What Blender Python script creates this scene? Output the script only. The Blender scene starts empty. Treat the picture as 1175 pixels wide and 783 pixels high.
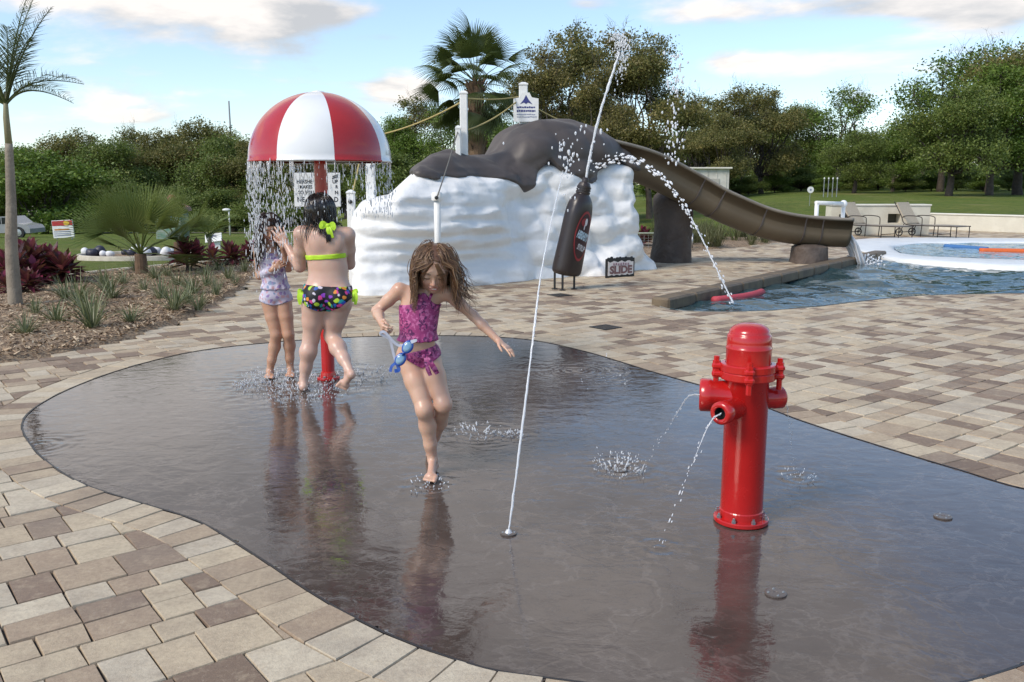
import bpy, math, random
import numpy as np
from mathutils import Vector, Matrix, Euler
random.seed(7); RNG = np.random.default_rng(11)
SC = bpy.context.scene; COL = SC.collection
PI = math.pi
# ---------------------------------------------------------------- camera
FOC, CX, CY, PITCH, EYE = 1010.0, 587.5, 391.5, math.radians(10.08), 1.5
CP, SP = math.cos(PITCH), math.sin(PITCH)
def ray(u, v):
    a = (u-CX)/FOC; b = (CY-v)/FOC
    return np.array([a, CP+b*SP, -SP+b*CP])
def P(u, v, Y):
    d = ray(u, v); t = Y/d[1]
    return np.array([d[0]*t, Y, EYE+d[2]*t])
def G(u, v, z=0.0):
    d = ray(u, v); t = (z-EYE)/d[2]
    return np.array([d[0]*t, d[1]*t, z])
cam_d = bpy.data.cameras.new('camera'); cam = bpy.data.objects.new('camera', cam_d); COL.objects.link(cam)
cam.location = (0, 0, EYE); cam.rotation_euler = (PI/2-PITCH, 0, 0)
cam_d.sensor_width = 36; cam_d.lens = 36*FOC/1175; cam_d.clip_end = 3000; cam_d.clip_start = .05
SC.camera = cam
# ---------------------------------------------------------------- object helpers
OFF = {}
def mesh_np(name, V, F, mats=None, smooth=False, attr=None, fmat=None, vattr=None, vcol=None):
    me = bpy.data.meshes.new(name)
    V = np.asarray(V, dtype=np.float32)
    if isinstance(F, np.ndarray):
        n, k = F.shape
        me.vertices.add(len(V)); me.vertices.foreach_set('co', V.ravel())
        me.loops.add(n*k); me.loops.foreach_set('vertex_index', F.astype(np.int32).ravel())
        me.polygons.add(n); me.polygons.foreach_set('loop_start', np.arange(0, n*k, k, dtype=np.int32))
        try: me.polygons.foreach_set('loop_total', np.full(n, k, dtype=np.int32))
        except Exception: pass
        me.update(calc_edges=True)
    else:
        me.from_pydata(V.tolist(), [], [list(map(int, f)) for f in F])
    nf = len(me.polygons)
    for m in (mats if isinstance(mats, (list, tuple)) else [mats]):
        if m: me.materials.append(m)
    if smooth: me.polygons.foreach_set('use_smooth', np.ones(nf, dtype=bool))
    if fmat is not None: me.polygons.foreach_set('material_index', np.asarray(fmat, dtype=np.int32))
    if attr is not None:
        a = me.attributes.new('rnd', 'FLOAT', 'FACE'); a.data.foreach_set('value', np.asarray(attr, dtype=np.float32))
    if vattr is not None:
        for k2, val in vattr.items():
            a = me.attributes.new(k2, 'FLOAT', 'POINT'); a.data.foreach_set('value', np.asarray(val, dtype=np.float32))
    me.validate(); me.update()
    return me
def tag(o, label=None, cat=None, group=None, kind=None):
    if label: o['label'] = label
    if cat: o['category'] = cat
    if group: o['group'] = group
    if kind: o['kind'] = kind
    return o
def thing(name, label, cat, loc=(0, 0, 0), rz=0.0, group=None, scale=None):
    o = bpy.data.objects.new(name, None); COL.objects.link(o); o.location = tuple(loc); o.rotation_euler = (0, 0, rz)
    o.empty_display_size = .2
    if scale is not None: o.scale = scale
    OFF[o.name] = np.array(loc, dtype=float) if rz == 0 and scale is None else np.zeros(3)
    return tag(o, label, cat, group)
def put(name, me, parent=None, loc=(0, 0, 0)):
    o = bpy.data.objects.new(name, me); COL.objects.link(o)
    o.location = tuple(loc)
    if parent: o.parent = parent; OFF[o.name] = OFF.get(parent.name, np.zeros(3))
    else: OFF[o.name] = np.array(loc, dtype=float)
    return o
def part(name, VF, mat, parent, smooth=False, **kw):
    """VF given in world coordinates of an unrotated parent (or local when the parent sits at the origin of its own frame)."""
    V = np.asarray(VF[0], dtype=float)-OFF.get(parent.name, np.zeros(3))
    return put(name, mesh_np(name, V, VF[1], mat, smooth, **kw), parent)
def solo(name, VF, mat, loc, smooth=False, **kw):
    V = np.asarray(VF[0], dtype=float)-np.array(loc, dtype=float)
    return put(name, mesh_np(name, V, VF[1], mat, smooth, **kw), None, loc)
def dup(root, loc, rz=None, scale=None, label=None):
    r = root.copy(); COL.objects.link(r); r.location = tuple(loc)
    if rz is not None: r.rotation_euler = (0, 0, rz)
    if scale is not None: r.scale = scale
    if label: r['label'] = label
    for ch in list(root.children):
        c = ch.copy(); COL.objects.link(c); c.parent = r
        for g in list(ch.children):
            d = g.copy(); COL.objects.link(d); d.parent = c
    return r
# ---------------------------------------------------------------- shapes  (V list, F list)
def join(*vfs):
    V = []; F = []; n = 0
    for v, f in vfs:
        V.append(np.asarray(v, dtype=float).reshape(-1, 3)); F += [[i+n for i in q] for q in (f.tolist() if isinstance(f, np.ndarray) else f)]; n += len(V[-1])
    return np.vstack(V), F
def box(c, s, R=None, bev=0.0):
    c = np.array(c, float); h = np.array(s, float)/2
    if bev <= 0:
        v = np.array([[x, y, z] for z in (-1, 1) for y in (-1, 1) for x in (-1, 1)], float)*h
        f = [[0, 2, 3, 1], [4, 5, 7, 6], [0, 1, 5, 4], [2, 6, 7, 3], [0, 4, 6, 2], [1, 3, 7, 5]]
    else:
        b = min(bev, h.min()*.95); vs = []; idx = {}
        for sx in (-1, 1):
            for sy in (-1, 1):
                for sz in (-1, 1):
                    for a in range(3):
                        p = np.array([sx, sy, sz])*(h-b); p[a] += np.array([sx, sy, sz])[a]*b
                        idx[(sx, sy, sz, a)] = len(vs); vs.append(p)
        v = np.array(vs); f = []
        for a in range(3):
            o1, o2 = [(1, 2), (2, 0), (0, 1)][a]
            for s_ in (-1, 1):
                q = []
                for (p1, p2) in ((-1, -1), (1, -1), (1, 1), (-1, 1)):
                    k = [0, 0, 0]; k[a] = s_; k[o1] = p1; k[o2] = p2; q.append(idx[(*k, a)])
                f.append(q if s_ > 0 else q[::-1])
        for a in range(3):
            o1, o2 = [(1, 2), (2, 0), (0, 1)][a]
            for p1 in (-1, 1):
                for p2 in (-1, 1):
                    ka = [0, 0, 0]; ka[o1] = p1; ka[o2] = p2
                    A = ka[:]; A[a] = -1; B = ka[:]; B[a] = 1
                    q = [idx[(*A, o1)], idx[(*B, o1)], idx[(*B, o2)], idx[(*A, o2)]]
                    f.append(q if p1*p2 < 0 else q[::-1])
        for sx in (-1, 1):
            for sy in (-1, 1):
                for sz in (-1, 1):
                    q = [idx[(sx, sy, sz, 0)], idx[(sx, sy, sz, 1)], idx[(sx, sy, sz, 2)]]
                    f.append(q if sx*sy*sz > 0 else q[::-1])
    if R is not None: v = v @ np.array(R).T
    return v+c, f
def rotz(a):
    return np.array([[math.cos(a), -math.sin(a), 0], [math.sin(a), math.cos(a), 0], [0, 0, 1]])
def frame(d, up=(0, 0, 1)):
    d = np.array(d, float); d /= np.linalg.norm(d)+1e-12
    u = np.array(up, float)
    if abs(d@u)/np.linalg.norm(u) > .98: u = np.array([0, 1., 0]) if abs(d[1]) < .9 else np.array([1., 0, 0])
    x = np.cross(u, d); x /= np.linalg.norm(x); y = np.cross(d, x)
    return x, y, d
def tube(pts, r, n=8, cap=True, up=(0, 0, 1)):
    pts = np.array(pts, float); m = len(pts)
    r = np.full(m, r, float) if np.isscalar(r) else np.array(r, float)
    V = []; a = np.arange(n)*2*PI/n
    tang = np.gradient(pts, axis=0)
    x, y, d = frame(tang[0], up)
    for i in range(m):
        t = tang[i]/(np.linalg.norm(tang[i])+1e-12)
        x = x-(x@t)*t; x /= np.linalg.norm(x)+1e-12; y = np.cross(t, x)
        V.append(pts[i]+r[i]*(np.cos(a)[:, None]*x+np.sin(a)[:, None]*y))
    V = np.vstack(V); F = []
    for i in range(m-1):
        for j in range(n):
            k = (j+1) % n; F.append([i*n+j, i*n+k, (i+1)*n+k, (i+1)*n+j])
    if cap: F.append(list(range(n))[::-1]); F.append([(m-1)*n+j for j in range(n)])
    return V, F
def lathe(prof, n=32, c=(0, 0, 0), axis=(0, 0, 1), sx=1.0, sy=1.0, rot=0.0, up=(0, 1, 0), cap=True):
    """prof: list of (r, h) along axis"""
    x, y, d = frame(axis, up); V = []; F = []
    a = np.arange(n)*2*PI/n+rot
    for r, h in prof:
        V.append(np.array(c)+h*d+r*(sx*np.cos(a)[:, None]*x+sy*np.sin(a)[:, None]*y))
    V = np.vstack(V); m = len(prof)
    for i in range(m-1):
        for j in range(n):
            k = (j+1) % n; F.append([i*n+j, i*n+k, (i+1)*n+k, (i+1)*n+j])
    if cap:
        F.append(list(range(n))[::-1]); F.append([(m-1)*n+j for j in range(n)])
    return V, F
def ellipsoid(c, r, n=12, m=8, R=None):
    V = []; F = []
    for i in range(1, m):
        t = PI*i/m
        for j in range(n):
            p = 2*PI*j/n; V.append([math.sin(t)*math.cos(p), math.sin(t)*math.sin(p), math.cos(t)])
    V = [[0, 0, 1]]+V+[[0, 0, -1]]
    for j in range(n): F.append([0, 1+j, 1+(j+1) % n])
    for i in range(m-2):
        for j in range(n):
            a = 1+i*n+j; b = 1+i*n+(j+1) % n; F.append([a, a+n, b+n, b])
    L = len(V)-1; s = 1+(m-2)*n
    for j in range(n): F.append([L, s+(j+1) % n, s+j])
    V = np.array(V)*np.array(r)
    if R is not None: V = V @ np.array(R).T
    return V+np.array(c), F
def prism(poly, z0, z1):
    n = len(poly); p = np.array(poly, float)
    V = np.vstack([np.c_[p[:, :2], np.full(n, z0)], np.c_[p[:, :2], np.full(n, z1)]])
    F = [list(range(n))[::-1], list(range(n, 2*n))]+[[i, (i+1) % n, n+(i+1) % n, n+i] for i in range(n)]
    return V, F
def sheet(poly, z):
    p = np.array(poly, float)
    return np.c_[p[:, :2], np.full(len(p), z)], [list(range(len(p)))]
def spline(pts, closed=True, per=12):
    pts = np.array(pts, float); n = len(pts); out = []
    rng = range(n if closed else n-1)
    for i in rng:
        if closed: p0, p1, p2, p3 = pts[i-1], pts[i], pts[(i+1) % n], pts[(i+2) % n]
        else: p0, p1, p2, p3 = pts[max(i-1, 0)], pts[i], pts[i+1], pts[min(i+2, n-1)]
        for k in range(per):
            t = k/per
            out.append(.5*(2*p1+(p2-p0)*t+(2*p0-5*p1+4*p2-p3)*t*t+(3*p1-p0-3*p2+p3)*t**3))
    if not closed: out.append(pts[-1])
    return np.array(out)
def resample(pl, step, closed=True):
    pl = np.array(pl, float); q = np.vstack([pl, pl[:1]]) if closed else pl
    s = np.r_[0, np.cumsum(np.linalg.norm(np.diff(q, axis=0), axis=1))]
    n = max(3, int(round(s[-1]/step))); t = np.linspace(0, s[-1], n+1)
    r = np.stack([np.interp(t, s, q[:, k]) for k in range(q.shape[1])], 1)
    return r[:-1] if closed else r
def inside(pts, poly):
    pts = np.atleast_2d(pts); poly = np.array(poly)[:, :2]; c = np.zeros(len(pts), bool); n = len(poly)
    for i in range(n):
        x1, y1 = poly[i]; x2, y2 = poly[(i+1) % n]
        cond = ((y1 > pts[:, 1]) != (y2 > pts[:, 1]))
        if y1 != y2: c ^= cond & (pts[:, 0] < (x2-x1)*(pts[:, 1]-y1)/(y2-y1)+x1)
    return c
def area2(poly):
    p = np.array(poly)[:, :2]; q = np.roll(p, -1, 0); return .5*np.sum(p[:, 0]*q[:, 1]-q[:, 0]*p[:, 1])
def ccw(poly): return np.array(poly) if area2(poly) > 0 else np.array(poly)[::-1]
def offset(poly, w):
    """positive w = outward for a ccw polyline"""
    p = np.array(poly)[:, :2]; t = np.roll(p, -1, 0)-np.roll(p, 1, 0); t /= np.linalg.norm(t, axis=1)[:, None]
    return p+w*np.c_[t[:, 1], -t[:, 0]]
def smoothstep(a, b, x):
    t = np.clip((x-a)/(b-a), 0, 1); return t*t*(3-2*t)
# value noise ---------------------------------------------------------------
_L = np.random.default_rng(3).random((32, 32, 32)).astype(np.float32)
def vnoise(x, y, z):
    xi = np.floor(x).astype(int); yi = np.floor(y).astype(int); zi = np.floor(z).astype(int)
    fx = x-xi; fy = y-yi; fz = z-zi
    fx = fx*fx*(3-2*fx); fy = fy*fy*(3-2*fy); fz = fz*fz*(3-2*fz)
    a = lambda i, j, k: _L[(xi+i) & 31, (yi+j) & 31, (zi+k) & 31]
    def lx(j, k): return a(0, j, k)*(1-fx)+a(1, j, k)*fx
    return ((lx(0, 0)*(1-fy)+lx(1, 0)*fy)*(1-fz)+(lx(0, 1)*(1-fy)+lx(1, 1)*fy)*fz)*2-1
def fbm(x, y, z, o=3):
    s = 0; a = 1; n = 0
    for i in range(o):
        s = s+a*vnoise(x*2**i+7.3*i, y*2**i+3.1*i, z*2**i+5.7*i); n += a; a *= .5
    return s/n
# text ------------------------------------------------------------------------
def text_vf(s, size=1.0, align='CENTER', bold=0.0, extr=0.0):
    cu = bpy.data.curves.new('txt', 'FONT'); cu.body = s; cu.size = size; cu.align_x = align; cu.align_y = 'CENTER'
    cu.offset = bold; cu.extrude = extr; cu.resolution_u = 3
    o = bpy.data.objects.new('txt', cu); COL.objects.link(o)
    dg = bpy.context.evaluated_depsgraph_get(); dg.update()
    me = bpy.data.meshes.new_from_object(o.evaluated_get(dg))
    V = np.array([v.co[:] for v in me.vertices]).reshape(-1, 3); F = [list(p.vertices) for p in me.polygons]
    bpy.data.objects.remove(o); bpy.data.curves.remove(cu); bpy.data.meshes.remove(me)
    return V, F
def place(VF, o, x, y, z=None):
    """map local (x, y, z) of a flat shape to world with axes x, y and origin o"""
    x = np.array(x, float); y = np.array(y, float); n = np.cross(x, y) if z is None else np.array(z, float)
    V = np.asarray(VF[0]); return np.array(o)+V[:, :1]*x+V[:, 1:2]*y+V[:, 2:3]*n, VF[1]
# ---------------------------------------------------------------- materials
class NT:
    def __init__(s, nt): s.nt = nt
    def n(s, typ, **kw):
        nd = s.nt.nodes.new(typ)
        for k, v in kw.items():
            if k.startswith('_'): setattr(nd, k[1:], v)
            else:
                key = k.replace('__', ' ')
                sock = nd.inputs[int(k[1:])] if (k[0] == 'i' and k[1:].isdigit()) else nd.inputs[key]
                s.set(sock, v)
        return nd
    def set(s, sock, v):
        if isinstance(v, bpy.types.NodeSocket): s.nt.links.new(v, sock)
        elif isinstance(v, bpy.types.Node): s.nt.links.new(v.outputs[0], sock)
        elif isinstance(v, (tuple, list)) and sock.type == 'RGBA' and len(v) == 3: sock.default_value = (*v, 1)
        else: sock.default_value = v
    def math(s, op, a, b=None, c=None, clamp=False):
        nd = s.nt.nodes.new('ShaderNodeMath'); nd.operation = op; nd.use_clamp = clamp
        for i, q in enumerate((a, b, c)):
            if q is not None: s.set(nd.inputs[i], q)
        return nd.outputs[0]
    def mix(s, f, a, b, mode='MIX'):
        nd = s.nt.nodes.new('ShaderNodeMix'); nd.data_type = 'RGBA'; nd.blend_type = mode
        s.set(nd.inputs[0], f); s.set(nd.inputs[6], a); s.set(nd.inputs[7], b); return nd.outputs[2]
    def ramp(s, f, stops, interp='LINEAR'):
        nd = s.nt.nodes.new('ShaderNodeValToRGB'); cr = nd.color_ramp; cr.interpolation = interp
        while len(cr.elements) < len(stops): cr.elements.new(.5)
        for e, (p, c) in zip(cr.elements, stops):
            e.position = p; e.color = (*c, 1) if len(c) == 3 else c
        s.set(nd.inputs[0], f); return nd.outputs[0]
    def noise(s, vec, scale, detail=4, rough=.55, dist=0.0):
        nd = s.nt.nodes.new('ShaderNodeTexNoise'); s.set(nd.inputs['Vector'], vec); nd.inputs['Scale'].default_value = scale
        nd.inputs['Detail'].default_value = detail; nd.inputs['Roughness'].default_value = rough; nd.inputs['Distortion'].default_value = dist
        return nd.outputs['Fac']
    def voro(s, vec, scale, feat='F1', out='Distance', rnd=1.0):
        nd = s.nt.nodes.new('ShaderNodeTexVoronoi'); nd.feature = feat; s.set(nd.inputs['Vector'], vec); nd.inputs['Scale'].default_value = scale
        nd.inputs['Randomness'].default_value = rnd
        return nd.outputs[out]
    def mapping(s, vec, scale=(1, 1, 1), loc=(0, 0, 0), rot=(0, 0, 0)):
        nd = s.nt.nodes.new('ShaderNodeMapping'); s.set(nd.inputs[0], vec); nd.inputs['Scale'].default_value = scale
        nd.inputs['Location'].default_value = loc; nd.inputs['Rotation'].default_value = rot; return nd.outputs[0]
    def bump(s, h, strength=.3, dist=.01, nrm=None):
        nd = s.nt.nodes.new('ShaderNodeBump'); s.set(nd.inputs['Height'], h); nd.inputs['Strength'].default_value = strength
        nd.inputs['Distance'].default_value = dist
        if nrm is not None: s.set(nd.inputs['Normal'], nrm)
        return nd.outputs[0]
    def attr(s, name, out='Fac'):
        nd = s.nt.nodes.new('ShaderNodeAttribute'); nd.attribute_name = name; return nd.outputs[out]
    def pos(s): return s.nt.nodes.new('ShaderNodeNewGeometry').outputs['Position']
    def obj(s): return s.nt.nodes.new('ShaderNodeTexCoord').outputs['Object']
def newmat(name):
    m = bpy.data.materials.new(name); m.use_nodes = True; t = NT(m.node_tree)
    b = m.node_tree.nodes['Principled BSDF']; return m, t, b
def pmat(name, c1, c2=None, scale=8.0, rough=.5, bump=.15, bscale=None, bdist=.01, metal=0.0, coat=0.0, sss=0.0, spec=.5, grime=None):
    m, t, b = newmat(name); v = t.obj(); c2 = c2 or tuple(x*.8 for x in c1)
    col = t.mix(t.ramp(t.noise(v, scale, 6), [(.35, (0, 0, 0)), (.65, (1, 1, 1))]), c1, c2)
    if grime: col = t.mix(t.ramp(t.noise(v, scale*.45, 8, .7), [(.5, (0, 0, 0)), (.75, (1, 1, 1))]), col, grime)
    t.set(b.inputs['Base Color'], col); b.inputs['Metallic'].default_value = metal
    t.set(b.inputs['Roughness'], t.math('MULTIPLY_ADD', t.noise(v, scale*3, 4), .25, rough-.125))
    b.inputs['Coat Weight'].default_value = coat; b.inputs['Coat Roughness'].default_value = .05
    b.inputs['Specular IOR Level'].default_value = spec
    if sss: b.inputs['Subsurface Weight'].default_value = sss; b.inputs['Subsurface Radius'].default_value = (.012, .005, .003); b.inputs['Subsurface Scale'].default_value = 1.0
    if bump: t.set(b.inputs['Normal'], t.bump(t.noise(v, bscale or scale*6, 5), bump, bdist))
    return m
def leafmat(name, stops, rough=.45, trans=.3):
    m, t, b = newmat(name); f = t.attr('rnd')
    col = t.ramp(f, stops); col = t.mix(t.math('MULTIPLY', t.noise(t.obj(), 1.3, 2), .5), col, t.mix(.5, col, (0.09, 0.08, .02)))
    t.set(b.inputs['Base Color'], col); b.inputs['Roughness'].default_value = rough; b.inputs['Specular IOR Level'].default_value = .3
    tr = t.n('ShaderNodeBsdfTranslucent', Color=t.mix(.4, col, (.12, .16, .02)))
    mx = t.n('ShaderNodeMixShader'); mx.inputs[0].default_value = trans
    t.set(mx.inputs[1], b.outputs[0]); t.set(mx.inputs[2], tr.outputs[0])
    t.set(m.node_tree.nodes['Material Output'].inputs[0], mx.outputs[0]); return m
# ================================================================ GROUND
def gp(lst, z=0.0): return np.array([G(u, v, z)[:2] for u, v in lst])
padp = gp([(27, 485), (45, 465), (90, 442), (150, 421), (220, 404), (300, 394), (400, 387), (510, 385), (600, 389), (670, 403), (750, 427), (840, 453), (920, 483), (1010, 512), (1100, 539), (1175, 561)])
padn = gp([(1140, 772), (1000, 790), (870, 797), (760, 793), (640, 778), (560, 766), (480, 740), (420, 714), (360, 680), (300, 640), (230, 598), (165, 577), (100, 556), (60, 533), (35, 508)])
PAD = ccw(spline(np.vstack([padp, [[2.85, 4.05], [2.95, 3.55], [2.45, 3.05]], padn]), True, 10))
PAD = resample(PAD, .07)
mulch_l = gp([(-140, 445), (0, 418), (60, 408), (130, 395), (200, 372), (250, 350), (280, 331), (292, 318), (330, 311), (400, 307)])
kerb_l = gp([(400, 291), (290, 299), (190, 307), (100, 316), (0, 329), (-150, 347), (-330, 370)])
MUL_L = np.vstack([mulch_l, kerb_l, [[-9.0, 6.0]]])
bed_r = gp([(700, 296), (735, 293), (800, 288), (880, 280), (915, 276), (935, 270)])
MUL_R = np.vstack([bed_r, [[8.3, 25.5], [7.2, 26.0], [4.2, 24.4], [2.0, 22.5]]])
POOL = ccw(np.vstack([gp([(757, 351)]), spline(gp([(757, 351), (772, 355), (800, 357), (860, 357), (930, 352), (1000, 344), (1060, 339), (1175, 336.5), (1400, 335)]), False, 5)[1:],
     [[14.5, 14.5], [15.0, 19.0], [14.0, 24.6]], gp([(1175, 275.4), (1100, 274.6), (1040, 274.4), (985, 276), (972, 279), (985, 285.5), (1009, 293.5)])]))
PLAZA = np.vstack([mulch_l[1:], gp([(520, 300), (700, 297)]), bed_r[1:], gp([(938, 267), (1070, 263.3), (1175, 267.6)]), [[19, 26.0], [19, 3], [6, .2], [-4.5, .2], [-7.5, 4.0]]])
def terrain(X, Y):
    t = X/np.maximum(Y, 1)
    l = smoothstep(-.10, -.27, t); r = smoothstep(.10, .33, t)
    yk = 14.2
    z = -.05-l*.04*np.maximum(0, Y-yk)*smoothstep(yk, yk+4, Y)
    wall = smoothstep(.38, .44, t)
    rr = (1-wall)*np.clip((Y-24)*.022, 0, .52)*smoothstep(22, 27, Y)+wall*.52*smoothstep(30.0, 30.6, Y+(t-.474)*20)
    z = z-.45*smoothstep(24.6, 23.2, Y)*smoothstep(-.12, -.06, t)*smoothstep(5, 9, Y+4)-.45*wall*smoothstep(30.2, 29.7, Y+(t-.474)*20)*smoothstep(23.2, 24.6, Y)
    z = z+r*(rr+.0125*np.maximum(0, Y-29.5))
    z = z+.12*fbm(X*.05, Y*.05, Y*0, 3)*smoothstep(20, 40, Y)
    return z
def tz(x, y): return float(terrain(np.array([x]), np.array([y]))[0])
# --- lawn
ys = np.r_[np.linspace(-30, 12, 10), np.linspace(12.5, 40, 70), np.geomspace(41, 900, 60)]
ts = np.linspace(-1.6, 1.6, 161)
YY, TT = np.meshgrid(ys, ts, indexing='ij'); XX = TT*np.maximum(YY, 25)
ZZ = terrain(XX, YY)
Vl = np.stack([XX, YY, ZZ], -1).reshape(-1, 3); nt_ = len(ts)
ii, jj = np.meshgrid(np.arange(len(ys)-1), np.arange(nt_-1), indexing='ij'); a0 = (ii*nt_+jj).ravel()
Fl = np.stack([a0, a0+1, a0+nt_+1, a0+nt_], 1)
m, t, b = newmat('lawn_grass'); v = t.pos()
c = t.mix(t.ramp(t.noise(v, .35, 6, .65), [(.35, (0, 0, 0)), (.65, (1, 1, 1))]), (.115, .165, .03), (.19, .20, .05))
c = t.mix(t.ramp(t.noise(v, 3.0, 8, .75), [(.42, (0, 0, 0)), (.62, (1, 1, 1))]), c, (.075, .115, .022))
c = t.mix(t.ramp(t.noise(v, .12, 5, .7), [(.56, (0, 0, 0)), (.7, (.8, .8, .8))]), c, (.28, .24, .11))
t.set(b.inputs['Base Color'], c); b.inputs['Roughness'].default_value = .9; b.inputs['Specular IOR Level'].default_value = .1
t.set(b.inputs['Normal'], t.bump(t.noise(v, 22, 6, .8), .9, .06))
tag(put('lawn', mesh_np('lawn', Vl, Fl, m, True)), kind='structure')
# --- sand bed below the pavers
m_sand = pmat('joint_sand', (.05, .042, .033), (.03, .026, .022), 6, .9, .4)
gx_, gy_ = np.meshgrid(np.arange(-10, 20.2, .15), np.arange(0, 31, .15), indexing='ij'); gc_ = np.stack([gx_.ravel(), gy_.ravel()], 1)
ok_ = (inside(gc_, PLAZA) & ~inside(gc_, POOL)).reshape(gx_.shape); cell = ok_[:-1, :-1] & ok_[1:, :-1] & ok_[1:, 1:] & ok_[:-1, 1:]; i_, j_ = np.where(cell); a_ = i_*gx_.shape[1]+j_
tag(put('ground', mesh_np('ground', np.c_[gc_, np.full(len(gc_), -.016)], np.stack([a_, a_+gx_.shape[1], a_+gx_.shape[1]+1, a_+1], 1), m_sand)), kind='structure')
# --- pavers
def clip_half(poly, p, n):
    out = []; d = [(q-p)@n for q in poly]
    for i in range(len(poly)):
        j = (i+1) % len(poly)
        if d[i] >= 0: out.append(poly[i])
        if (d[i] >= 0) != (d[j] >= 0): out.append(poly[i]+(poly[j]-poly[i])*d[i]/(d[i]-d[j]))
    return out
U = .0762; ANG = math.radians(38)
ca, sa = math.cos(ANG), math.sin(ANG); ex = np.array([ca, sa]); ey = np.array([-sa, ca])
PAD_O = offset(PAD, .228); POOL_O = offset(resample(POOL, .12), .05)
rects = []
corners = np.array([[-9, 0], [20, 0], [20, 32], [-9, 32]]); lo = (corners @ np.stack([ex, ey], 1)).min(0); hi = (corners @ np.stack([ex, ey], 1)).max(0)
y = lo[1]; row = 0
while y < hi[1]:
    hgt = U*(3 if random.random() < .38 else 2)
    x = lo[0]-random.random()*.2
    while x < hi[0]:
        w = U*(3 if random.random() < .52 else 2)
        rects.append((x, y, w, hgt)); x += w
    y += hgt; row += 1
R_ = np.array(rects); cen = (R_[:, :1]+R_[:, 2:3]/2)*ex+(R_[:, 1:2]+R_[:, 3:4]/2)*ey
vis = inside(cen, PLAZA) & (np.abs(cen[:, 0]) < cen[:, 1]*.72+2.2) & (cen[:, 1] > 1.2)
vis &= ~inside(cen, offset(PAD_O, -.22)) & ~inside(cen, offset(POOL_O, -.3))
pv_polys = []
def neardist(c, pl):
    d = np.full(len(c), 1e9); k = np.zeros(len(c), int)
    for s in range(0, len(c), 4000):
        D = np.linalg.norm(c[s:s+4000, None, :]-pl[None], axis=2); k[s:s+4000] = D.argmin(1); d[s:s+4000] = D.min(1)
    return d, k
idx = np.where(vis)[0]; dP, kP = neardist(cen[idx], PAD_O); dQ, kQ = neardist(cen[idx], POOL_O)
for q, i in enumerate(idx):
    x, y, w, h = rects[i]; g = .0026
    poly = [a*ex+c_*ey for a, c_ in ((x+g, y+g), (x+w-g, y+g), (x+w-g, y+h-g), (x+g, y+h-g))]
    for d, k, pl in ((dP[q], kP[q], PAD_O), (dQ[q], kQ[q], POOL_O)):
        if d < .3 and len(poly) > 2:
            t_ = pl[(k+1) % len(pl)]-pl[k-1]; t_ /= np.linalg.norm(t_); poly = clip_half(poly, pl[k], np.array([t_[1], -t_[0]]))
    if len(poly) > 2 and abs(area2(poly)) > .0012 and not inside(np.mean(poly, 0), POOL_O)[0]: pv_polys.append((ccw(poly), 0))
# soldier course round the pad
L_in = resample(offset(PAD, .010), .152); L_out = offset(L_in, .215); n_ = len(L_in)
for i in range(n_):
    j = (i+1) % n_
    A, B, C_, D_ = L_in[i], L_in[j], L_out[j], L_out[i]
    tdir = (B-A)/np.linalg.norm(B-A)*.0022
    pv_polys.append((ccw([A+tdir, B-tdir, C_-tdir, D_+tdir]), 1))
V = []; F = []; A_ = []
CLN = RNG.random((40, 40))
def tone(c):
    return float(fbm(np.array([c[0]*.55]), np.array([c[1]*.55]), np.array([0.3]), 2)[0])
for poly, kind in pv_polys:
    c = poly.mean(0); n = len(poly); dist = c[1]
    r = random.random(); tn = tone(c)
    far = smoothstep(4.5, 7, dist)
    pdark = np.clip(.19+tn*.30+.06*far-(.16 if kind else 0), .02, .8)
    val = (.02+.43*random.random()) if r < pdark else (.5+.48*random.random()**.8)
    zt = random.uniform(-.0024, .0024); tl = np.array([random.uniform(-1, 1), random.uniform(-1, 1)])*.013
    base = len(V); insd = c+(poly-c)*(1-.0042/max(.05, np.linalg.norm(poly-c, axis=1).mean()))
    ins2 = c+(poly-c)*(1-.0016/max(.05, np.linalg.norm(poly-c, axis=1).mean()))
    jt = RNG.normal(0, .0021, poly.shape)
    for ring, z in ((poly, -.016), (ins2+jt, -.005+zt), (insd+jt, zt)):
        for p in ring: V.append((p[0], p[1], z+(p-c)@tl if z > -.01 else z))
    for i in range(n):
        j = (i+1) % n
        F.append([base+i, base+j, base+n+j, base+n+i]); F.append([base+n+i, base+n+j, base+2*n+j, base+2*n+i])
    F.append([base+2*n+i for i in range(n)])
    A_ += [val]*(2*n+1)
m, t, b = newmat('concrete_paver'); v = t.pos(); f = t.attr('rnd')
c = t.ramp(f, [(0, (.185, .13, .09)), (.16, (.235, .168, .116)), (.32, (.275, .195, .135)), (.45, (.30, .23, .165)), (.52, (.38, .285, .195)), (.66, (.47, .37, .25)), (.8, (.56, .46, .315)), (.92, (.53, .455, .34)), (1, (.64, .55, .40))])
n1 = t.noise(v, 9, 7, .7); n2 = t.noise(v, 55, 6, .75); n3 = t.noise(v, 2.1, 4)
c = t.mix(t.ramp(n1, [(.42, (0, 0, 0)), (.72, (.75, .75, .75))]), c, t.mix(.5, c, (.19, .13, .10)))
c = t.mix(t.ramp(t.noise(v, 13, 6, .7), [(.52, (0, 0, 0)), (.70, (.7, .7, .7))]), c, t.mix(.55, c, (.58, .47, .32)))
c = t.mix(t.ramp(n2, [(.3, (.55, .55, .55)), (.55, (0, 0, 0))]), c, t.mix(.55, c, (.08, .06, .05)))
c = t.mix(t.ramp(n2, [(.58, (0, 0, 0)), (.8, (.5, .5, .5))]), c, (.6, .55, .46))
c = t.mix(t.math('MULTIPLY', t.ramp(n3, [(.5, (0, 0, 0)), (.75, (1, 1, 1))]), .35), c, (.16, .13, .11))
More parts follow.
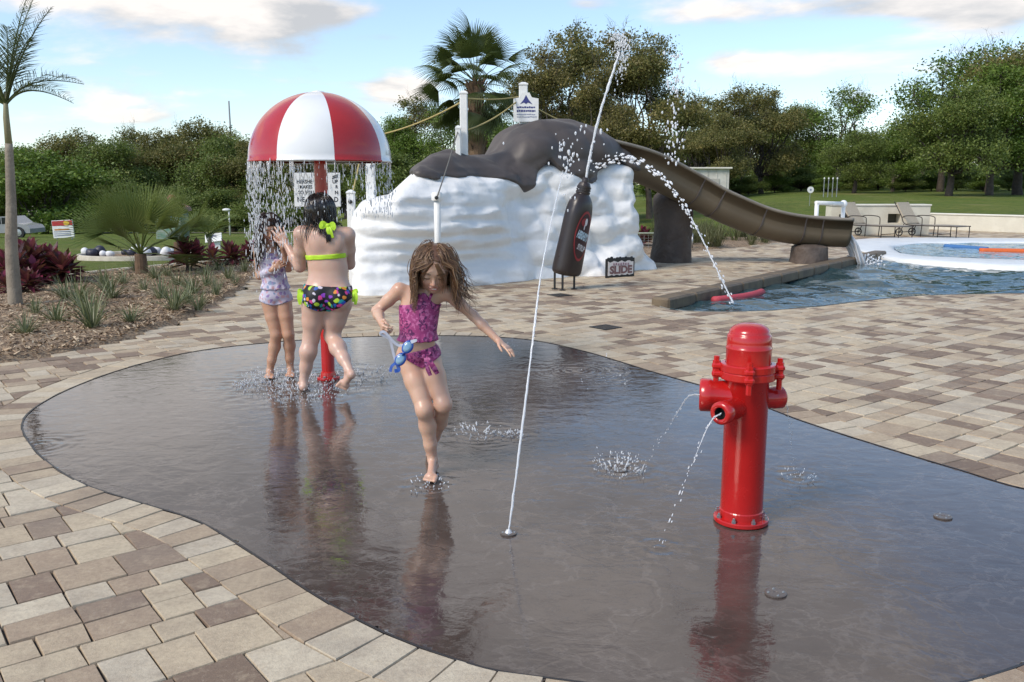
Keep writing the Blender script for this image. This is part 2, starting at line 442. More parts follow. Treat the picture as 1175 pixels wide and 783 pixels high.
t.set(b.inputs['Base Color'], c); t.set(b.inputs['Roughness'], t.math('MULTIPLY_ADD', n1, .25, .6)); b.inputs['Specular IOR Level'].default_value = .35
hgt = t.math('ADD', t.math('MULTIPLY', n2, .6), t.noise(v, 160, 3, .7))
t.set(b.inputs['Normal'], t.bump(hgt, .45, .006))
tag(put('pavement', mesh_np('pavement', V, F, m, attr=A_)), kind='structure')
def waves(name, poly, z, amp, mat, step=.085, hf=None):
    p = ccw(np.array(poly)[:, :2]); lo_, hi_ = p.min(0), p.max(0); xs = np.arange(lo_[0], hi_[0]+step, step); ys_ = np.arange(lo_[1], hi_[1]+step, step)
    X, Y = np.meshgrid(xs, ys_, indexing='ij'); c_ = np.stack([X.ravel(), Y.ravel()], 1); ins = inside(c_, p); rs = resample(p, .06)
    ring = np.where(~ins)[0]; ring = ring[inside(c_[ring], offset(rs, .2)) | False]; d_, k_ = neardist(c_[ring], rs[::3]); take = d_ < step*1.6
    Z = amp*(fbm(X*1.1, Y*1.5, X*0+.3, 2)*1.2+.75*fbm(X*2.6+5, Y*3.2, X*0+2.3, 2)+.35*fbm(X*6.1, Y*7, X*0+4.1, 2)).ravel()+z
    if hf is not None: Z = z+hf(X, Y).ravel()
    q = c_.copy(); rr_ = ring[take]; q[rr_] = rs[neardist(c_[rr_], rs)[1]]
    ny = X.shape[1]; I = ins.reshape(X.shape); cell = (I[:-1, :-1] | I[1:, :-1] | I[1:, 1:] | I[:-1, 1:]); i, j = np.where(cell); a = i*ny+j
    F_ = np.stack([a, a+ny, a+ny+1, a+1], 1); used = np.unique(F_); mp = -np.ones(len(q), int); mp[used] = np.arange(len(used))
    return tag(put(name, mesh_np(name, np.c_[q, Z][used], mp[F_], mat, True)), kind='structure')
# --- splash pad (wet stamped concrete)
n = len(PAD)
m, t, b = newmat('wet_stamped_concrete'); v = t.pos()
w = t.noise(v, 1.1, 5, .65); w2 = t.noise(v, 7, 6, .7)
c = t.mix(t.ramp(w, [(.35, (0, 0, 0)), (.65, (1, 1, 1))]), (.058, .043, .036), (.088, .068, .058))
c = t.mix(t.ramp(w2, [(.45, (0, 0, 0)), (.75, (.6, .6, .6))]), c, (.105, .084, .072))
wob = t.n('ShaderNodeVectorMath', _operation='ADD'); t.set(wob.inputs[0], v)
ns = t.n('ShaderNodeTexNoise'); t.set(ns.inputs['Vector'], v); ns.inputs['Scale'].default_value = 1.6; ns.inputs['Detail'].default_value = 6
sc = t.n('ShaderNodeVectorMath', _operation='SCALE'); t.set(sc.inputs[0], ns.outputs['Color']); sc.inputs['Scale'].default_value = .55
t.set(wob.inputs[1], sc.outputs[0])
crk = t.voro(wob.outputs[0], 1.15, 'DISTANCE_TO_EDGE')
crl = t.ramp(crk, [(0, (1, 1, 1)), (.012, (0, 0, 0))])
c = t.mix(t.math('MULTIPLY', crl, .18), c, (.045, .03, .025))
rv = t.math('ABSOLUTE', t.math('SUBTRACT', t.noise(wob.outputs[0], 2.6, 5, .6), .5)); vein = t.ramp(rv, [(0, (1, 1, 1)), (.022, (0, 0, 0))]); rv2 = t.math('ABSOLUTE', t.math('SUBTRACT', t.noise(t.mapping(v, (1, 1.7, 1), rot=(0, 0, .5)), 5.5, 5, .65), .5)); vein2 = t.ramp(rv2, [(0, (1, 1, 1)), (.02, (0, 0, 0))])
c = t.mix(t.math('MULTIPLY', t.math('MULTIPLY', vein, w2), .55), c, (.19, .16, .14)); c = t.mix(t.math('MULTIPLY', t.math('MULTIPLY', vein2, w), .35), c, (.17, .145, .125))
t.set(b.inputs['Base Color'], c)
stamp = t.noise(t.mapping(v, (1.0, 1.0, 1)), 9, 7, .62, .6)
t.set(b.inputs['Roughness'], t.math('MULTIPLY_ADD', t.noise(v, 3, 5, .7), .05, .0)); b.inputs['IOR'].default_value = 1.6; b.inputs['Specular IOR Level'].default_value = .5
# ripples: gentle everywhere, choppy near where water lands
geo = t.n('ShaderNodeSeparateXYZ'); t.set(geo.inputs[0], v)
def near(x, y, r):
    d = t.n('ShaderNodeVectorMath', _operation='DISTANCE'); t.set(d.inputs[0], v); d.inputs[1].default_value = (x, y, 0)
    return t.math('SUBTRACT', 1, t.math('DIVIDE', d.outputs['Value'], r), clamp=True)
chop = t.math('MAXIMUM', near(-1.55, 6.55, 1.7), t.math('MAXIMUM', near(.55, 4.75, .8), t.math('MAXIMUM', near(-.3, 5.2, 1.0), near(.35, 6.6, 1.3))))
r1 = t.noise(t.mapping(v, (1, 1.5, 1)), 6.5, 3, .5, .8); r2 = t.noise(t.mapping(v, (1, 1.4, 1)), 22, 3, .55, 1.2)
hh = t.math('ADD', t.math('MULTIPLY', r1, .9), t.math('MULTIPLY', r2, t.math('MULTIPLY_ADD', chop, .4, .04)))
hh = t.math('ADD', hh, t.math('MULTIPLY', stamp, .24)); hh = t.math('SUBTRACT', hh, t.math('MULTIPLY', crl, .10)); hh = t.math('ADD', hh, t.math('MULTIPLY', t.math('ADD', vein, vein2), .05))
t.set(b.inputs['Normal'], t.bump(hh, .17, .012))
CHOP = [(G(318, 436), .75, .0075), (G(352, 450), .6, .007), (G(395, 432), .6, .006), (G(712, 538), .30, .006), (G(552, 496), .34, .005), (G(590, 500), .18, .005), (G(492, 556), .26, .005), (G(915, 548), .22, .003), (G(660, 425), .8, .0026), (G(757, 628), .16, .004), (G(583, 612), .16, .003), (G(45, 510), .35, .003)]
def padwave(X, Y):
    am = np.full(X.shape, .00035)
    for p, R, a_ in CHOP: am = am+a_*np.clip(1-np.hypot(X-p[0], (Y-p[1])/1.15)/R, 0, 1)**1.3
    wv = fbm(X*7.5, Y*10.5, X*0+.7, 2)+.8*fbm(X*17+3, Y*23, X*0+3.3, 1)
    for p, R, a_ in CHOP[3:]:
        d_ = np.hypot(X-p[0], Y-p[1]); wv = wv+1.1*np.sin(d_*2*PI/.062)*np.clip(1-d_/(R*1.2), 0, 1)
    return am*wv
waves('splash_pad', PAD, -.003, 0, m, .020, padwave)
# dark expansion strip round the pad
e0 = offset(PAD, .001); e1 = offset(PAD, .011)
V = np.vstack([np.c_[e0, np.full(n, .0005)], np.c_[e1, np.full(n, .0005)], np.c_[e1, np.full(n, -.015)]])
F = [[i, (i+1) % n, n+(i+1) % n, n+i] for i in range(n)]+[[n+i, n+(i+1) % n, 2*n+(i+1) % n, 2*n+i] for i in range(n)]
tag(put('path_edging', mesh_np('path_edging', V, F, pmat('edge_strip', (.025, .022, .022), None, 20, .4, .2))), kind='structure')
# --- mulch beds
def bed(name, poly, mat, zt, step=.13, amp=.03, drop=None):
    p = ccw(poly); lo_, hi_ = p.min(0), p.max(0)
    xs = np.arange(lo_[0], hi_[0]+step, step); ys_ = np.arange(lo_[1], hi_[1]+step, step)
    X, Y = np.meshgrid(xs, ys_, indexing='ij'); c = np.stack([X.ravel(), Y.ravel()], 1)
    ins = inside(c, p).reshape(X.shape)
    d, _ = neardist(c, resample(p, .1)); d = d.reshape(X.shape)
    Z = np.where(ins, zt*smoothstep(0, .35, d)+amp*fbm(X*2.2, Y*2.2, X*0, 3)*smoothstep(.05, .4, d)+.006, -.05)
    V = np.stack([X, Y, Z], -1).reshape(-1, 3); ny = X.shape[1]
    # pull the border vertices on to the outline so that the edge runs smoothly
    rs = resample(p, .06); out = ~ins.ravel() & (d.ravel() < step*1.1); k = neardist(c[out], rs)[1]; V[out, :2] = rs[k]; V[out, 2] = -.02
    cell = (ins[:-1, :-1] | ins[1:, :-1] | ins[1:, 1:] | ins[:-1, 1:]); i, j = np.where(cell); a = i*ny+j
    return tag(put(name, mesh_np(name, V, np.stack([a, a+ny, a+ny+1, a+1], 1), mat, True)), kind='structure')
m, t, b = newmat('bark_mulch'); v = t.pos()
vor = t.voro(t.mapping(v, (1, 1, .4), rot=(0, 0, .6)), 55, 'F1', 'Color'); bw = t.n('ShaderNodeRGBToBW', Color=vor)
c = t.ramp(bw, [(.1, (.11, .07, .042)), (.4, (.25, .168, .10)), (.6, (.37, .262, .165)), (.9, (.52, .39, .25))])
c = t.mix(t.math('MULTIPLY', t.noise(v, 1.3, 5), .5), c, (.10, .065, .04))
t.set(b.inputs['Base Color'], c); b.inputs['Roughness'].default_value = .9
t.set(b.inputs['Normal'], t.bump(t.math('ADD', t.voro(v, 55), t.noise(v, 90, 4)), .7, .012)); M_MULCH = m
bed('mulch_bed_ground', MUL_L, m, .05); bed('planting_bed_ground', MUL_R, m, .05, .2)
# loose chips
cs = []; tries = RNG.uniform(MUL_L.min(0), MUL_L.max(0), (90000, 2)); keep = inside(tries, offset(ccw(MUL_L), -.05)) & (np.abs(tries[:, 0]) < tries[:, 1]*.68+.5)
tries = tries[keep]; pr = np.clip(11/tries[:, 1], .25, 1)**2; tries = tries[RNG.random(len(tries)) < pr][:26000]
k = len(tries); L = RNG.uniform(.010, .042, k); W = L*RNG.uniform(.10, .36, k); a = RNG.uniform(0, 2*PI, k); ti = RNG.normal(0, .35, k); zb = .045+.03*fbm(tries[:, 0]*2.2, tries[:, 1]*2.2, tries[:, 0]*0, 3)
dx = np.stack([np.cos(a)*np.cos(ti), np.sin(a)*np.cos(ti), np.sin(ti)], 1)*L[:, None]; dy = np.stack([-np.sin(a), np.cos(a), RNG.normal(0, .3, k)], 1)*W[:, None]
C3 = np.c_[tries, zb+RNG.uniform(.003, .022, k)]
V = np.stack([C3-dx-dy*.6, C3+dx-dy, C3+dx*.9+dy, C3-dx+dy], 1).reshape(-1, 3); F = np.arange(4*k).reshape(-1, 4)
m, t, b = newmat('mulch_chip'); c = t.ramp(t.attr('rnd'), [(0, (.09, .055, .033)), (.35, (.24, .155, .092)), (.7, (.40, .285, .175)), (1, (.58, .46, .31))]); t.set(b.inputs['Base Color'], c); b.inputs['Roughness'].default_value = .85
tag(put('mulch_chips', mesh_np('mulch_chips', V, F, m, attr=RNG.random(k))), 'loose brown bark mulch chips strewn over the planting bed at left', 'mulch', kind='stuff')
# --- concrete kerb strip behind the left bed
m_kerb = pmat('kerb_concrete', (.55, .50, .40), (.42, .38, .30), 5, .8, .3, grime=(.25, .22, .16))
kl = resample(spline(kerb_l[1:], False, 8), .4, False)
def strip(pl, w, z0, z1):
    pl = np.array(pl); t_ = np.gradient(pl, axis=0); t_ /= np.linalg.norm(t_, axis=1)[:, None]; nn = np.c_[-t_[:, 1], t_[:, 0]]
    A, B = pl+nn*w/2, pl-nn*w/2; n = len(pl); g = min(.02, w*.2); Ai, Bi = pl+nn*(w/2-g), pl-nn*(w/2-g)
    V = np.vstack([np.c_[A, np.full(n, z0)], np.c_[A, np.full(n, z1-g)], np.c_[Ai, np.full(n, z1)], np.c_[Bi, np.full(n, z1)], np.c_[B, np.full(n, z1-g)], np.c_[B, np.full(n, z0)]])
    F = []
    for k_ in range(5):
        for i in range(n-1): F.append([k_*n+i, k_*n+i+1, (k_+1)*n+i+1, (k_+1)*n+i])
    F += [[k_*n for k_ in range(6)][::-1], [k_*n+n-1 for k_ in range(6)]]
    return V, F
tag(put('kerb', mesh_np('kerb', *strip(kl, .16, -.1, .06), m_kerb)), kind='structure')
pth = np.array([P(380, 262, 62)[:2], P(290, 264.5, 66)[:2], P(240, 267, 68)[:2], P(100, 272, 70)[:2]])
pr_ = resample(spline(pth, False, 8), 1.0, False); tt = np.gradient(pr_, axis=0); tt /= np.linalg.norm(tt, axis=1)[:, None]; nn = np.c_[-tt[:, 1], tt[:, 0]]
V = []; 
for s_ in (-.9, .9):
    q = pr_+nn*s_; V.append(np.c_[q, terrain(q[:, 0], q[:, 1])+.06])
k = len(pr_); tag(put('path', mesh_np('path', np.vstack(V), [[i, i+1, k+i+1, k+i] for i in range(k-1)], m_kerb)), kind='structure')
# --- pool
m, t, b = newmat('pool_water'); v = t.pos()
c = t.mix(t.noise(v, .5, 3), (.012, .036, .042), (.028, .07, .08)); t.set(b.inputs['Base Color'], c)
b.inputs['Roughness'].default_value = .04; b.inputs['IOR'].default_value = 1.33
r1 = t.noise(t.mapping(v, (1, 1, 1)), 1.7, 3, .5, .8); r2 = t.noise(v, 5.5, 3, .55, .8); r3 = t.noise(v, 15, 2, .5, .5)
hh = t.math('ADD', t.math('MULTIPLY', r1, 1.0), t.math('ADD', t.math('MULTIPLY', r2, .40), t.math('MULTIPLY', r3, .10)))
t.set(b.inputs['Normal'], t.bump(hh, .5, .05)); M_WATER = m
waves('pool_water', POOL, -.05, .055, m)
m_plast = pmat('white_pool_plaster', (.78, .79, .78), (.70, .72, .72), 3, .35, .15, grime=(.62, .64, .63))
m_wallt = pmat('pool_wall_tile', (.32, .30, .26), (.2, .19, .17), 9, .5, .2)
pw = resample(POOL, .25); n = len(pw)
V = np.vstack([np.c_[pw, np.full(n, .0)], np.c_[pw, np.full(n, -1.0)]]); F = [[i, n+i, n+(i+1) % n, (i+1) % n] for i in range(n)]
tag(put('pool_wall', mesh_np('pool_wall', V, F, m_wallt)), kind='structure')
# near-edge coping of the pool (light stone nosing)
# beach entry: white ring with its own shallow water
ringO = spline(gp([(966, 281), (978, 276), (1010, 273.6), (1060, 273.2), (1120, 273.6), (1175, 274.2)]), False, 6)
ringO2 = spline(gp([(1175, 306.5), (1115, 304), (1060, 300.5), (1020, 297), (1000, 292), (978, 286)]), False, 6)
RING = np.vstack([ringO, [[15.2, 23.6], [15.4, 16.4]], ringO2])
inn = np.vstack([spline(gp([(1028, 287), (1030, 282.5), (1060, 279.8), (1100, 279.2), (1175, 279.0)]), False, 6), [[13.6, 21.6], [13.6, 18.3]], spline(gp([(1175, 299), (1110, 296.5), (1060, 294.5), (1036, 291.5)]), False, 6)])
ro = resample(ccw(RING), .2); ri = resample(ccw(inn), .2)
N_ = 160
def rs_n(p, n):
    q = np.vstack([p, p[:1]]); s = np.r_[0, np.cumsum(np.linalg.norm(np.diff(q, axis=0), axis=1))]; t_ = np.linspace(0, s[-1], n, endpoint=False)
    return np.stack([np.interp(t_, s, q[:, k]) for k in range(2)], 1)
cI = ri.mean(0)
def polar(p, c, n):
    q = rs_n(p, 1500)-c; a = np.arctan2(q[:, 1], q[:, 0]); o = np.argsort(a); a = a[o]; r = np.linalg.norm(q, axis=1)[o]
    th = np.linspace(-PI, PI, n, endpoint=False); rr_ = np.interp(th, a, r, period=2*PI); return c+np.c_[np.cos(th), np.sin(th)]*rr_[:, None]
PO, PI_ = polar(ro, cI, N_), polar(ri, cI, N_)
prof = [(0.0, -.35), (0.0, -.02), (.04, .018), (.15, .032), (.5, .034), (.85, .026), (.97, .0), (1.0, -.25)]
V = np.vstack([np.c_[PO*(1-s_)+PI_*s_, np.full(N_, z)] for s_, z in prof]); F = []
for k_ in range(len(prof)-1):
    for i in range(N_): j = (i+1) % N_; F.append([k_*N_+i, k_*N_+j, (k_+1)*N_+j, (k_+1)*N_+i])
tag(solo('beach_entry_rim', (V, F), m_plast, (PO[:, 0].mean(), PO[:, 1].mean(), 0), True), 'smooth white plaster rim ringing the shallow end of the pool', 'pool rim')
m, t, b = newmat('shallow_water'); v = t.pos(); b.inputs['Base Color'].default_value = (.30, .42, .48, 1); b.inputs['Roughness'].default_value = .06; b.inputs['IOR'].default_value = 1.33
t.set(b.inputs['Normal'], t.bump(t.math('ADD', t.noise(v, 2.2, 3, .5, .8), t.math('MULTIPLY', t.noise(v, 7, 3), .4)), .8, .12))
waves('shallow_pool_water', PI_, -.005, .022, m)
# brown raised coping along the left edge of the pool
m_cop = pmat('coping_stone', (.17, .125, .075), (.11, .08, .05), 6, .6, .3, grime=(.07, .055, .04))
A, B = G(757, 351)[:2], G(1010, 293)[:2]; n_c = 13
cp = thing('pool_coping', 'long low raised brown stone edge on the left side of the pool', 'pool edge', (*((A+B)/2), 0))
cv = []; dirc = (B-A)/np.linalg.norm(B-A); Lc = np.linalg.norm(B-A)/n_c
for i in range(n_c):
    c0 = A+dirc*Lc*(i+.5); cv.append(box((c0[0], c0[1], .015), (Lc-.008, .26, .17), rotz(math.atan2(dirc[1], dirc[0])), .025))
part('coping_stones', join(*cv), m_cop, cp)
# ================================================================ SIGNED-DISTANCE MODELLING
def surface_nets(f, lo, h):
    ins = f < 0
    c = ins.astype(np.int8)
    s = c[:-1, :-1, :-1]+c[1:, :-1, :-1]+c[:-1, 1:, :-1]+c[1:, 1:, :-1]+c[:-1, :-1, 1:]+c[1:, :-1, 1:]+c[:-1, 1:, 1:]+c[1:, 1:, 1:]
    mask = (s > 0) & (s < 8); I = np.argwhere(mask); idx = -np.ones(mask.shape, np.int32); idx[mask] = np.arange(len(I))
    cor = [(i, j, k) for i in (0, 1) for j in (0, 1) for k in (0, 1)]
    val = {q: f[I[:, 0]+q[0], I[:, 1]+q[1], I[:, 2]+q[2]] for q in cor}
    acc = np.zeros((len(I), 3)); cnt = np.zeros(len(I))
    for a in cor:
        for ax in range(3):
            if a[ax] == 0:
                b = list(a); b[ax] = 1; b = tuple(b); va, vb = val[a], val[b]
                cr = (va < 0) != (vb < 0); den = np.where(cr, va-vb, 1); t = va/den
                p = np.array(a, float)[None].repeat(len(I), 0); p[:, ax] = t; acc[cr] += p[cr]; cnt[cr] += 1
    V = (I+acc/cnt[:, None])*h+lo; F = []
    for ax in range(3):
        o1, o2 = [(1, 2), (2, 0), (0, 1)][ax]
        sl0 = [slice(None)]*3; sl1 = [slice(None)]*3; sl0[ax] = slice(0, -1); sl1[ax] = slice(1, None)
        A, B = ins[tuple(sl0)], ins[tuple(sl1)]; ch = A != B
        e = np.argwhere(ch); e = e[(e[:, o1] > 0) & (e[:, o2] > 0) & (e[:, o1] < f.shape[o1]-1) & (e[:, o2] < f.shape[o2]-1)]
        fl = A[e[:, 0], e[:, 1], e[:, 2]]
        def cell(d1, d2):
            q = e.copy(); q[:, o1] += d1; q[:, o2] += d2; return idx[q[:, 0], q[:, 1], q[:, 2]]
        q = np.stack([cell(-1, -1), cell(0, -1), cell(0, 0), cell(-1, 0)], 1)
        q[~fl] = q[~fl][:, ::-1]; F.append(q)
    return V, np.vstack(F)
class Field:
    def __init__(s, lo, hi, h):
        s.lo = np.array(lo, float); s.h = h; n = np.ceil((np.array(hi)-s.lo)/h).astype(int)+1
        s.ax = [s.lo[i]+h*np.arange(n[i]) for i in range(3)]; s.f = np.full(n, .2, np.float32); s.prims = []
    def _win(s, a, b):
        i0 = [max(0, int((a[i]-s.lo[i])/s.h)) for i in range(3)]; i1 = [min(s.f.shape[i], int((b[i]-s.lo[i])/s.h)+2) for i in range(3)]
        if any(i1[i] <= i0[i] for i in range(3)): return None, None
        sl = tuple(slice(i0[i], i1[i]) for i in range(3))
        return sl, np.stack(np.meshgrid(*[s.ax[i][sl[i]] for i in range(3)], indexing='ij'), -1)
    def comb(s, sl, d, k, sub):
        f = s.f[sl]
        if sub:
            d = -d; h = np.clip(k-np.abs(f-d), 0, None)/max(k, 1e-6); s.f[sl] = np.maximum(f, d)+h*h*k*.25
        else:
            h = np.clip(k-np.abs(f-d), 0, None)/max(k, 1e-6); s.f[sl] = np.minimum(f, d)-h*h*k*.25
    def add(s, fn, a, b, k=.01, sub=False, m=.05):
        m = m+k
        sl, Pt = s._win(np.array(a)-m, np.array(b)+m)
        if sl is None: return
        s.comb(sl, fn(Pt).astype(np.float32), k, sub); s.prims.append((fn, k, sub))
    def rc(s, a, b, ra, rb, k=.01, sub=False):
        a = np.array(a, float); b = np.array(b, float); ba = b-a; L2 = max(ba@ba, 1e-9)
        def fn(p):
            t = np.clip(((p-a)@ba)/L2, 0, 1); return np.linalg.norm(p-a-t[..., None]*ba, axis=-1)-(ra+(rb-ra)*t)
        r = max(ra, rb); s.add(fn, np.minimum(a, b)-r, np.maximum(a, b)+r, k, sub)
    def chain(s, pts, rs, k=.01):
        for i in range(len(pts)-1): s.rc(pts[i], pts[i+1], rs[i], rs[i+1], k)
    def ell(s, c, r, R=None, k=.01, sub=False):
        c = np.array(c, float); r = np.array(r, float); R = np.eye(3) if R is None else np.array(R)   # columns of R = local axes
        def fn(p):
            q = (p-c)@R; k0 = np.linalg.norm(q/r, axis=-1); k1 = np.linalg.norm(q/(r*r), axis=-1)+1e-9
            return k0*(k0-1)/k1
        m = r.max(); s.add(fn, c-m, c+m, k, sub)
    def at(s, p):
        d = np.full(p.shape[:-1], .2)
        for fn, k, sub in s.prims:
            e = fn(p)
            if sub: e = -e; h = np.clip(k-np.abs(d-e), 0, None)/max(k, 1e-6); d = np.maximum(d, e)+h*h*k*.25
            else: h = np.clip(k-np.abs(d-e), 0, None)/max(k, 1e-6); d = np.minimum(d, e)-h*h*k*.25
        return d
    def grid(s): return np.stack(np.meshgrid(*s.ax, indexing='ij'), -1)
    def samp(s, p):
        q = (np.asarray(p)-s.lo)/s.h; q = np.clip(q, 0, np.array(s.f.shape)-1.001); i = q.astype(int); w = q-i; r = 0
        for a in (0, 1):
            for b in (0, 1):
                for c in (0, 1):
                    r = r+s.f[i[..., 0]+a, i[..., 1]+b, i[..., 2]+c]*(w[..., 0] if a else 1-w[..., 0])*(w[..., 1] if b else 1-w[..., 1])*(w[..., 2] if c else 1-w[..., 2])
        return r
    def grad(s, p):
        e = s.h; g = np.stack([s.samp(p+np.eye(3)[i]*e)-s.samp(p-np.eye(3)[i]*e) for i in range(3)], -1); return g/(np.linalg.norm(g, axis=-1, keepdims=True)+1e-9)
    def mesh(s, f=None): return surface_nets(s.f if f is None else f, s.lo, s.h)
# ================================================================ SHARED PAINTS
M_RED = pmat('red_enamel', (.50, .012, .010), (.42, .010, .009), 4, .25, .05, 14, .004, coat=.4, grime=(.36, .020, .016))
M_WHITE = pmat('white_paint', (.78, .78, .76), (.70, .70, .68), 5, .45, .05, grime=(.6, .6, .57))
M_DARK = pmat('dark_bronze_metal', (.045, .032, .026), (.03, .022, .018), 9, .4, .05, metal=.3)
M_BLACKP = pmat('black_paint', (.015, .015, .016), None, 9, .5, .05)
M_STEEL = pmat('galvanised_steel', (.5, .5, .5), (.4, .4, .4), 20, .35, .05, metal=.9)
M_ROPE = pmat('yellow_rope', (.50, .40, .16), (.38, .30, .12), 60, .8, .4)
# ================================================================ WHITE SCULPTED ROCK WITH CHOCOLATE TOPPING
RL, RR = G(398, 339)[:2], G(741, 309)[:2]; RS = np.linalg.norm(RR-RL); re = (RR-RL)/RS; rn = np.array([-re[1], re[0]])
def rk(s, d, z): q = RL+re*s+rn*d; return np.array([q[0], q[1], z])
lo, hi, h = (-.5, -.6, -.1), (RS+.6, 2.6, 2.75), .029
gx, gy, gz = [np.arange(lo[i], hi[i]+h, h) for i in range(3)]
S_, D_, Z_ = np.meshgrid(gx, gy, gz, indexing='ij')
SX = S_-.6*D_*smoothstep(3.6, 1.2, S_-.6*D_)
top = np.interp(SX, [-.4, 0, .25, .72, .95, 1.25, 2.2, 3.4, 3.9, 4.3, 5.3, RS-.15, RS+.3], [.9, 1.14, 1.25, 1.33, 1.5, 1.72, 1.74, 1.72, 1.8, 1.85, 1.9, 1.85, 1.2])
left = smoothstep(3.6, 2.4, S_)
stri = (.010+.016*fbm(S_*.9, D_*.9, Z_*2, 2))*np.sin(Z_*2*PI/.21+4.5*fbm(S_*.6, D_*.6, Z_*.8, 2))*left
# boulders on the right half
rb = np.random.default_rng(5); bpts = np.c_[rb.uniform(2.9, RS+.1, 46), rb.uniform(-.1, 2.2, 46)]
d1 = np.full(S_[:, 0, :].shape, 9.0)
for (a, c_) in bpts: d1 = np.minimum(d1, np.hypot((S_[:, 0, :]-a)*.85, (Z_[:, 0, :]-c_)*1.25))
lump = (.17*(1-np.clip(d1/.36, 0, 1.3)**2))[:, None, :]*(1-left)
n1 = fbm(S_*1.1, D_*1.1, Z_*1.1, 3); n2 = fbm(S_*3.1, D_*3.1, Z_*3.1, 3); ledge = 1-np.abs(fbm(S_*.9+2, D_*.9, Z_*4.2, 3))*2.2; ledge2 = 1-np.abs(fbm(S_*2.1+9, D_*2.1, Z_*3.3, 3))*2.2
face = .06+.16*Z_-.10*np.sin(S_*1.25+.4)-stri-lump-.09*n1-.04*n2-.05*ledge*left-.045*ledge2*(1-.6*left)          # depth of the front face
face = face-.28*smoothstep(.55, 0, Z_)*(.6+.4*np.sin(S_*3.1))               # toe spreading on to the paving
qz = Z_/.25+1.5*fbm(S_*.45, D_*.45, Z_*.7, 3); qf = qz-np.floor(qz); saw = np.where(qf < .82, qf/.82, (1-qf)/.18)
face = face-.055*saw*(.35+.65*left)*(.6+.4*n1)
bulge = .25*smoothstep(1.5, .9, np.abs(S_-1.7))*smoothstep(.2, .9, Z_)*smoothstep(1.75, 1.35, Z_)
pocket = .16*np.exp(-(((S_-3.55)/.22)**2+((Z_-1.22)/.11)**2))+.10*np.exp(-(((S_-3.1)/.10)**2+((Z_-1.0)/.5)**2))
face = face-bulge+pocket
e0 = -(SX-(.05+.10*(Z_/1.7)**2-.05*n1-.5*stri))                               # left end
e1 = S_-(RS-.02-.10*Z_/1.9+.05*n1+.22*smoothstep(.5, 0, Z_)+.10*np.sin(Z_*3.3+.5)-lump*.0)                  # right end
bk = D_-2.2+.06*n1
tp = Z_-top-.05*n1
def smax(a, b, k): hh = np.clip(k-np.abs(a-b), 0, None)/k; return np.maximum(a, b)+hh*hh*k*.25
def smin(a, b, k): hh = np.clip(k-np.abs(a-b), 0, None)/k; return np.minimum(a, b)-hh*hh*k*.25
rock = smax(smax(smax(smax(face-D_, e0, .35), e1, .3), bk, .3), tp, .28)
V, F = surface_nets(rock.astype(np.float32), np.array(lo), h)
keepV = V[:, 2] > -.09
Vw = RL+V[:, :1]*re+V[:, 1:2]*rn; Vw = np.c_[Vw, V[:, 2]]
m, t, b = newmat('white_sculpted_plaster'); v = t.obj()
c = t.mix(t.ramp(t.noise(v, 1.1, 7, .65), [(.4, (0, 0, 0)), (.7, (1, 1, 1))]), (.82, .81, .785), (.73, .725, .70))
c = t.mix(t.ramp(t.noise(t.mapping(v, (1.2, 1.2, .5)), 3.2, 8, .75), [(.58, (0, 0, 0)), (.8, (.55, .55, .55))]), c, (.56, .55, .50))
t.set(b.inputs['Base Color'], c); b.inputs['Roughness'].default_value = .55
t.set(b.inputs['Normal'], t.bump(t.math('ADD', t.noise(v, 7, 6, .6), t.math('MULTIPLY', t.noise(v, 45, 4), .25)), .4, .03)); M_ROCK = m
rock_o = solo('white_rock', (Vw, F), M_ROCK, rk(RS/2, 1.1, 0), True)
tag(rock_o, 'big white sculpted ice cream mound with horizontal ripples beside the brown slide', 'rock')
# chocolate: a skin over the rock above a dripping edge, plus humps
drip = np.interp(SX, [-.5, .9, 1.15, 1.5, 2.0, 2.6, 3.0, 3.25, 3.42, 3.6, 3.75, 3.95, 4.15, 4.5, 4.75, 5.0, 5.3, 5.55, 5.8, 6.4],
                     [2.2, 1.9, 1.66, 1.60, 1.60, 1.59, 1.58, 1.50, 1.37, 1.43, 1.70, 1.92, 1.72, 1.58, 1.50, 1.60, 1.86, 1.94, 1.78, 1.6])
top2 = np.interp(SX, [.6, .95, 1.2, 1.5, 1.9, 2.4, 3.0, 3.35, 3.7, 4.1, 4.5, 4.9, 5.3, 5.7, 6.1, 6.5], [1.3, 1.55, 1.74, 1.9, 1.99, 1.93, 1.92, 2.02, 2.34, 2.52, 2.56, 2.56, 2.46, 2.30, 2.0, 1.6])
face2 = .06+.16*np.minimum(Z_, 1.6)-.10*np.sin(S_*1.25+.4)-bulge-.06*n1-lump*.5
rock2 = smax(smax(smax(smax(face2-D_, e0, .35), e1-.25, .3), bk, .3), Z_-top2-.03*n1+.10*(D_-.7)**2, .62)
choc = smax(smin(rock-.055, rock2-.05, .08), (drip+.03*n1)-Z_, .07)
def cap(a, b_, ra, rb_):
    a = np.array(a); b_ = np.array(b_); ba = b_-a
    t = np.clip(((S_-a[0])*ba[0]+(D_-a[1])*ba[1]+(Z_-a[2])*ba[2])/(ba@ba), 0, 1)
    return np.sqrt((S_-a[0]-t*ba[0])**2+(D_-a[1]-t*ba[1])**2+(Z_-a[2]-t*ba[2])**2)-(ra+(rb_-ra)*t)
for a, b_, ra, rb_ in [((5.0, .95, 2.02), (5.8, 1.15, 1.86), .42, .36), ]:
    choc = smin(choc, cap(a, b_, ra, rb_)+.035*n1*.8, .22)
choc = choc+.05*fbm(S_*1.9+3, D_*1.9, Z_*1.3, 3)+.014*np.sin(S_*7+D_*9+3*n1)
V, F = surface_nets(choc.astype(np.float32), np.array(lo), h)
Vw = np.c_[RL+V[:, :1]*re+V[:, 1:2]*rn, V[:, 2]]
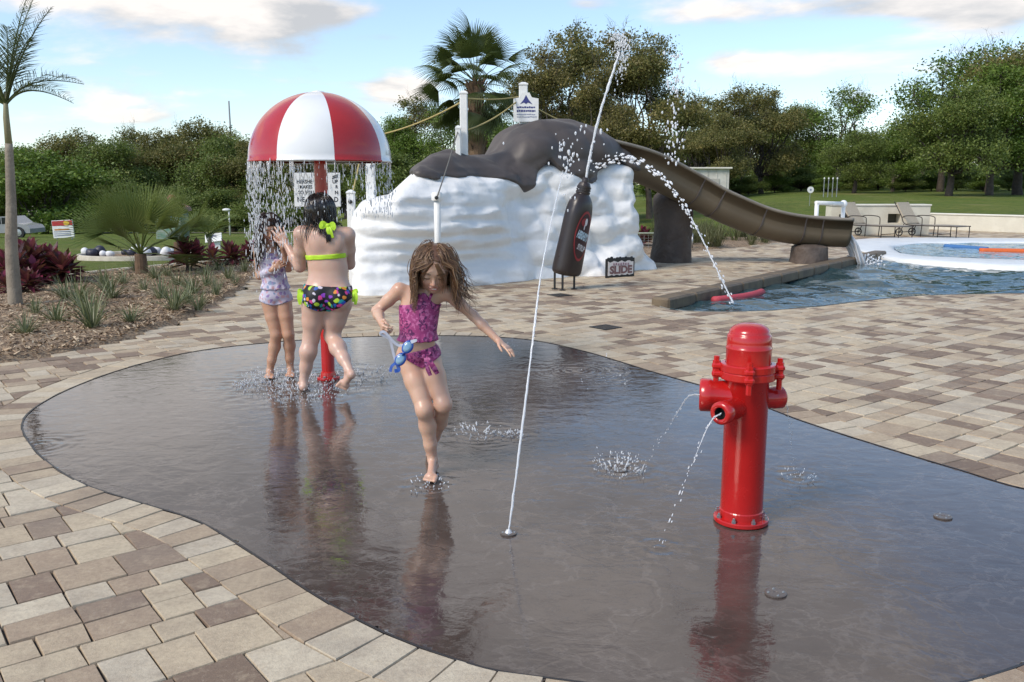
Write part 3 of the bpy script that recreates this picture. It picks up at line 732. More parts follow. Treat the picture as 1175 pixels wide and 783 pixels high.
M_CHOC = pmat('chocolate_brown_gelcoat', (.058, .047, .042), (.080, .065, .058), 1.6, .50, .25, 5, .02, grime=(.12, .10, .09))
put_ch = part('chocolate_topping', (Vw, F), M_CHOC, rock_o, True)
# ================================================================ SLIDE
sl = thing('water_slide', 'long brown open water slide curving down from white mound into the pool', 'slide', (*P(850, 300, 17)[:2], 0))
path = np.array([P(672, 178, 16.0), P(705, 186, 16.2), P(738, 196, 16.5), P(770, 211, 16.8), P(800, 226, 17.0), P(830, 241, 17.1), P(862, 254, 17.2), P(895, 263, 17.25), P(930, 267.5, 17.3), P(970, 269.5, 17.3)])
path = spline(path, False, 7)
def trough(path, w, hgt, th, rim=.035):
    """U section swept along the path: outer skin, rolled lips, inner skin"""
    a = np.linspace(0, PI, 15); r = w/2
    out = [(-r-rim, hgt), (-r-rim, hgt-.03), (-r, hgt-.035)]+[(-r*math.cos(q), -r*.75*math.sin(q)) for q in a]+[(r, hgt-.035), (r+rim, hgt-.03), (r+rim, hgt)]
    ri_ = r-th; inn_ = [(ri_*math.cos(q), -ri_*.75*math.sin(q)) for q in a]
    sec = np.array(out+inn_); k = len(sec); V = []; tg = np.gradient(path, axis=0)
    for i, p in enumerate(path):
        d = tg[i]/np.linalg.norm(tg[i]); x = np.cross(d, (0, 0, 1)); x /= np.linalg.norm(x); u = np.cross(x, d)
        V.append(p+sec[:, :1]*x+sec[:, 1:]*u)
    n = len(path); F = [[i*k+j, i*k+(j+1) % k, (i+1)*k+(j+1) % k, (i+1)*k+j] for i in range(n-1) for j in range(k)]
    no, ni = len(out), len(inn_)
    for base, flip in ((0, False), ((n-1)*k, True)):
        m_ = no//2
        ring = [base+j for j in range(k)]
        for j in range(2, no-3):       # end ribbon between outer and inner skin
            q = [ring[j], ring[j+1], ring[no+max(0, min(ni-1, ni-1-(j-2)))], ]
            jj0 = no+ni-1-(j-3) if j >= 3 else no+ni-1; jj1 = no+ni-1-(j-2) if j >= 2 else no+ni-1
            jj0 = min(max(jj0, no), no+ni-1); jj1 = min(max(jj1, no), no+ni-1)
            q = [base+j, base+j+1, base+jj1] if jj0 == jj1 else [base+j, base+j+1, base+jj1, base+jj0]
            F.append(q if flip else q[::-1])
    return np.vstack(V), F
m, t, b = newmat('brown_fibreglass'); v = t.obj()
c = t.mix(t.noise(v, 1.2, 5), (.105, .08, .052), (.14, .108, .068)); c = t.mix(t.ramp(t.noise(t.mapping(v, (1, 1, 3)), 5, 8, .7), [(.5, (0, 0, 0)), (.8, (.6, .6, .6))]), c, (.09, .07, .05))
t.set(b.inputs['Base Color'], c); b.inputs['Roughness'].default_value = .48; t.set(b.inputs['Normal'], t.bump(t.noise(v, 30, 4), .12, .01)); M_SLIDE = m
part('trough', trough(path, .66, .30, .02), M_SLIDE, sl, True)
for sg in (-1, 1):
    rl = []; tg_ = np.gradient(path, axis=0)
    for i, p in enumerate(path):
        d = tg_[i]/np.linalg.norm(tg_[i]); x = np.cross(d, (0, 0, 1)); x /= np.linalg.norm(x); rl.append(p+x*sg*.35+np.cross(x, d)*.305)
    part('rim', tube(rl, .030, 10), pmat('taupe_rim', (.26, .225, .18), (.2, .175, .14), 3, .45, .1), sl, True)
for i in (26, 32, 43, 53, 57):
    q = path[max(0, i-1):i+2]; q = q[1]+np.array([-.012, .012])[:, None]*((q[2]-q[0])/np.linalg.norm(q[2]-q[0]))[None] if len(q) > 2 else q
    part('seam_flange', trough(q, .69, .285, .035, .02), M_CHOC, sl)
m_sup = pmat('brown_rock_render', (.095, .068, .052), (.06, .043, .034), 2.2, .7, .9, 5, .06, grime=(.15, .12, .10))
def pillar(pts, hgt, seed, lean=0.0):
    p = resample(ccw(spline(pts, True, 6)), .07); n = len(p); rings = 22; V = []
    c = p.mean(0)
    for i in range(rings):
        z = hgt*i/(rings-1); tz_ = i/(rings-1); k = 1.0-.10*tz_-.35*smoothstep(.8, 1.0, tz_)**2
        q = c+(p-c)*k; nn = (p-c)/np.linalg.norm(p-c, axis=1)[:, None]
        q = q+nn*(.09*fbm(p[:, 0]*2.3+seed, p[:, 1]*2.3, np.full(n, z*1.6), 3))[:, None]
        V.append(np.c_[q[:, 0]+lean*z, q[:, 1], np.full(n, z)])
    F = [[i*n+j, i*n+(j+1) % n, (i+1)*n+(j+1) % n, (i+1)*n+j] for i in range(rings-1) for j in range(n)]; F.append([(rings-1)*n+j for j in range(n)])
    return np.vstack(V), F
s1 = G(772, 301)[:2]; part('support_column', pillar(s1+np.array([[-.40, 0], [-.2, -.22], [.2, -.25], [.38, 0], [.3, .45], [-.3, .45]]), 1.42, 1), m_sup, sl, True)
s2 = G(931, 302)[:2]; part('support_column', pillar(s2+np.array([[-.30, -.15], [.05, -.25], [.34, -.05], [.30, .45], [-.30, .45]]), .36, 4), m_sup, sl, True)
# ================================================================ HYDRANT
hb = G(850, 597); hy = thing('fire_hydrant', 'red metal play fire hydrant spraying thin water streams on the wet pad', 'hydrant', hb)
hx, hy_, _ = hb
H = .92; r0 = .094
part('body', lathe([(r0, .02), (r0, .66), (r0+.004, .663)], 40, hb, cap=False), M_RED, hy, True)
part('base_flange', lathe([(0.0, .0), (.118, .0), (.122, .004), (.122, .018), (.118, .022), (r0+.003, .022), (r0+.003, .055), (r0, .06)], 40, hb, cap=False), M_RED, hy)
for i in range(8):
    a = 2*PI*i/8+.25; part('bolt', lathe([(.010, 0), (.010, .012), (.006, .013), (.006, .022), (.0, .023)], 6, (hx+.110*math.cos(a), hy_+.110*math.sin(a), .022), cap=False), M_STEEL, hy)
part('collar', lathe([(r0, .655), (.118, .66), (.120, .664), (.120, .690), (.117, .694), (.122, .698), (.122, .724), (.118, .728), (r0+.006, .730)], 40, hb, cap=False), M_RED, hy)
for i in range(4):
    a = math.radians(-12+90*i); d = np.array([math.cos(a), math.sin(a), 0]); x_ = np.array([-d[1], d[0], 0])
    ear = join(place(box((0, 0, 0), (.055, .045, .03), None, .01), hb+d*.128+np.array([0, 0, .676]), d, x_), place(box((0, 0, 0), (.055, .045, .03), None, .01), hb+d*.128+np.array([0, 0, .712]), d, x_))
    part('lug', ear, M_RED, hy)
    part('bolt', join(lathe([(.013, -.045), (.013, .0), (.018, .001), (.018, .075), (.013, .077), (.013, .095), (.0, .097)], 6, hb+d*.135+np.array([0, 0, .66]), cap=False)), M_RED, hy)
capp = [(r0+.004, .725), (r0+.004, .79), (r0+.006, .795), (r0+.006, .80), (r0+.003, .803), (r0+.003, .825), (r0+.001, .852), (r0-.003, .858)]+[((r0-.005)*math.cos(q)**.8, .860+.046*math.sin(q)) for q in np.linspace(0, PI/2-.001, 10)]
part('bonnet', lathe(capp, 40, hb, cap=False), M_RED, hy, True)
def outlet(name, ang, z, r, ln, hole=True):
    d = np.array([math.cos(ang), math.sin(ang), 0]); c0 = hb+np.array([0, 0, z])
    o = part(name, lathe([(r*.94, .05), (r*.94, ln-.055), (r, ln-.05), (r, ln-.008), (r-.007, ln), (r*.55, ln), (r*.52, ln-.004)], 28, c0, d, cap=False), M_RED, hy, True)
    pr2 = lathe([(r*.52, ln-.004), (r*.50, ln-.05), (0, ln-.05)], 20, c0, d, cap=False)
    part('nozzle_hole', pr2, M_BLACKP, o)
outlet('outlet', math.radians(226), .54, .050, .225)
outlet('outlet', math.radians(168), .575, .074, .205)
outlet('outlet', math.radians(12), .565, .050, .175)
# ================================================================ MUSHROOM
mb = G(377, 435); MX, MY, _ = mb; mu = thing('mushroom_shower', 'red and white striped mushroom shower raining water on the girls', 'shower', mb)
rim_z = P(368, 186, MY)[2]; MR = .525; mh = .495
part('pole', lathe([(.050, .02), (.050, rim_z+.45)], 28, mb, cap=False), M_RED, mu, True)
part('base_flange', lathe([(0, 0), (.085, 0), (.088, .004), (.088, .018), (.08, .022), (.062, .022), (.056, .06), (.05, .065)], 32, mb, cap=False), M_RED, mu)
for i in range(6):
    a = 2*PI*i/6+.3; part('bolt', lathe([(.010, 0), (.010, .014), (.0, .015)], 6, (MX+.074*math.cos(a), MY+.074*math.sin(a), .022), cap=False), M_STEEL, mu)
seg = 96; prof = [(MR*math.cos(q), rim_z+.012+mh*math.sin(q)) for q in np.linspace(0, PI/2, 22)][:-1]+[(.004, rim_z+.012+mh)]
prof = [(MR-.03, rim_z-.002), (MR+.006, rim_z-.004), (MR+.006, rim_z+.008)]+prof
rotA = math.radians(-90-29+0)
V, F = lathe(prof, seg, (MX+.002, MY, 0), rot=0, cap=False)
x_, y_, d_ = frame((0, 0, 1), (0, 1, 0)); cenA = []
for f_ in F:
    cc = np.mean([V[i] for i in f_], 0)-np.array([MX+.002, MY, 0]); cenA.append((math.degrees(math.atan2(cc[1], cc[0])) + 90 + 21) % 360)
fm = [int(a//45) % 2 for a in cenA]
m_cap_w = pmat('white_gelcoat', (.80, .80, .79), (.74, .74, .73), 3, .2, .02, coat=.5)
m_cap_r = pmat('red_gelcoat', (.44, .018, .016), (.36, .014, .013), 3, .2, .02, coat=.5)
part('canopy', (V, F), [m_cap_w, m_cap_r], mu, True, fmat=fm)
Vi = np.array(V)-np.array([MX, MY, rim_z]); Vi = Vi[3*seg:]*np.array([.965, .965, .95])+np.array([MX, MY, rim_z]); F2 = [[i-3*seg for i in q][::-1] for q in F if min(q) >= 3*seg]
part('canopy_lining', (Vi, F2), m_cap_w, mu, True)
part('crown_button', lathe([(.05, rim_z+mh+.005), (.05, rim_z+mh+.013), (.02, rim_z+mh+.022), (0, rim_z+mh+.023)], 20, (MX+.002, MY, 0), cap=False), m_cap_w, mu, True)
# ================================================================ SYRUP BOTTLE FOUNTAIN
bt_lo, bt_hi = P(649, 316, 12.75), P(672.5, 204, 12.75)
axb = bt_hi-bt_lo; Lb = np.linalg.norm(axb); axb /= Lb
bt = thing('syrup_bottle_fountain', 'giant leaning dark brown syrup bottle on short legs squirting water upward', 'fountain', (bt_lo[0], bt_lo[1], 0))
wide = np.array([math.cos(math.radians(44)), math.sin(math.radians(44)), 0]); wide -= (wide@axb)*axb; wide /= np.linalg.norm(wide); thin = np.cross(axb, wide)
if thin[1] > 0: thin = -thin
def bsurf(prof_, n=40, p_=2.5):
    V = []; a = np.arange(n)*2*PI/n
    for rw, rt, h_ in prof_:
        cx_ = np.sign(np.cos(a))*np.abs(np.cos(a))**(2/p_); sy_ = np.sign(np.sin(a))*np.abs(np.sin(a))**(2/p_)
        V.append(bt_lo+axb*h_+(rw*cx_)[:, None]*wide+(rt*sy_)[:, None]*np.cross(axb, wide))
    m_ = len(prof_); F = [[i*n+j, i*n+(j+1) % n, (i+1)*n+(j+1) % n, (i+1)*n+j] for i in range(m_-1) for j in range(n)]
    F.append(list(range(n))[::-1]); F.append([(m_-1)*n+j for j in range(n)]); return np.vstack(V), F
k = Lb/1.42
bp = [(.10, .07, 0), (.17, .12, .012), (.205, .145, .04), (.218, .155, .09), (.215, .152, .3), (.205, .148, .6), (.20, .145, .85), (.185, .138, .98), (.162, .122, 1.08), (.115, .09, 1.16), (.09, .08, 1.18), (.085, .08, 1.2)]
bp = [(a*1.08, c_*1.10, h_*k) for a, c_, h_ in bp]
bq = spline(np.array(bp), False, 4)
m_bot = pmat('dark_brown_plastic', (.030, .021, .019), (.022, .016, .016), 3, .32, .12, 8, .01, grime=(.07, .05, .045))
part('bottle_body', bsurf(bq), m_bot, bt, True)
ridge = [(.0, .0, 1.195)]; ridge = [(.098, .098, 1.19)]
for i in range(3): h0 = 1.20+.034*i; ridge += [(.104, .104, h0), (.104, .104, h0+.022), (.094, .094, h0+.024), (.094, .094, h0+.033)]
ridge += [(.09, .09, 1.31), (.075, .075, 1.345), (.05, .05, 1.36), (.045, .045, 1.40), (.03, .03, 1.42)]
part('cap', bsurf([(a, c_, h_*k) for a, c_, h_ in ridge], 24, 2.0), m_bot, bt)
for du, dd in ((-15, .0), (-5, -.16), (12, .0)):
    q = G(651+du*.85, 328); q = np.array([bt_lo[0]+du*.0105, 12.75+dd, 0]); part('leg', join(tube([q, q+np.array([.0, 0, .30])], .016, 8), lathe([(.045, 0), (.045, .012), (.02, .016)], 10, q)), M_BLACKP, bt)
def on_bottle(VF, lift, zc):
    """wrap flat (x, y) on the broad front side of the bottle: x along the wide axis, y along the bottle axis"""
    V = np.asarray(VF[0]); out = []
    prof_w = np.array([(a, c_, h_) for a, c_, h_ in bq]); sg = 1.0 if (np.cross(axb, wide)@thin) > 0 else -1.0
    for x, y, z in V:
        h_ = zc+y; rw = np.interp(h_, prof_w[:, 2], prof_w[:, 0]); rt = np.interp(h_, prof_w[:, 2], prof_w[:, 1])
        q = np.clip(abs(x)/rw, 0, .985); dep = rt*(1-q**2.5)**(1/2.5)
        out.append(bt_lo+axb*h_+wide*x+thin*(dep+lift+z))
    return np.array(out), VF[1]
def disc(rx, ry, inner=0.0, n=36, c=(0, 0), rings=8):
    V = []; F = []
    for i in range(rings+1):
        q = inner+(1-inner)*i/rings
        for j in range(n): a = 2*PI*j/n; V.append((c[0]+rx*q*math.cos(a), c[1]+ry*q*math.sin(a), 0))
    for i in range(rings):
        for j in range(n): F.append([i*n+j, (i+1)*n+j, (i+1)*n+(j+1) % n, i*n+(j+1) % n])
    return np.array(V), F
zc = .60*k
m_lab = pmat('label_maroon', (.05, .014, .016), (.035, .012, .014), 9, .35, .05); m_labr = pmat('label_red', (.30, .03, .035), None, 9, .35, .05)
m_labw = pmat('label_white', (.7, .68, .68), None, 9, .4, .05); m_labb = pmat('label_pale_blue', (.38, .52, .60), (.5, .6, .66), 12, .4, .05)
lab = part('label', on_bottle(disc(.15, .36), .003, zc), m_lab, bt)
part('label_ring', on_bottle(disc(.15, .36, .90, rings=2), .006, zc), m_labr, lab)
part('label_flower', on_bottle(join(disc(.062, .06, 0, 20, (-.02, .20), 4)), .008, zc), m_labr, lab)
part('label_flower_tip', on_bottle(join(disc(.026, .055, 0, 16, (.01, .205), 4), disc(.012, .04, 0, 12, (-.01, .13), 3)), .011, zc), m_labw, lab)
T = text_vf("HERSHEY'S", .062, bold=.0035); c3, s3 = math.cos(.35), math.sin(.35)
def rot2(VF, a, dx, dy, sx_=1, sy_=1): V = np.asarray(VF[0])*np.array([sx_, sy_, 1]); return np.c_[V[:, 0]*math.cos(a)-V[:, 1]*math.sin(a)+dx, V[:, 0]*math.sin(a)+V[:, 1]*math.cos(a)+dy, V[:, 2]], VF[1]
part('lettering', on_bottle(rot2(T, math.radians(-14), .0, .0, .78, 2.3), .010, zc), m_labb, lab)
T = text_vf("SYRUP", .075, bold=.002); part('lettering', on_bottle(rot2(T, math.radians(-14), .01, -.17, .8, 1.5), .010, zc), m_labw, lab)
# ================================================================ SLIDE SIGN AT THE FOOT OF THE MOUND
def mini_board(name, label, cat, c, w, hgt, th, yaw, paint, tilt=0.0):
    o = thing(name, label, cat, c); x = np.array([math.cos(yaw), math.sin(yaw), 0]); n = np.array([math.sin(yaw), -math.cos(yaw), 0])
    y = np.array([0, 0, 1])*math.cos(tilt)-n*math.sin(tilt); y = np.array([0, 0, 1.]) if tilt == 0 else y/np.linalg.norm(y); n = np.cross(x, y)
    part('board', place(box((0, 0, 0), (w, hgt, th), None, .006), np.array(c)+y*hgt/2, x, y), paint, o); return o, x, y, n
sc_ = G(711, 318); sc_[1] -= .02; yaw = math.atan2(re[1], re[0])-.12
ss, x, y, n = mini_board('slide_sign', 'small black framed sign reading SLIDE standing against the white mound', 'sign', sc_, .60, .31, .03, yaw, M_BLACKP)
ctr = np.array(sc_)+y*.155+n*.018
wav = [(.27*math.cos(a)*(1/max(abs(math.cos(a)), abs(math.sin(a))*1.0)) if False else 0, 0) for a in []]
pts = []
for a in np.linspace(-1, 1, 14): pts.append((a*.265, -.115+.010*math.sin(a*15)))
for a in np.linspace(1, -1, 14): pts.append((a*.265, .105+.014*math.sin(a*11+1)))
part('panel', place(prism(pts, 0, .006), ctr, x, y), pmat('sign_cream', (.72, .68, .64), (.62, .56, .54), 14, .5, .1), ss)
T = text_vf('SLIDE', .17, bold=.008); T = (T[0]*np.array([1.12, 1, 1]), T[1]); part('lettering', place(T, ctr+n*.012-y*.035, x, y), pmat('sign_pink_brown', (.20, .10, .10), None, 9, .5, .05), ss)
sq = [box((-.15+.05*i, .062+.006*math.sin(i*2), 0), (.032, .04+.01*math.sin(i*3.1), .006), None, .002) for i in range(7)]
part('lettering', place(join(*sq), ctr+n*.010, x, y), pmat('sign_mauve', (.35, .22, .26), None, 9, .5, .05), ss)
cres = [ellipsoid((-.24+.06*i, .155+.010*math.sin(i*2.3), 0), (.036, .022+.007*math.sin(i*1.7), .014), 10, 6) for i in range(9)]
part('crest', place(join(*cres), np.array(sc_)+y*.155, x, y), M_BLACKP, ss)
# ================================================================ WHITE POSTS, ROPES, NOTICES
def post(label, u, v_top, Y, w, ztop=None, zb=0.0, name='white_post', group=None, head=True):
    p = P(u, v_top, Y); o = thing(name, label, 'post', (p[0], p[1], zb), group=group)
    part('shaft', box((p[0], p[1], (zb+p[2])/2), (w, w, p[2]-zb), None, .012), M_WHITE, o)
    part('post_cap', lathe([(w*.78, 0), (w*.78, .02), (w*.3, .05), (0, .055)], 4, (p[0], p[1], p[2]-.001), rot=PI/4, cap=False), M_WHITE, o)
    return o, p
pA, tA = post('tallest white post rising through the left end of the chocolate topping', 532, 108, 14.2, .12, zb=1.5)
pB, tB = post('short white post pressed against the tallest white post', 525.8, 148, 14.05, .085, zb=1.5)
pC, tC = post('white post carrying the small notice with a dark blue triangle', 600.5, 98, 15.7, .15, zb=1.6)
pD, tD = post('white post standing under the right rim of the striped mushroom', 424.5, 178, 13.6, .135, zb=0)
pE, tE = post('small white post with a dark bolt left of the mound', 402.5, 222, 12.9, .11, zb=0)
part('bolt', lathe([(.03, 0), (.03, .02), (0, .022)], 10, (tE[0], tE[1]-.058, tE[2]-.12), (0, -1, 0)), M_BLACKP, pE)
fit = P(501.5, 227, 12.40)
pF = thing('wall_post', 'short white pipe post set into the rippled face of the mound', 'post', (fit[0], fit[1], 0))
part('shaft', lathe([(.046, .15), (.046, fit[2]+.05)], 20, (fit[0], fit[1], 0)), M_WHITE, pF, True)
part('post_cap', lathe([(.075, 0), (.08, .01), (.08, .09), (.06, .115), (0, .12)], 20, (fit[0], fit[1], fit[2]-.04), cap=False), M_WHITE, pF, True)
part('eye_bolt', lathe([(.026, 0), (.026, .05), (.012, .055), (0, .055)], 12, (fit[0], fit[1]-.06, fit[2]), (0, -1, 0), cap=False), M_BLACKP, pF)
def rope(label, a, b_, sag, r=.012, mat=None):
    a = np.array(a); b_ = np.array(b_); q = np.array([a+(b_-a)*s_-np.array([0, 0, sag*4*s_*(1-s_)]) for s_ in np.linspace(0, 1, 18)])
    o = solo('rope', tube(q, r, 6), mat or M_ROPE, (a+b_)/2, True); tag(o, label, 'rope', 'ropes slung between the white posts')
rope('yellow rope running level from the tallest post to the notice post', P(536, 113, 14.2), P(596, 111, 15.7), .03)
rope('yellow rope rising from mid tallest post to the notice post', P(537, 149, 14.2), P(596, 114, 15.65), .06)
rope('yellow rope slanting from behind the mushroom dome to the tallest post', P(418, 158, 15.5), P(528, 118, 14.2), .08)
rope('yellow rope slanting down from the notice post to the chocolate hump', P(606, 118, 15.75), P(655, 143, 16.1), .03)
rope('dark thin rope from the wall post up to the short white post', P(502, 225, 12.2), P(525, 152, 14.0), .02, .010, pmat('grey_rope', (.16, .15, .13), None, 40, .8, .3))
rope('yellow rope from the small bolted post up under the mushroom', P(404, 224, 12.85), P(413, 183, 13.4), .01)
nc = P(603.5, 123, 15.55); nb = thing('notice_sign', 'small white notice with a dark blue triangle fixed on a white post', 'sign', nc)
m_navy = pmat('navy_print', (.03, .03, .16), (.04, .05, .2), 20, .5, .05); m_grey = pmat('grey_print', (.25, .27, .38), None, 20, .5, .05)
hs = [(-.215, -.245), (.215, -.245), (.215, .14), (.10, .16), (.06, .24), (-.06, .24), (-.10, .16), (-.215, .14)]
X3, Y3 = np.array([1., 0, 0]), np.array([0, 0, 1.]); N3 = np.array([0, -1., 0])
part('board', place(prism(hs, -.01, .01), nc, X3, Y3), M_WHITE, nb)
part('triangle', place(prism([(-.10, .05), (-.035, .075), (0, .05), (.035, .075), (.11, .045), (.045, .12), (0, .20), (-.04, .12)], 0, .004), nc+N3*.011, X3, Y3), m_navy, nb)
rr_ = random.Random(4); ln = []
for row, (yy, hh_) in enumerate(((-.005, .03), (-.065, .035), (-.125, .018), (-.165, .018))):
    x0 = -.16
    while x0 < .15:
        w_ = rr_.uniform(.015, .045); ln.append((row, box((x0+w_/2, yy+rr_.uniform(-.003, .003), 0), (w_*.8, hh_*rr_.uniform(.7, 1), .003)))); x0 += w_
part('lettering', place(join(*[q for r_, q in ln if r_ < 2]), nc+N3*.012, X3, Y3), m_navy, nb)
part('lettering', place(join(*[q for r_, q in ln if r_ >= 2]), nc+N3*.012, X3, Y3), m_grey, nb)
# white notice behind the mushroom pole
wc = P(364, 218, 9.6); wn = thing('rules_sign', 'white notice board with black capitals hidden partly by the mushroom pole', 'sign', (wc[0], wc[1], 0))
W_, H_ = .50, .36
part('board', place(box((0, 0, 0), (W_, H_, .012), None, .004), wc, X3, Y3), M_WHITE, wn)
part('post', lathe([(.025, 0), (.025, wc[2]+H_/2)], 12, (wc[0]+.03, wc[1]+.035, 0)), M_WHITE, wn, True)
for i, (l, r_, yy, sz) in enumerate([('HERSHE', 'UP', .085, .056), ('MAKES', 'R', .03, .052), ('SO YOU', 'N', -.03, .054), ('NE', 'D', -.105, .075)]):
    T = text_vf(l, sz, 'LEFT', bold=.0012); T = ((T[0]-np.array([T[0][:, 0].min(), 0, 0]))*np.array([.86, 1, 1]), T[1])
    part('lettering', place(T, wc+N3*.009+Y3*yy+X3*(-.215 + (0, .03, .012, .0)[i]), X3, Y3), M_BLACKP, wn)
    T = text_vf(r_, sz, 'RIGHT', bold=.0012); T = (T[0]*np.array([.86, 1, 1]), T[1])
    part('lettering', place(T, wc+N3*.009+Y3*yy+X3*.225, X3, Y3), M_BLACKP, wn)
part('arrow_mark', place(join(prism([(-.03, 0), (.03, 0.02), (.03, .03), (-.03, .01)], 0, .002), prism([(-.035, -.02), (.03, 0.0), (.03, .01), (-.035, -.01)], 0, .002)), wc+N3*.009+X3*.20+Y3*.135, X3, Y3), M_BLACKP, wn)
# ================================================================ FAR DECK: LOUNGERS, WALLS, PIPE RAIL
m_sling = pmat('taupe_sling', (.46, .39, .29), (.38, .32, .235), 30, .7, .25, 120, .004)
m_slingd = pmat('taupe_sling_seat', (.30, .265, .21), (.24, .21, .17), 30, .7, .25, 120, .004)
def lounger(name, label, loc, rz):
    o = thing(name, label, 'lounger', loc, rz, group='loungers on the deck by the pool'); OFF[o.name] = np.zeros(3)
    # local: +x = foot end, width along y
    def curve(pts, w=.30, th=.03):
        p = spline(np.array(pts), False, 6); n = len(p); V = []
        tg = np.gradient(p, axis=0); tg /= np.linalg.norm(tg, axis=1)[:, None]; nn = np.c_[-tg[:, 1], tg[:, 0]]
        for s_ in (-w, w):
            for sg in (0, -th): V.append(np.c_[p[:, 0]+nn[:, 0]*sg, np.full(n, s_), p[:, 1]+nn[:, 1]*sg])
        V = np.vstack(V); F = []
        for i in range(n-1):
            a, b_, c_, d_2 = i, n+i, 2*n+i, 3*n+i
            F += [[a, c_, c_+1, a+1], [b_, b_+1, d_2+1, d_2], [a, a+1, b_+1, b_], [c_, d_2, d_2+1, c_+1]]
        F += [[0, n, 3*n, 2*n], [n-1, 3*n-1, 4*n-1, 2*n-1]]; return V, F
    part('seat', curve([(-.30, .36), (.1, .345), (.6, .36), (1.15, .355), (1.22, .34)]), m_slingd, o)
    part('backrest', curve([(-.28, .37), (-.40, .55), (-.58, .82), (-.66, .97)]), m_sling, o)
    for s_ in (-.33, .33):
        fr = o
        part('side_rail', tube(spline(np.array([(-.70, s_, 1.0), (-.45, s_, .60), (-.30, s_, .36), (.2, s_, .33), (1.2, s_, .335), (1.26, s_, .30), (1.26, s_, .0)]), False, 5), .014, 8), M_DARK, o, True)
        part('armrest', tube(spline(np.array([(-.42, s_, .55), (-.25, s_, .60), (.15, s_, .58), (.22, s_, .45), (.20, s_, .02)]), False, 5), .013, 8), M_DARK, o, True)
        part('leg', tube([(.72, s_, .34), (.72, s_, 0)], .013, 8), M_DARK, o, True)
        part('leg', tube([(-.34, s_, .36), (-.46, s_, .10)], .013, 8), M_DARK, o, True)
        wl = part('wheel', tube([(-.48+.105*math.cos(a), s_, .115+.105*math.sin(a)) for a in np.linspace(0, 2*PI, 17)], .018, 8, up=(0, 1, 0)), M_BLACKP, o, True)
        part('hub', join(lathe([(.03, -.02), (.03, .02)], 10, (-.48, s_, .115), (0, 1, 0)), box((-.48, s_, .115), (.2, .012, .018)), box((-.48, s_, .115), (.018, .012, .2))), M_DARK, wl)
    for xa, za in ((-.48, .115), (.72, .10), (1.26, .335)): part('crossbar', tube([(xa, -.33, za), (xa, .33, za)], .012, 6), M_DARK, o)
    return o
c1 = G(993, 271.5); c2 = G(1056, 271.5); rzl = math.radians(-56)
l1 = lounger('chaise_lounge', 'tan sling chaise lounge with dark legs nearer to the white pipe rail', c1, rzl)
l2 = dup(l1, c2, rzl, label='tan sling chaise lounge with dark legs in front of the long low wall')
m_stucco = pmat('cream_stucco', (.66, .62, .51), (.58, .54, .44), 2.2, .8, .3, 40, .01, grime=(.44, .40, .32))
m_copw = pmat('pale_wall_cap', (.70, .67, .58), (.62, .59, .5), 3, .7, .2)
wa, wb, wcn = G(1066, 263.3)[:2], G(1180, 267.8)[:2], None
dw = (wb-wa)/np.linalg.norm(wb-wa); wb = wa+dw*9.5; Lw = np.linalg.norm(wb-wa); mid = (wa+wb)/2
lw = thing('low_wall', 'long cream stucco retaining wall holding back the lawn behind the loungers', 'wall', (*mid, 0)); Rw = rotz(math.atan2(dw[1], dw[0]))
part('wall_body', box((mid[0], mid[1], .25), (Lw, .24, .5), Rw, .01), m_stucco, lw); part('wall_cap', box((mid[0], mid[1], .527), (Lw+.04, .30, .055), Rw, .015), m_copw, lw)
# white block bench with openings
ba = P(1005, 262, 27.0); bw_ = thing('block_bench', 'white masonry block bench with square dark openings behind the loungers', 'bench', (ba[0], ba[1], 0))
xs0, xs1 = P(953, 250, 27)[0], P(1066, 250, 27)[0]; zt_ = P(1000, 236.5, 27)[2]
ops = [(P(1018, 250, 27)[0], P(1033, 250, 27)[0], P(1, 256, 27)[2], P(1, 245.5, 27)[2]), (P(962, 250, 27)[0], P(975, 250, 27)[0], P(1, 256, 27)[2], P(1, 246, 27)[2])]
ops.sort(); bx_ = []; x0 = xs0
for (a, b_, za, zb_) in ops:
    bx_ += [box(((x0+a)/2, 27.2, zt_/2), (a-x0, .5, zt_)), box(((a+b_)/2, 27.2, za/2), (b_-a, .498, za)), box(((a+b_)/2, 27.2, (zt_+zb_)/2), (b_-a, .498, zt_-zb_))]; x0 = b_
bx_.append(box(((x0+xs1)/2, 27.2, zt_/2), (xs1-x0, .5, zt_)))
part('block_body', join(*bx_), m_stucco, bw_); part('block_cap', box(((xs0+xs1)/2, 27.2, zt_+.026), (xs1-xs0+.06, .56, .05), None, .01), m_copw, bw_)
for a, b_, za, zb_ in ops: part('niche', box(((a+b_)/2, 27.30, (za+zb_)/2), (b_-a-.004, .02, zb_-za-.004)), pmat('niche_painted_shade', (.10, .10, .08), None, 9, .7, .1), bw_)  # dark back panels: the shade inside the openings is put into their colour
pa, pb_ = P(937.5, 233, 23.5), P(968, 234, 24.5)
prl = thing('pipe_rail', 'white pipe rail frame standing behind the mouth of the slide', 'rail', ((pa[0]+pb_[0])/2, (pa[1]+pb_[1])/2, 0))
for q in (pa, pb_): part('upright', lathe([(.055, 0), (.055, q[2])], 16, (q[0], q[1], 0)), M_WHITE, prl, True)
part('top_pipe', tube([pa+(pa-pb_)*.03, pb_+(pb_-pa)*.03], .055, 14), M_WHITE, prl, True); part('elbow', ellipsoid(pb_, (.10, .10, .10)), M_WHITE, prl, True)
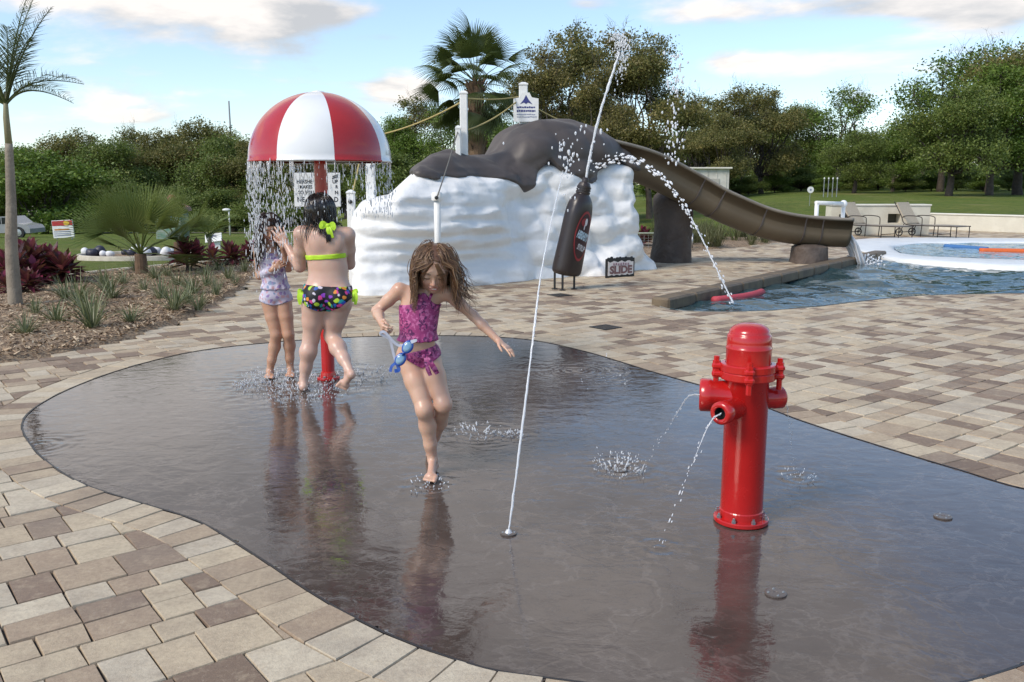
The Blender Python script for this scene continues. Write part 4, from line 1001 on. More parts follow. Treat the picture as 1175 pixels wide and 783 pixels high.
# pool noodles
def noodle(label, u0, v0, u1, v1, z, r, mat, bend=0.05):
    a, b_ = G(u0, v0, z), G(u1, v1, z); d = b_-a; s_ = np.array([-d[1], d[0], 0])/np.linalg.norm(d)
    q = [a+d*t_+s_*bend*math.sin(PI*t_) for t_ in np.linspace(0, 1, 16)]
    tag(solo('pool_noodle', tube(q, r, 14), mat, (a+b_)/2, True), label, 'pool noodle', 'foam noodles floating in the pool')
m_nr = pmat('red_foam', (.50, .06, .08), (.42, .05, .07), 40, .75, .3, 200, .004)
noodle('red foam noodle floating near the corner of the dark pool', 819, 345, 874, 335.5, -.03, .055, m_nr, -.1)
noodle('blue foam noodle floating at the shallow end', 1084, 283, 1133, 286.5, .01, .06, pmat('blue_foam', (.05, .16, .38), None, 40, .75, .3, 200, .004))
noodle('orange foam noodle floating at the shallow end', 1124, 288, 1215, 290, .01, .065, pmat('orange_foam', (.66, .13, .03), None, 40, .75, .3, 200, .004))
# drain covers, nozzles
def drain(label, u, v):
    p = G(u, v); o = thing('drain_cover', label, 'drain', p); R = rotz(ANG)
    part('frame', join(*[box((p[0]+ (R@np.array(q))[0], p[1]+(R@np.array(q))[1], .004), s_, R) for q, s_ in (((.11, 0, 0), (.03, .25, .008)), ((-.11, 0, 0), (.03, .25, .008)), ((0, .11, 0), (.19, .03, .0078)), ((0, -.11, 0), (.19, .03, .0078)))]), M_BLACKP, o)
    part('grate', join(box((p[0], p[1], .001), (.2, .2, .004), R), *[box((p[0]+(R@np.array([q, 0, 0]))[0], p[1]+(R@np.array([q, 0, 0]))[1], .004), (.014, .19, .006), R) for q in np.linspace(-.08, .08, 6)]), pmat('dark_grate', (.05, .045, .04), None, 9, .6, .1), o)
drain('black square drain grate in the paving near the pad edge', 695, 376); drain('black square drain grate in the paving close to the bottle legs', 642, 339)
def nozzle(label, u, v, r=.036):
    p = G(u, v); o = thing('jet_nozzle', label, 'nozzle', p, group='spray nozzles set in the pad')
    part('plate', lathe([(0, -.002), (r, -.002), (r, .003), (r*.9, .004), (r*.25, .004), (r*.2, .002), (0, .002)], 24, p, cap=False), pmat('nozzle_bronze', (.14, .115, .10), None, 9, .3, .05, metal=.2), o)
    for a in (0, PI/2, PI, 3*PI/2): part('screw', lathe([(.005, .004), (.004, .0075), (0, .008)], 6, p+np.array([r*.7*math.cos(a), r*.7*math.sin(a), 0]), cap=False), M_STEEL, o)
nozzle('round nozzle plate at the foot of the tall thin jet', 583.5, 612); nozzle('round nozzle plate right of the hydrant reflection', 890, 681, .040)
nozzle('round nozzle plate on the pad far right of the hydrant', 1082, 593, .040); nozzle('round nozzle plate inside the small splash left of the hydrant', 712, 540)
# ================================================================ PEOPLE
def nrm(v): v = np.array(v, float); return v/np.linalg.norm(v)
def skinmat(name, base, red):
    m, t, b = newmat(name); v = t.obj()
    c = t.mix(t.ramp(t.noise(v, 6, 5, .6), [(.35, (0, 0, 0)), (.7, (1, 1, 1))]), base, red)
    c = t.mix(t.math('MULTIPLY', t.attr('flush'), .55), c, (.62, .22, .17)); c = t.mix(t.attr('lip'), c, (.45, .13, .12)); c = t.mix(t.attr('teeth'), c, (.75, .72, .66)); c = t.mix(t.attr('brow'), c, (.06, .035, .02))
    t.set(b.inputs['Base Color'], c); t.set(b.inputs['Roughness'], t.math('MULTIPLY_ADD', t.noise(v, 14, 4), .30, .20)); b.inputs['Specular IOR Level'].default_value = .5
    b.inputs['Subsurface Weight'].default_value = .25; b.inputs['Subsurface Radius'].default_value = (.010, .004, .002); b.inputs['Subsurface Scale'].default_value = .8
    t.set(b.inputs['Normal'], t.bump(t.noise(v, 90, 3), .06, .003)); return m
def hairmat(name, stops, rough=.35):
    m, t, b = newmat(name); c = t.ramp(t.attr('rnd'), stops); c = t.mix(t.math('MULTIPLY', t.noise(t.mapping(t.obj(), (30, 30, 4)), 3, 4), .5), c, (.02, .012, .008))
    t.set(b.inputs['Base Color'], c); b.inputs['Roughness'].default_value = rough; b.inputs['Specular IOR Level'].default_value = .6; return m
class Head:
    def __init__(s, c, f, u, H):
        s.c = np.array(c, float); s.f = nrm(f); u = np.array(u, float); s.u = nrm(u-(u@s.f)*s.f); s.x = np.cross(s.f, s.u); s.H = H
        s.R = np.stack([s.x, s.f, s.u], 1)
    def p(s, x, y, z): return s.c+s.H*(s.R@np.array([x, y, z]))
    def loc(s, P_): return ((P_-s.c)@s.R)/s.H
    def build(s, F):
        H = s.H; E = lambda q, r, k, sub=False: F.ell(s.p(*q), np.array(r)*H, s.R, k*H, sub)
        E((0, -.06, .13), (.37, .46, .37), .05); E((0, .12, -.15), (.285, .29, .33), .16); E((0, .30, -.41), (.10, .085, .075), .14)
        for sg in (-1, 1):
            E((sg*.165, .27, -.16), (.12, .10, .11), .10); E((sg*.20, .10, -.33), (.10, .16, .10), .12)
            E((sg*.38, -.02, -.04), (.035, .085, .125), .03)
        E((0, .345, .10), (.25, .08, .075), .10)
        for sg in (-1, 1): E((sg*.155, .475, .0), (.085, .075, .06), .05, True)
        for sg in (-1, 1): E((sg*.155, .345, -.005), (.085, .085, .07), .015)
        F.rc(s.p(0, .385, .03), s.p(0, .485, -.14), .030*H, .050*H, .05*H)
        for sg in (-1, 1): E((sg*.055, .445, -.165), (.038, .04, .03), .03)
        E((0, .405, -.265), (.125, .05, .026), .02); E((0, .395, -.325), (.105, .05, .028), .02)
        E((0, .46, -.295), (.115, .06, .010), .01, True)
def hand(F, wrist, d, nrm_, side, L, curl=(.35, .4, .45, .5), tc=.3, spread=.18, r=.0062, k=.004):
    """wrist point, pointing direction d, palm normal (facing out of the palm), side = +1/-1 which side the thumb leaves"""
    d = nrm(d); n = np.array(nrm_, float); n = nrm(n-(n@d)*d); s = np.cross(d, n)*side
    pl = L*.50; F.rc(wrist, wrist+d*pl*.35, r*2.0, r*2.2, .012)
    for i, o in enumerate((-.3, -.1, .1, .3)): F.rc(wrist+d*pl*.15+s*o*L*.25, wrist+d*pl*.95+s*o*L*.50, r*1.35, r*1.2, .008)
    for i, o in enumerate((.33, .11, -.11, -.33)):
        ln = L*.5*(.92, 1.02, .95, .76)[i]; base = wrist+d*pl*.92+s*o*L*.52; dd = nrm(d+s*o*spread*3); c = curl[i]; p = base; rad = r*(1, 1.02, .98, .88)[i]
        ang = c*.6
        for j, fr in enumerate((.44, .32, .24)):
            a = dd*math.cos(ang)+n*math.sin(ang); q = p+a*ln*fr; F.rc(p, q, rad*(1-.09*j), rad*(1-.09*(j+1)), k); p = q; ang += c*.75
    b = wrist+d*pl*.22+s*L*.13; q1 = b+nrm(d*.75+s*.75+n*.25)*L*.19; q2 = q1+nrm(d+s*(.45-tc)+n*(.25+tc*.5))*L*.17; q3 = q2+nrm(d+s*(.2-tc)+n*(.3+tc))*L*.13
    F.rc(b, q1, r*1.6, r*1.25, .008); F.rc(q1, q2, r*1.2, r*1.08, k); F.rc(q2, q3, r*1.08, r*.85, k)
def foot(F, ankle, heel, ball, toe, L, up=(0, 0, 1)):
    ankle, heel, ball, toe = [np.array(q, float) for q in (ankle, heel, ball, toe)]
    d = nrm(ball-heel); s = nrm(np.cross(d, up))
    F.rc(ankle, heel, L*.115, L*.125, .015); F.rc(ankle+d*L*.06-np.array(up)*L*.02, ball+np.array(up)*L*.02, L*.115, L*.085, .02); F.rc(heel, ball, L*.11, L*.095, .02)
    F.rc(ball-s*L*.10, ball+s*L*.10, L*.08, L*.075, .015)
    dt = nrm(toe-ball); lt = np.linalg.norm(toe-ball)
    for i, o in enumerate((-.15, -.065, 0.005, .075, .14)):
        F.rc(ball+s*o*L*.95, ball+s*o*L*1.05+dt*lt*(1.0, .95, .88, .78, .66)[i], L*.055*(1.15 if i == 0 else .85), L*.05*(1.1 if i == 0 else .8), .006)
def cloth_mesh(F, lo, hi, fn, t=.006):
    i0 = [max(0, int((lo[i]-F.lo[i])/F.h)) for i in range(3)]; i1 = [min(F.f.shape[i], int((hi[i]-F.lo[i])/F.h)+2) for i in range(3)]
    sl = tuple(slice(i0[i], i1[i]) for i in range(3)); Pg = np.stack(np.meshgrid(*[F.ax[i][sl[i]] for i in range(3)], indexing='ij'), -1)
    tt, reg = fn(Pg); f = np.maximum(F.f[sl]-(t if tt is None else tt), reg)
    f = np.maximum(f, -(F.f[sl]+.010)).astype(np.float32)            # hollow shell
    f[0], f[-1] = .1, .1; f[:, 0], f[:, -1] = .1, .1; f[:, :, 0], f[:, :, -1] = .1, .1
    return surface_nets(f, np.array([F.ax[i][i0[i]] for i in range(3)]), F.h)
def strands(F, hd, n, length, seed, r0=.0034, step=.016, face=True, wind=(0, 0, 0), curl=.25, stiff=.55, tie=None, roots=None, layer=(.004, .028), partline=True, facehalf=.24, front=.25):
    rg = np.random.default_rng(seed); D = []
    while len(D) < n:
        q = rg.normal(size=3); q /= np.linalg.norm(q)
        if q[2] < -.35: continue
        if q[1] > front and q[2] < .50: continue
        if q[1] > front+.2 and q[2] < .85: continue
        D.append(q)
    D = np.array(D); rad = np.array([.385, .475, .385]); base = np.array([0, -.06, .13])
    p = hd.c+hd.H*((D*rad+base)@hd.R.T)
    sgn = np.where(D[:, 0] >= 0, 1.0, -1.0)
    v = np.stack([sgn*(.8+.2*np.abs(D[:, 0])), -.25-.5*np.maximum(0, -D[:, 1])+.25*np.maximum(0, D[:, 1]), -.5-.4*(1-D[:, 2])], 1) if partline else np.stack([D[:, 0]*.8, -.6+0*D[:, 1], -.5+0*D[:, 2]], 1)
    v = v@hd.R.T; v /= np.linalg.norm(v, axis=1)[:, None]; Ls = length*rg.uniform(.72, 1.05, n); m = int(length/step); gap = rg.uniform(*layer, n)
    ph = rg.uniform(0, 6.28, n); out = [p.copy()]; g = np.array([0, 0, -1.0]); wl = rg.uniform(.5, 1.4, n)
    for k in range(m):
        fr = k/m; w = np.stack([np.sin(ph+k*.55), np.cos(ph*1.7+k*.5), 0*ph], 1)*curl*(.25+fr)
        tgt = g+w+np.array(wind)*fr*wl[:, None]
        if tie is not None:
            tv = tie[0]-p; dl = np.linalg.norm(tv, axis=1)[:, None]; before = (np.arange(len(p)) >= 0) & (k < tie[1]); tgt = np.where(before[:, None], tv/np.maximum(dl, .02), np.array(tie[2])+w*.6)
            stf = .45
        else: stf = stiff
        v = v*stf+tgt*(1-stf); v /= np.linalg.norm(v, axis=1)[:, None]; p = p+v*step*(Ls/length)[:, None]
        for _ in range(2):
            d = F.samp(p); push = np.clip(gap-d, 0, .03); p = p+F.grad(p)*push[:, None]
        if face:
            q = hd.loc(p); inf = (q[:, 1] > .04) & (np.abs(q[:, 0]) < facehalf+.10*np.clip(q[:, 2], 0, .3)) & (q[:, 2] < .34) & (q[:, 2] > -.9)
            q[inf, 0] += np.sign(q[inf, 0]+1e-6)*(.12); p = np.where(inf[:, None], hd.c+hd.H*(q@hd.R.T), p)
        out.append(p.copy())
    out = np.stack(out, 1)     # n, m+1, 3
    V = []; Fc = []; A = []; ns = 4; base_i = 0; M = out.shape[1]
    a = np.arange(ns)*2*PI/ns; val = rg.random(n)
    for i in range(n):
        q = out[i]; t_ = np.gradient(q, axis=0); t_ /= np.linalg.norm(t_, axis=1)[:, None]+1e-9
        x = np.cross(t_, hd.f+.01); x /= np.linalg.norm(x, axis=1)[:, None]+1e-9; y = np.cross(t_, x)
        rr = r0*rg.uniform(.6, 1.5)*np.interp(np.linspace(0, 1, M), [0, .1, .7, 1], [.8, 1, .8, .15])
        V.append((q[:, None]+rr[:, None, None]*(np.cos(a)[None, :, None]*x[:, None]+np.sin(a)[None, :, None]*y[:, None])).reshape(-1, 3))
        ids = base_i+np.arange((M-1)*ns).reshape(M-1, ns); nx_ = np.roll(ids, -1, 1); Fc.append(np.stack([ids, nx_, nx_+ns, ids+ns], -1).reshape(-1, 4)); A.append(np.full((M-1)*ns, val[i])); base_i += M*ns
    return np.vstack(V), np.vstack(Fc), np.concatenate(A)
def haircap(F, hd, keep, grow=1.0, h=.006):
    c = Field(hd.c-hd.H*.75, hd.c+hd.H*.75, h); H = hd.H
    c.ell(hd.p(0, -.07, .14), np.array([.405, .495, .405])*H*grow, hd.R, .02); c.ell(hd.p(0, -.24, -.12), np.array([.33, .27, .35])*H*grow, hd.R, .05)
    q = hd.loc(c.grid()); n_ = fbm(q[..., 0]*9, q[..., 1]*9, q[..., 2]*3, 2); f = np.maximum(c.f+n_*.006, keep(q)*H)
    return surface_nets(f.astype(np.float32), c.lo, h)
def merge(*a):
    V = []; F = []; A = []; n = 0
    for v, f, at in a: V.append(v); F.append(f+n); A.append(at); n += len(v)
    return np.vstack(V), np.vstack(F), np.concatenate(A)
def finish(name, F, mat, label, hd, loc, tintface=True):
    V, Fc = F.mesh(); q = hd.loc(V); n = len(V)
    lip = np.zeros(n); te = np.zeros(n); br = np.zeros(n); fl = np.zeros(n)
    if tintface:
        fr = q[:, 1] > .2
        lip = fr*np.clip(1.3-np.hypot(q[:, 0]/.13, (q[:, 2]+.295)/.062), 0, 1); te = fr*(np.hypot(q[:, 0]/.085, (q[:, 2]+.29)/.02) < 1)
        for sg in (-1, 1):
            br = np.maximum(br, fr*.8*(np.hypot((q[:, 0]-sg*.16)/.10, (q[:, 2]-.115+.2*np.abs(np.abs(q[:, 0])-.15))/.022) < 1)); br = np.maximum(br, fr*.9*(np.hypot((q[:, 0]-sg*.155)/.075, (q[:, 2]+.025)/.020) < 1))
            fl = np.maximum(fl, fr*.6*np.clip(1-np.hypot((q[:, 0]-sg*.18)/.14, (q[:, 2]+.17)/.11), 0, 1))
        fl = np.maximum(fl, fr*.7*np.clip(1-np.hypot(q[:, 0]/.08, (q[:, 2]+.14)/.09), 0, 1))
    o = solo('person', (V, Fc), mat, loc, True, vattr={'lip': np.clip(lip, 0, 1), 'teeth': te, 'brow': br, 'flush': fl}); tag(o, label, 'person'); return o
def ribbon(pts, w, th=.003, up=(0, -1, 0)):
    p = spline(np.array(pts, float), False, 5); t_ = np.gradient(p, axis=0); t_ /= np.linalg.norm(t_, axis=1)[:, None]; s = np.cross(t_, np.array(up, float)); s /= np.linalg.norm(s, axis=1)[:, None]; u = np.cross(s, t_)
    n = len(p); ww = np.full(n, w/2) if np.isscalar(w) else np.interp(np.linspace(0, 1, n), np.linspace(0, 1, len(w)), w)/2
    V = np.vstack([p+s*ww[:, None]*a+u*th/2*c for a, c in ((-1, -1), (1, -1), (1, 1), (-1, 1))]); F = []
    for k in range(4):
        for i in range(n-1): F.append([k*n+i, ((k+1) % 4)*n+i, ((k+1) % 4)*n+i+1, k*n+i+1])
    F += [[0, n, 2*n, 3*n][::-1], [n-1, 2*n-1, 3*n-1, 4*n-1]]; return V, F
def printmat(name, ground, spots, scale=40, rings=False, rough=.55):
    m, t, b = newmat(name); v = t.obj()
    wob = t.n('ShaderNodeTexNoise'); t.set(wob.inputs['Vector'], v); wob.inputs['Scale'].default_value = scale*.7
    vv = t.n('ShaderNodeVectorMath', _operation='MULTIPLY_ADD'); t.set(vv.inputs[0], wob.outputs['Color']); vv.inputs[1].default_value = (.040,)*3; t.set(vv.inputs[2], v)
    d = t.voro(vv.outputs[0], scale); colr = t.n('ShaderNodeRGBToBW', Color=t.voro(vv.outputs[0], scale, 'F1', 'Color'))
    if rings:
        c = t.mix(t.ramp(d, [(.12, (1, 1, 1)), (.18, (0, 0, 0)), (.30, (0, 0, 0)), (.36, (1, 1, 1)), (.46, (1, 1, 1)), (.52, (0, 0, 0))]), ground, spots[0][1]); c = t.mix(t.ramp(t.noise(v, scale*2.2, 3), [(.52, (0, 0, 0)), (.58, (1, 1, 1))]), c, spots[1][1])
    else:
        c = t.mix(t.ramp(d, [(.40, (1, 1, 1)), (.52, (0, 0, 0))]), ground, t.ramp(colr, spots, 'CONSTANT'))
    t.set(b.inputs['Base Color'], c); b.inputs['Roughness'].default_value = rough; b.inputs['Specular IOR Level'].default_value = .35
    t.set(b.inputs['Normal'], t.bump(t.noise(v, 25, 4), .35, .006)); return m
def fabric(name, c, rough=.55): return pmat(name, c, tuple(q*.8 for q in c), 30, rough, .3, 120, .003)

# ---------------------------------------------------------------- RUNNING GIRL
VH = .0045
YF = G(494, 553)[1]; YA = YF+.16
A_ = lambda u, v, dy=0.0: P(u, v, YA+dy)
F = Field(A_(418, 270, 0)-np.array([0, .42, 0]), np.array([A_(606, 400)[0], YA+.50, A_(480, 270)[2]+.06]), VH)
F.lo[2] = -.02; F = Field([A_(420, 400)[0], YA-.40, -.02], [A_(604, 400)[0], YA+.48, A_(498, 268)[2]+.03], VH)
hdA = Head(A_(498.6, 308, -.055), (.03, -.88, -.47), (.06, -.35, .9), .215); hdA.build(F)
nk = A_(489, 340, .02); F.rc(nk, hdA.p(0, -.12, -.32), .040, .038, .03); F.rc(A_(488, 346, .02), nk, .055, .042, .04)
F.ell(A_(481, 356, .01), (.098, .070, .12), rotz(.10), .04); F.ell(A_(479.5, 382, .0), (.088, .070, .10), None, .05); F.ell(A_(478.5, 403, .02), (.098, .080, .075), None, .05)
F.ell(A_(470, 412, .075), (.06, .055, .06), None, .05); F.ell(A_(490, 409, .085), (.06, .055, .06), None, .05)
shL, shR = A_(458.5, 333, .0), A_(513.5, 336.5, .0)
F.rc(A_(487, 342, .02), shL, .042, .036, .03); F.rc(A_(490, 342, .02), shR, .042, .036, .03)
elL, wrL = A_(432.5, 357, .02), A_(437.5, 369, -.17); F.chain([shL, (shL+elL)/2, elL], [.037, .031, .026], .015); F.chain([elL, elL*.6+wrL*.4, wrL], [.027, .027, .0185], .015)
elR, wrR = A_(542.5, 362, .05), A_(571.5, 391, -.02); F.chain([shR, (shR+elR)/2, elR], [.036, .030, .0255], .015); F.chain([elR, elR*.62+wrR*.38, wrR], [.026, .0255, .0175], .015)
hand(F, wrL, A_(439.5, 378, -.22)-wrL, (1, .1, -.2), 1, .125, (1.15, 1.2, 1.25, 1.3), .8, .05)
hand(F, wrR, A_(594, 408.5, -.08)-wrR, (-.45, .15, -.9), -1, .130, (.22, .15, .2, .3), .0, .10)
hpL, hpR = A_(469, 411, .03), A_(490.5, 408, .04); knL, anL = A_(487, 470, -.08), A_(496.5, 527, -.01)
F.chain([hpL, hpL*.55+knL*.45, knL], [.066, .056, .042], .02); F.ell(knL+np.array([0, -.012, 0]), (.040, .040, .045), None, .02)
F.chain([knL, knL*.66+anL*.34+np.array([0, .015, 0]), knL*.3+anL*.7, anL], [.040, .043, .032, .0255], .02)
hl = np.array([anL[0]+.004, anL[1]+.035, .028]); bl_ = np.array([G(495, 549)[0], YF+.02, .020]); foot(F, anL, hl, bl_, bl_+np.array([-.006, -.048, -.006]), .185)
knR, anR = A_(509, 464, -.06), A_(493.5, 515, .27)
F.chain([hpR, hpR*.55+knR*.45, knR], [.066, .056, .041], .02); F.ell(knR+np.array([0, -.010, 0]), (.039, .039, .043), None, .02)
F.chain([knR, knR*.66+anR*.34+np.array([0, .02, -.015]), knR*.3+anR*.7, anR], [.039, .043, .032, .0255], .02)
fd = nrm([-.10, .25, -.95]); h2 = anR+np.array([.0, .035, .01]); foot(F, anR, h2, h2+fd*.11+np.array([0, -.02, 0]), h2+fd*.16+np.array([0, -.035, 0]), .185, up=(0, -1, .2))
skA = skinmat('sunny_skin', (.60, .385, .275), (.56, .32, .225))
gA = finish('person', F, skA, 'running girl with long brown hair in purple two piece swimsuit holding blue goggles', hdA, (A_(480, 400)[0], YA, 0))
mg = printmat('magenta_paisley', (.32, .045, .17), [(0, (.10, .018, .09)), (.5, (.50, .13, .30))], 26, True)
zt, cx_ = A_(480, 347)[2], A_(480, 360)[0]; zh = A_(480, 390.5)[2]
def topA(p):
    x, y, z = p[..., 0], p[..., 1], p[..., 2]; ax = (z-zh)/(zt-zh); xc = A_(478, 390)[0]+(A_(483, 346)[0]-A_(478, 390)[0])*ax
    lim = zt+.055*np.exp(-((x-A_(487.5, 345)[0])/.036)**2)-.012*np.abs(x-xc)/.1
    ru = .004*np.sin(x*140+y*60); tt = .006+(.010+ru)*smoothstep(zh+.05, zh, z)
    return tt, np.maximum.reduce([z-lim, zh+ru*.6-z, np.abs(x-xc)-.128, np.abs(y-YA)-.13])
part('swim_top', cloth_mesh(F, (cx_-.2, YA-.2, zh-.04), (cx_+.2, YA+.2, zt+.1), topA), mg, gA, True)
for sg, u in ((-1, 484), (1, 492)): part('strap', ribbon([A_(u, 345, -.075), A_(487.5+sg*8, 337, -.035), A_(488+sg*8, 335, .035), A_(488, 337, .065)], .014), mg, gA)
zc_ = A_(485, 421.5)[2]; xc_ = A_(485, 421)[0]
def botA(p):
    x, y, z = p[..., 0], p[..., 1], p[..., 2]; wl = A_(479, 401)[2]+(x-A_(479, 401)[0])*.24
    leg = zc_+.62*np.abs(x-xc_)+.10*np.maximum(0, y-YA)*0
    return None, np.maximum.reduce([z-wl, leg-z, np.abs(x-xc_)-.16, np.abs(y-YA)-.2])
part('swim_bottom', cloth_mesh(F, (xc_-.2, YA-.2, zc_-.1), (xc_+.2, YA+.25, zc_+.2), botA), mg, gA, True)
bw0 = A_(487, 409, -.095); part('waist_tie', join(ribbon([bw0, A_(492, 413, -.115), A_(497, 421, -.118), A_(502, 429, -.10)], [.008, .02, .028, .022]), ribbon([bw0, A_(489, 416, -.115), A_(491, 424, -.12), A_(494, 431, -.11)], [.008, .018, .022, .018]), ribbon([A_(474, 405, -.09), A_(480, 409, -.10), bw0, A_(494, 404, -.09)], .014), ellipsoid(bw0, (.013, .010, .011))), mg, gA)
hmA = hairmat('brown_hair', [(0, (.085, .035, .015)), (.45, (.150, .066, .028)), (.75, (.23, .125, .058)), (1, (.38, .23, .11))])
capA = haircap(F, hdA, lambda q: np.maximum.reduce([np.minimum(np.minimum(q[..., 1]-.16, .40-q[..., 2]-.3*np.abs(q[..., 0])), .33-np.abs(q[..., 0])), -.55-q[..., 2]+q[..., 1]*0]))
st1 = strands(F, hdA, 1000, .275, 3, .0021, wind=(.12, .10, 0), curl=.5, layer=(.002, .017), facehalf=.37, front=.10); st2 = strands(F, hdA, 170, .36, 8, .0015, wind=(.95, .0, .35), curl=.9, layer=(.01, .04), facehalf=.36, front=.1)
Vh, Fh, Ah = merge((capA[0], capA[1], np.full(len(capA[1]), .35)), st1, st2); part('hair', (Vh, Fh), hmA, gA, True, attr=Ah)
# loose fringe falling over the forehead
fr = []
for i, (a, b_, c_, d_) in enumerate([((-.02, .42, .42), (-.12, .50, .22), (-.17, .50, -.02), (-.13, .48, -.22)), ((-.05, .42, .42), (-.17, .48, .2), (-.22, .46, -.05), (-.25, .40, -.4)), ((.03, .41, .43), (.20, .43, .2), (.29, .38, 0), (.31, .33, -.3))]):
    for j in range(4): o = np.array([.012*(j-2), .005*j, 0]); fr.append(tube(spline(np.array([hdA.p(*(np.array(q)+o*(1+k*.8))) for k, q in enumerate((a, b_, c_, d_))]), False, 5), np.linspace(.0026, .0008, 16), 4))
Vf, Ff = join(*fr); part('fringe', (Vf, Ff), hmA, gA, True, attr=np.full(len(Ff), .6))
# goggles in her hand
gc = A_(463.5, 405.5, -.25); gg = thing('swim_goggles', 'blue swimming goggles dangling from the right hand of the running girl', 'goggles', gc)
m_gb = pmat('blue_goggle_plastic', (.02, .09, .42), (.015, .06, .3), 20, .2, .02, coat=.4); m_gl = pmat('blue_lens', (.24, .36, .46), (.12, .26, .42), 30, .08, .0, coat=.6); m_st = pmat('clear_silicone', (.45, .46, .52), (.36, .38, .46), 30, .3, .1)
ga = nrm(A_(468, 398, -.25)-A_(457, 417, -.25)); gn = nrm([-.1, -.95, .25]); gs = np.cross(ga, gn)
for sg in (-1, 1):
    c0 = gc+ga*.036*sg; fo = part('lens_frame', lathe([(.024, -.014), (.032, -.009), (.033, .0), (.030, .007), (.024, .008)], 20, c0, gn, sx=.82, sy=1.1, cap=False, up=ga), m_gb, gg, True)
    part('lens', lathe([(.025, .004), (.024, .0075), (.012, .009), (0, .0095)], 20, c0, gn, sx=.82, sy=1.1, cap=False, up=ga), m_gl, fo, True)
part('nose_bridge', tube([gc-ga*.012+gn*.002, gc+gn*.012, gc+ga*.012+gn*.002], .006, 8), m_gb, gg, True)
hp = wrL+nrm(A_(439.5, 378, -.22)-wrL)*.075
part('strap', ribbon(spline(np.array([gc+ga*.068, gc+ga*.085+gs*.02, (gc+hp)/2+gs*.03, hp+np.array([.01, -.012, -.005]), hp+np.array([-.012, -.01, -.012]), (gc+hp)/2-gs*.025, gc-ga*.03-gs*.045, gc-ga*.07]), False, 3), .013, .003, gn), m_st, gg)
part('strap_tail', join(ribbon([gc-ga*.065, gc-ga*.085+gs*.02, gc-ga*.10+gs*.006+gn*.01], .018, .004, gn), ribbon([gc-ga*.06-gs*.01, gc-ga*.09-gs*.02, gc-ga*.115-gs*.012], .014, .004, gn)), m_gb, gg)

# ---------------------------------------------------------------- OLDER GIRL SEEN FROM BEHIND
YB = G(347, 449)[1]; B_ = lambda u, v, dy=0.0: P(u, v, YB+dy)
F = Field([B_(300, 400)[0], YB-.45, -.02], [B_(416, 400)[0], YB+.55, B_(368, 218)[2]], .0055)
hdB = Head(B_(367.5, 243, .05), (-.12, .95, -.12), (.0, .12, 1), .232); hdB.build(F)
nk = B_(372, 264, .02); F.rc(nk, hdB.p(0, -.12, -.3), .054, .048, .03); F.rc(B_(373, 272, .0), nk, .075, .056, .05)
F.ell(B_(374, 284, .02), (.150, .095, .15), None, .05); F.ell(B_(376.5, 309, .02), (.143, .098, .13), None, .07); F.ell(B_(376, 333, .01), (.172, .115, .115), None, .07)
for u in (363, 389): F.ell(B_(u, 343, -.055), (.088, .075, .085), None, .04)
for u in (364, 385): F.ell(B_(u, 277, -.055), (.055, .03, .07), None, .05)
shL, shR = B_(346, 268.5, .03), B_(398.5, 270, .03)
F.rc(B_(370, 268, .01), shL, .06, .054, .05); F.rc(B_(376, 268, .01), shR, .06, .054, .05)
elL, wrL = B_(344, 306, .12), B_(329, 281, .20); F.chain([shL, (shL+elL)/2, elL], [.055, .050, .040], .02); F.chain([elL, elL*.6+wrL*.4, wrL], [.041, .040, .025], .02)
hand(F, wrL, B_(319, 262, .22)-wrL, (-.35, .85, -.1), 1, .165, (.25, .15, .2, .3), .0, .24, .0085)
elR, wrR = B_(401, 303, .16), B_(380, 296, .34); F.chain([shR, (shR+elR)/2, elR], [.055, .049, .040], .02); F.chain([elR, elR*.6+wrR*.4, wrR], [.040, .038, .025], .02); hand(F, wrR, B_(362, 285, .40)-wrR, (-.2, .9, .2), -1, .160, (.3, .3, .3, .3), .2, .1, .0085)
hpL, hpR = B_(362, 349, .02), B_(388, 348, .02); knL, anL = B_(357, 388, .05), B_(348.5, 435.5, .03)
F.chain([hpL, hpL*.5+knL*.5, knL], [.104, .080, .058], .02); F.chain([knL, knL*.68+anL*.32+np.array([0, -.016, 0]), knL*.3+anL*.7, anL], [.055, .060, .042, .032], .03)
hl = np.array([G(348.5, 449)[0], YB+.0, .032]); foot(F, anL, hl, hl+np.array([-.035, .15, -.010]), hl+np.array([-.045, .215, -.016]), .225)
knR, anR = B_(381, 385, .07), B_(400.5, 424, -.16)
F.chain([hpR, hpR*.5+knR*.5, knR], [.104, .080, .057], .02); F.chain([knR, knR*.68+anR*.32+np.array([.006, -.01, -.012]), knR*.3+anR*.7, anR], [.054, .059, .042, .031], .03)
h2 = B_(403.5, 430, -.20); foot(F, anR, h2, B_(396, 440.5, -.155), B_(391, 446, -.14), .215, up=nrm(np.array([.3, .7, .35])))
skB = skinmat('fair_skin', (.61, .41, .32), (.58, .355, .27))
gB = finish('person', F, skB, 'girl seen from behind in black floral bikini bottom with lime ties, hand raised', hdB, (B_(375, 400)[0], YB, 0), False)
fl = printmat('black_floral', (.008, .008, .012), [(0, (.25, .05, .45)), (.30, (.62, .55, .62)), (.38, (.02, .10, .40)), (.5, (.40, .60, .04)), (.62, (.65, .06, .25)), (.72, (.02, .30, .30)), (.82, (.70, .25, .03))], 30)
lime = fabric('lime_fabric', (.50, .78, .03))
zc_ = B_(373, 356.5)[2]; xb = B_(375, 357)[0]; zw = B_(376, 327)[2]
def botB(p):
    x, y, z = p[..., 0], p[..., 1], p[..., 2]; leg = zc_+.42*np.clip(np.abs(x-xb)-.035, 0, 1)+.40*np.maximum(0, np.abs(x-xb)-.12)
    leg = np.where(y > YB+.03, leg+.05*smoothstep(YB+.03, YB+.1, y), leg)
    return None, np.maximum.reduce([z-(zw-.10*(x-xb)*.5), leg-z, np.abs(x-xb)-.23])
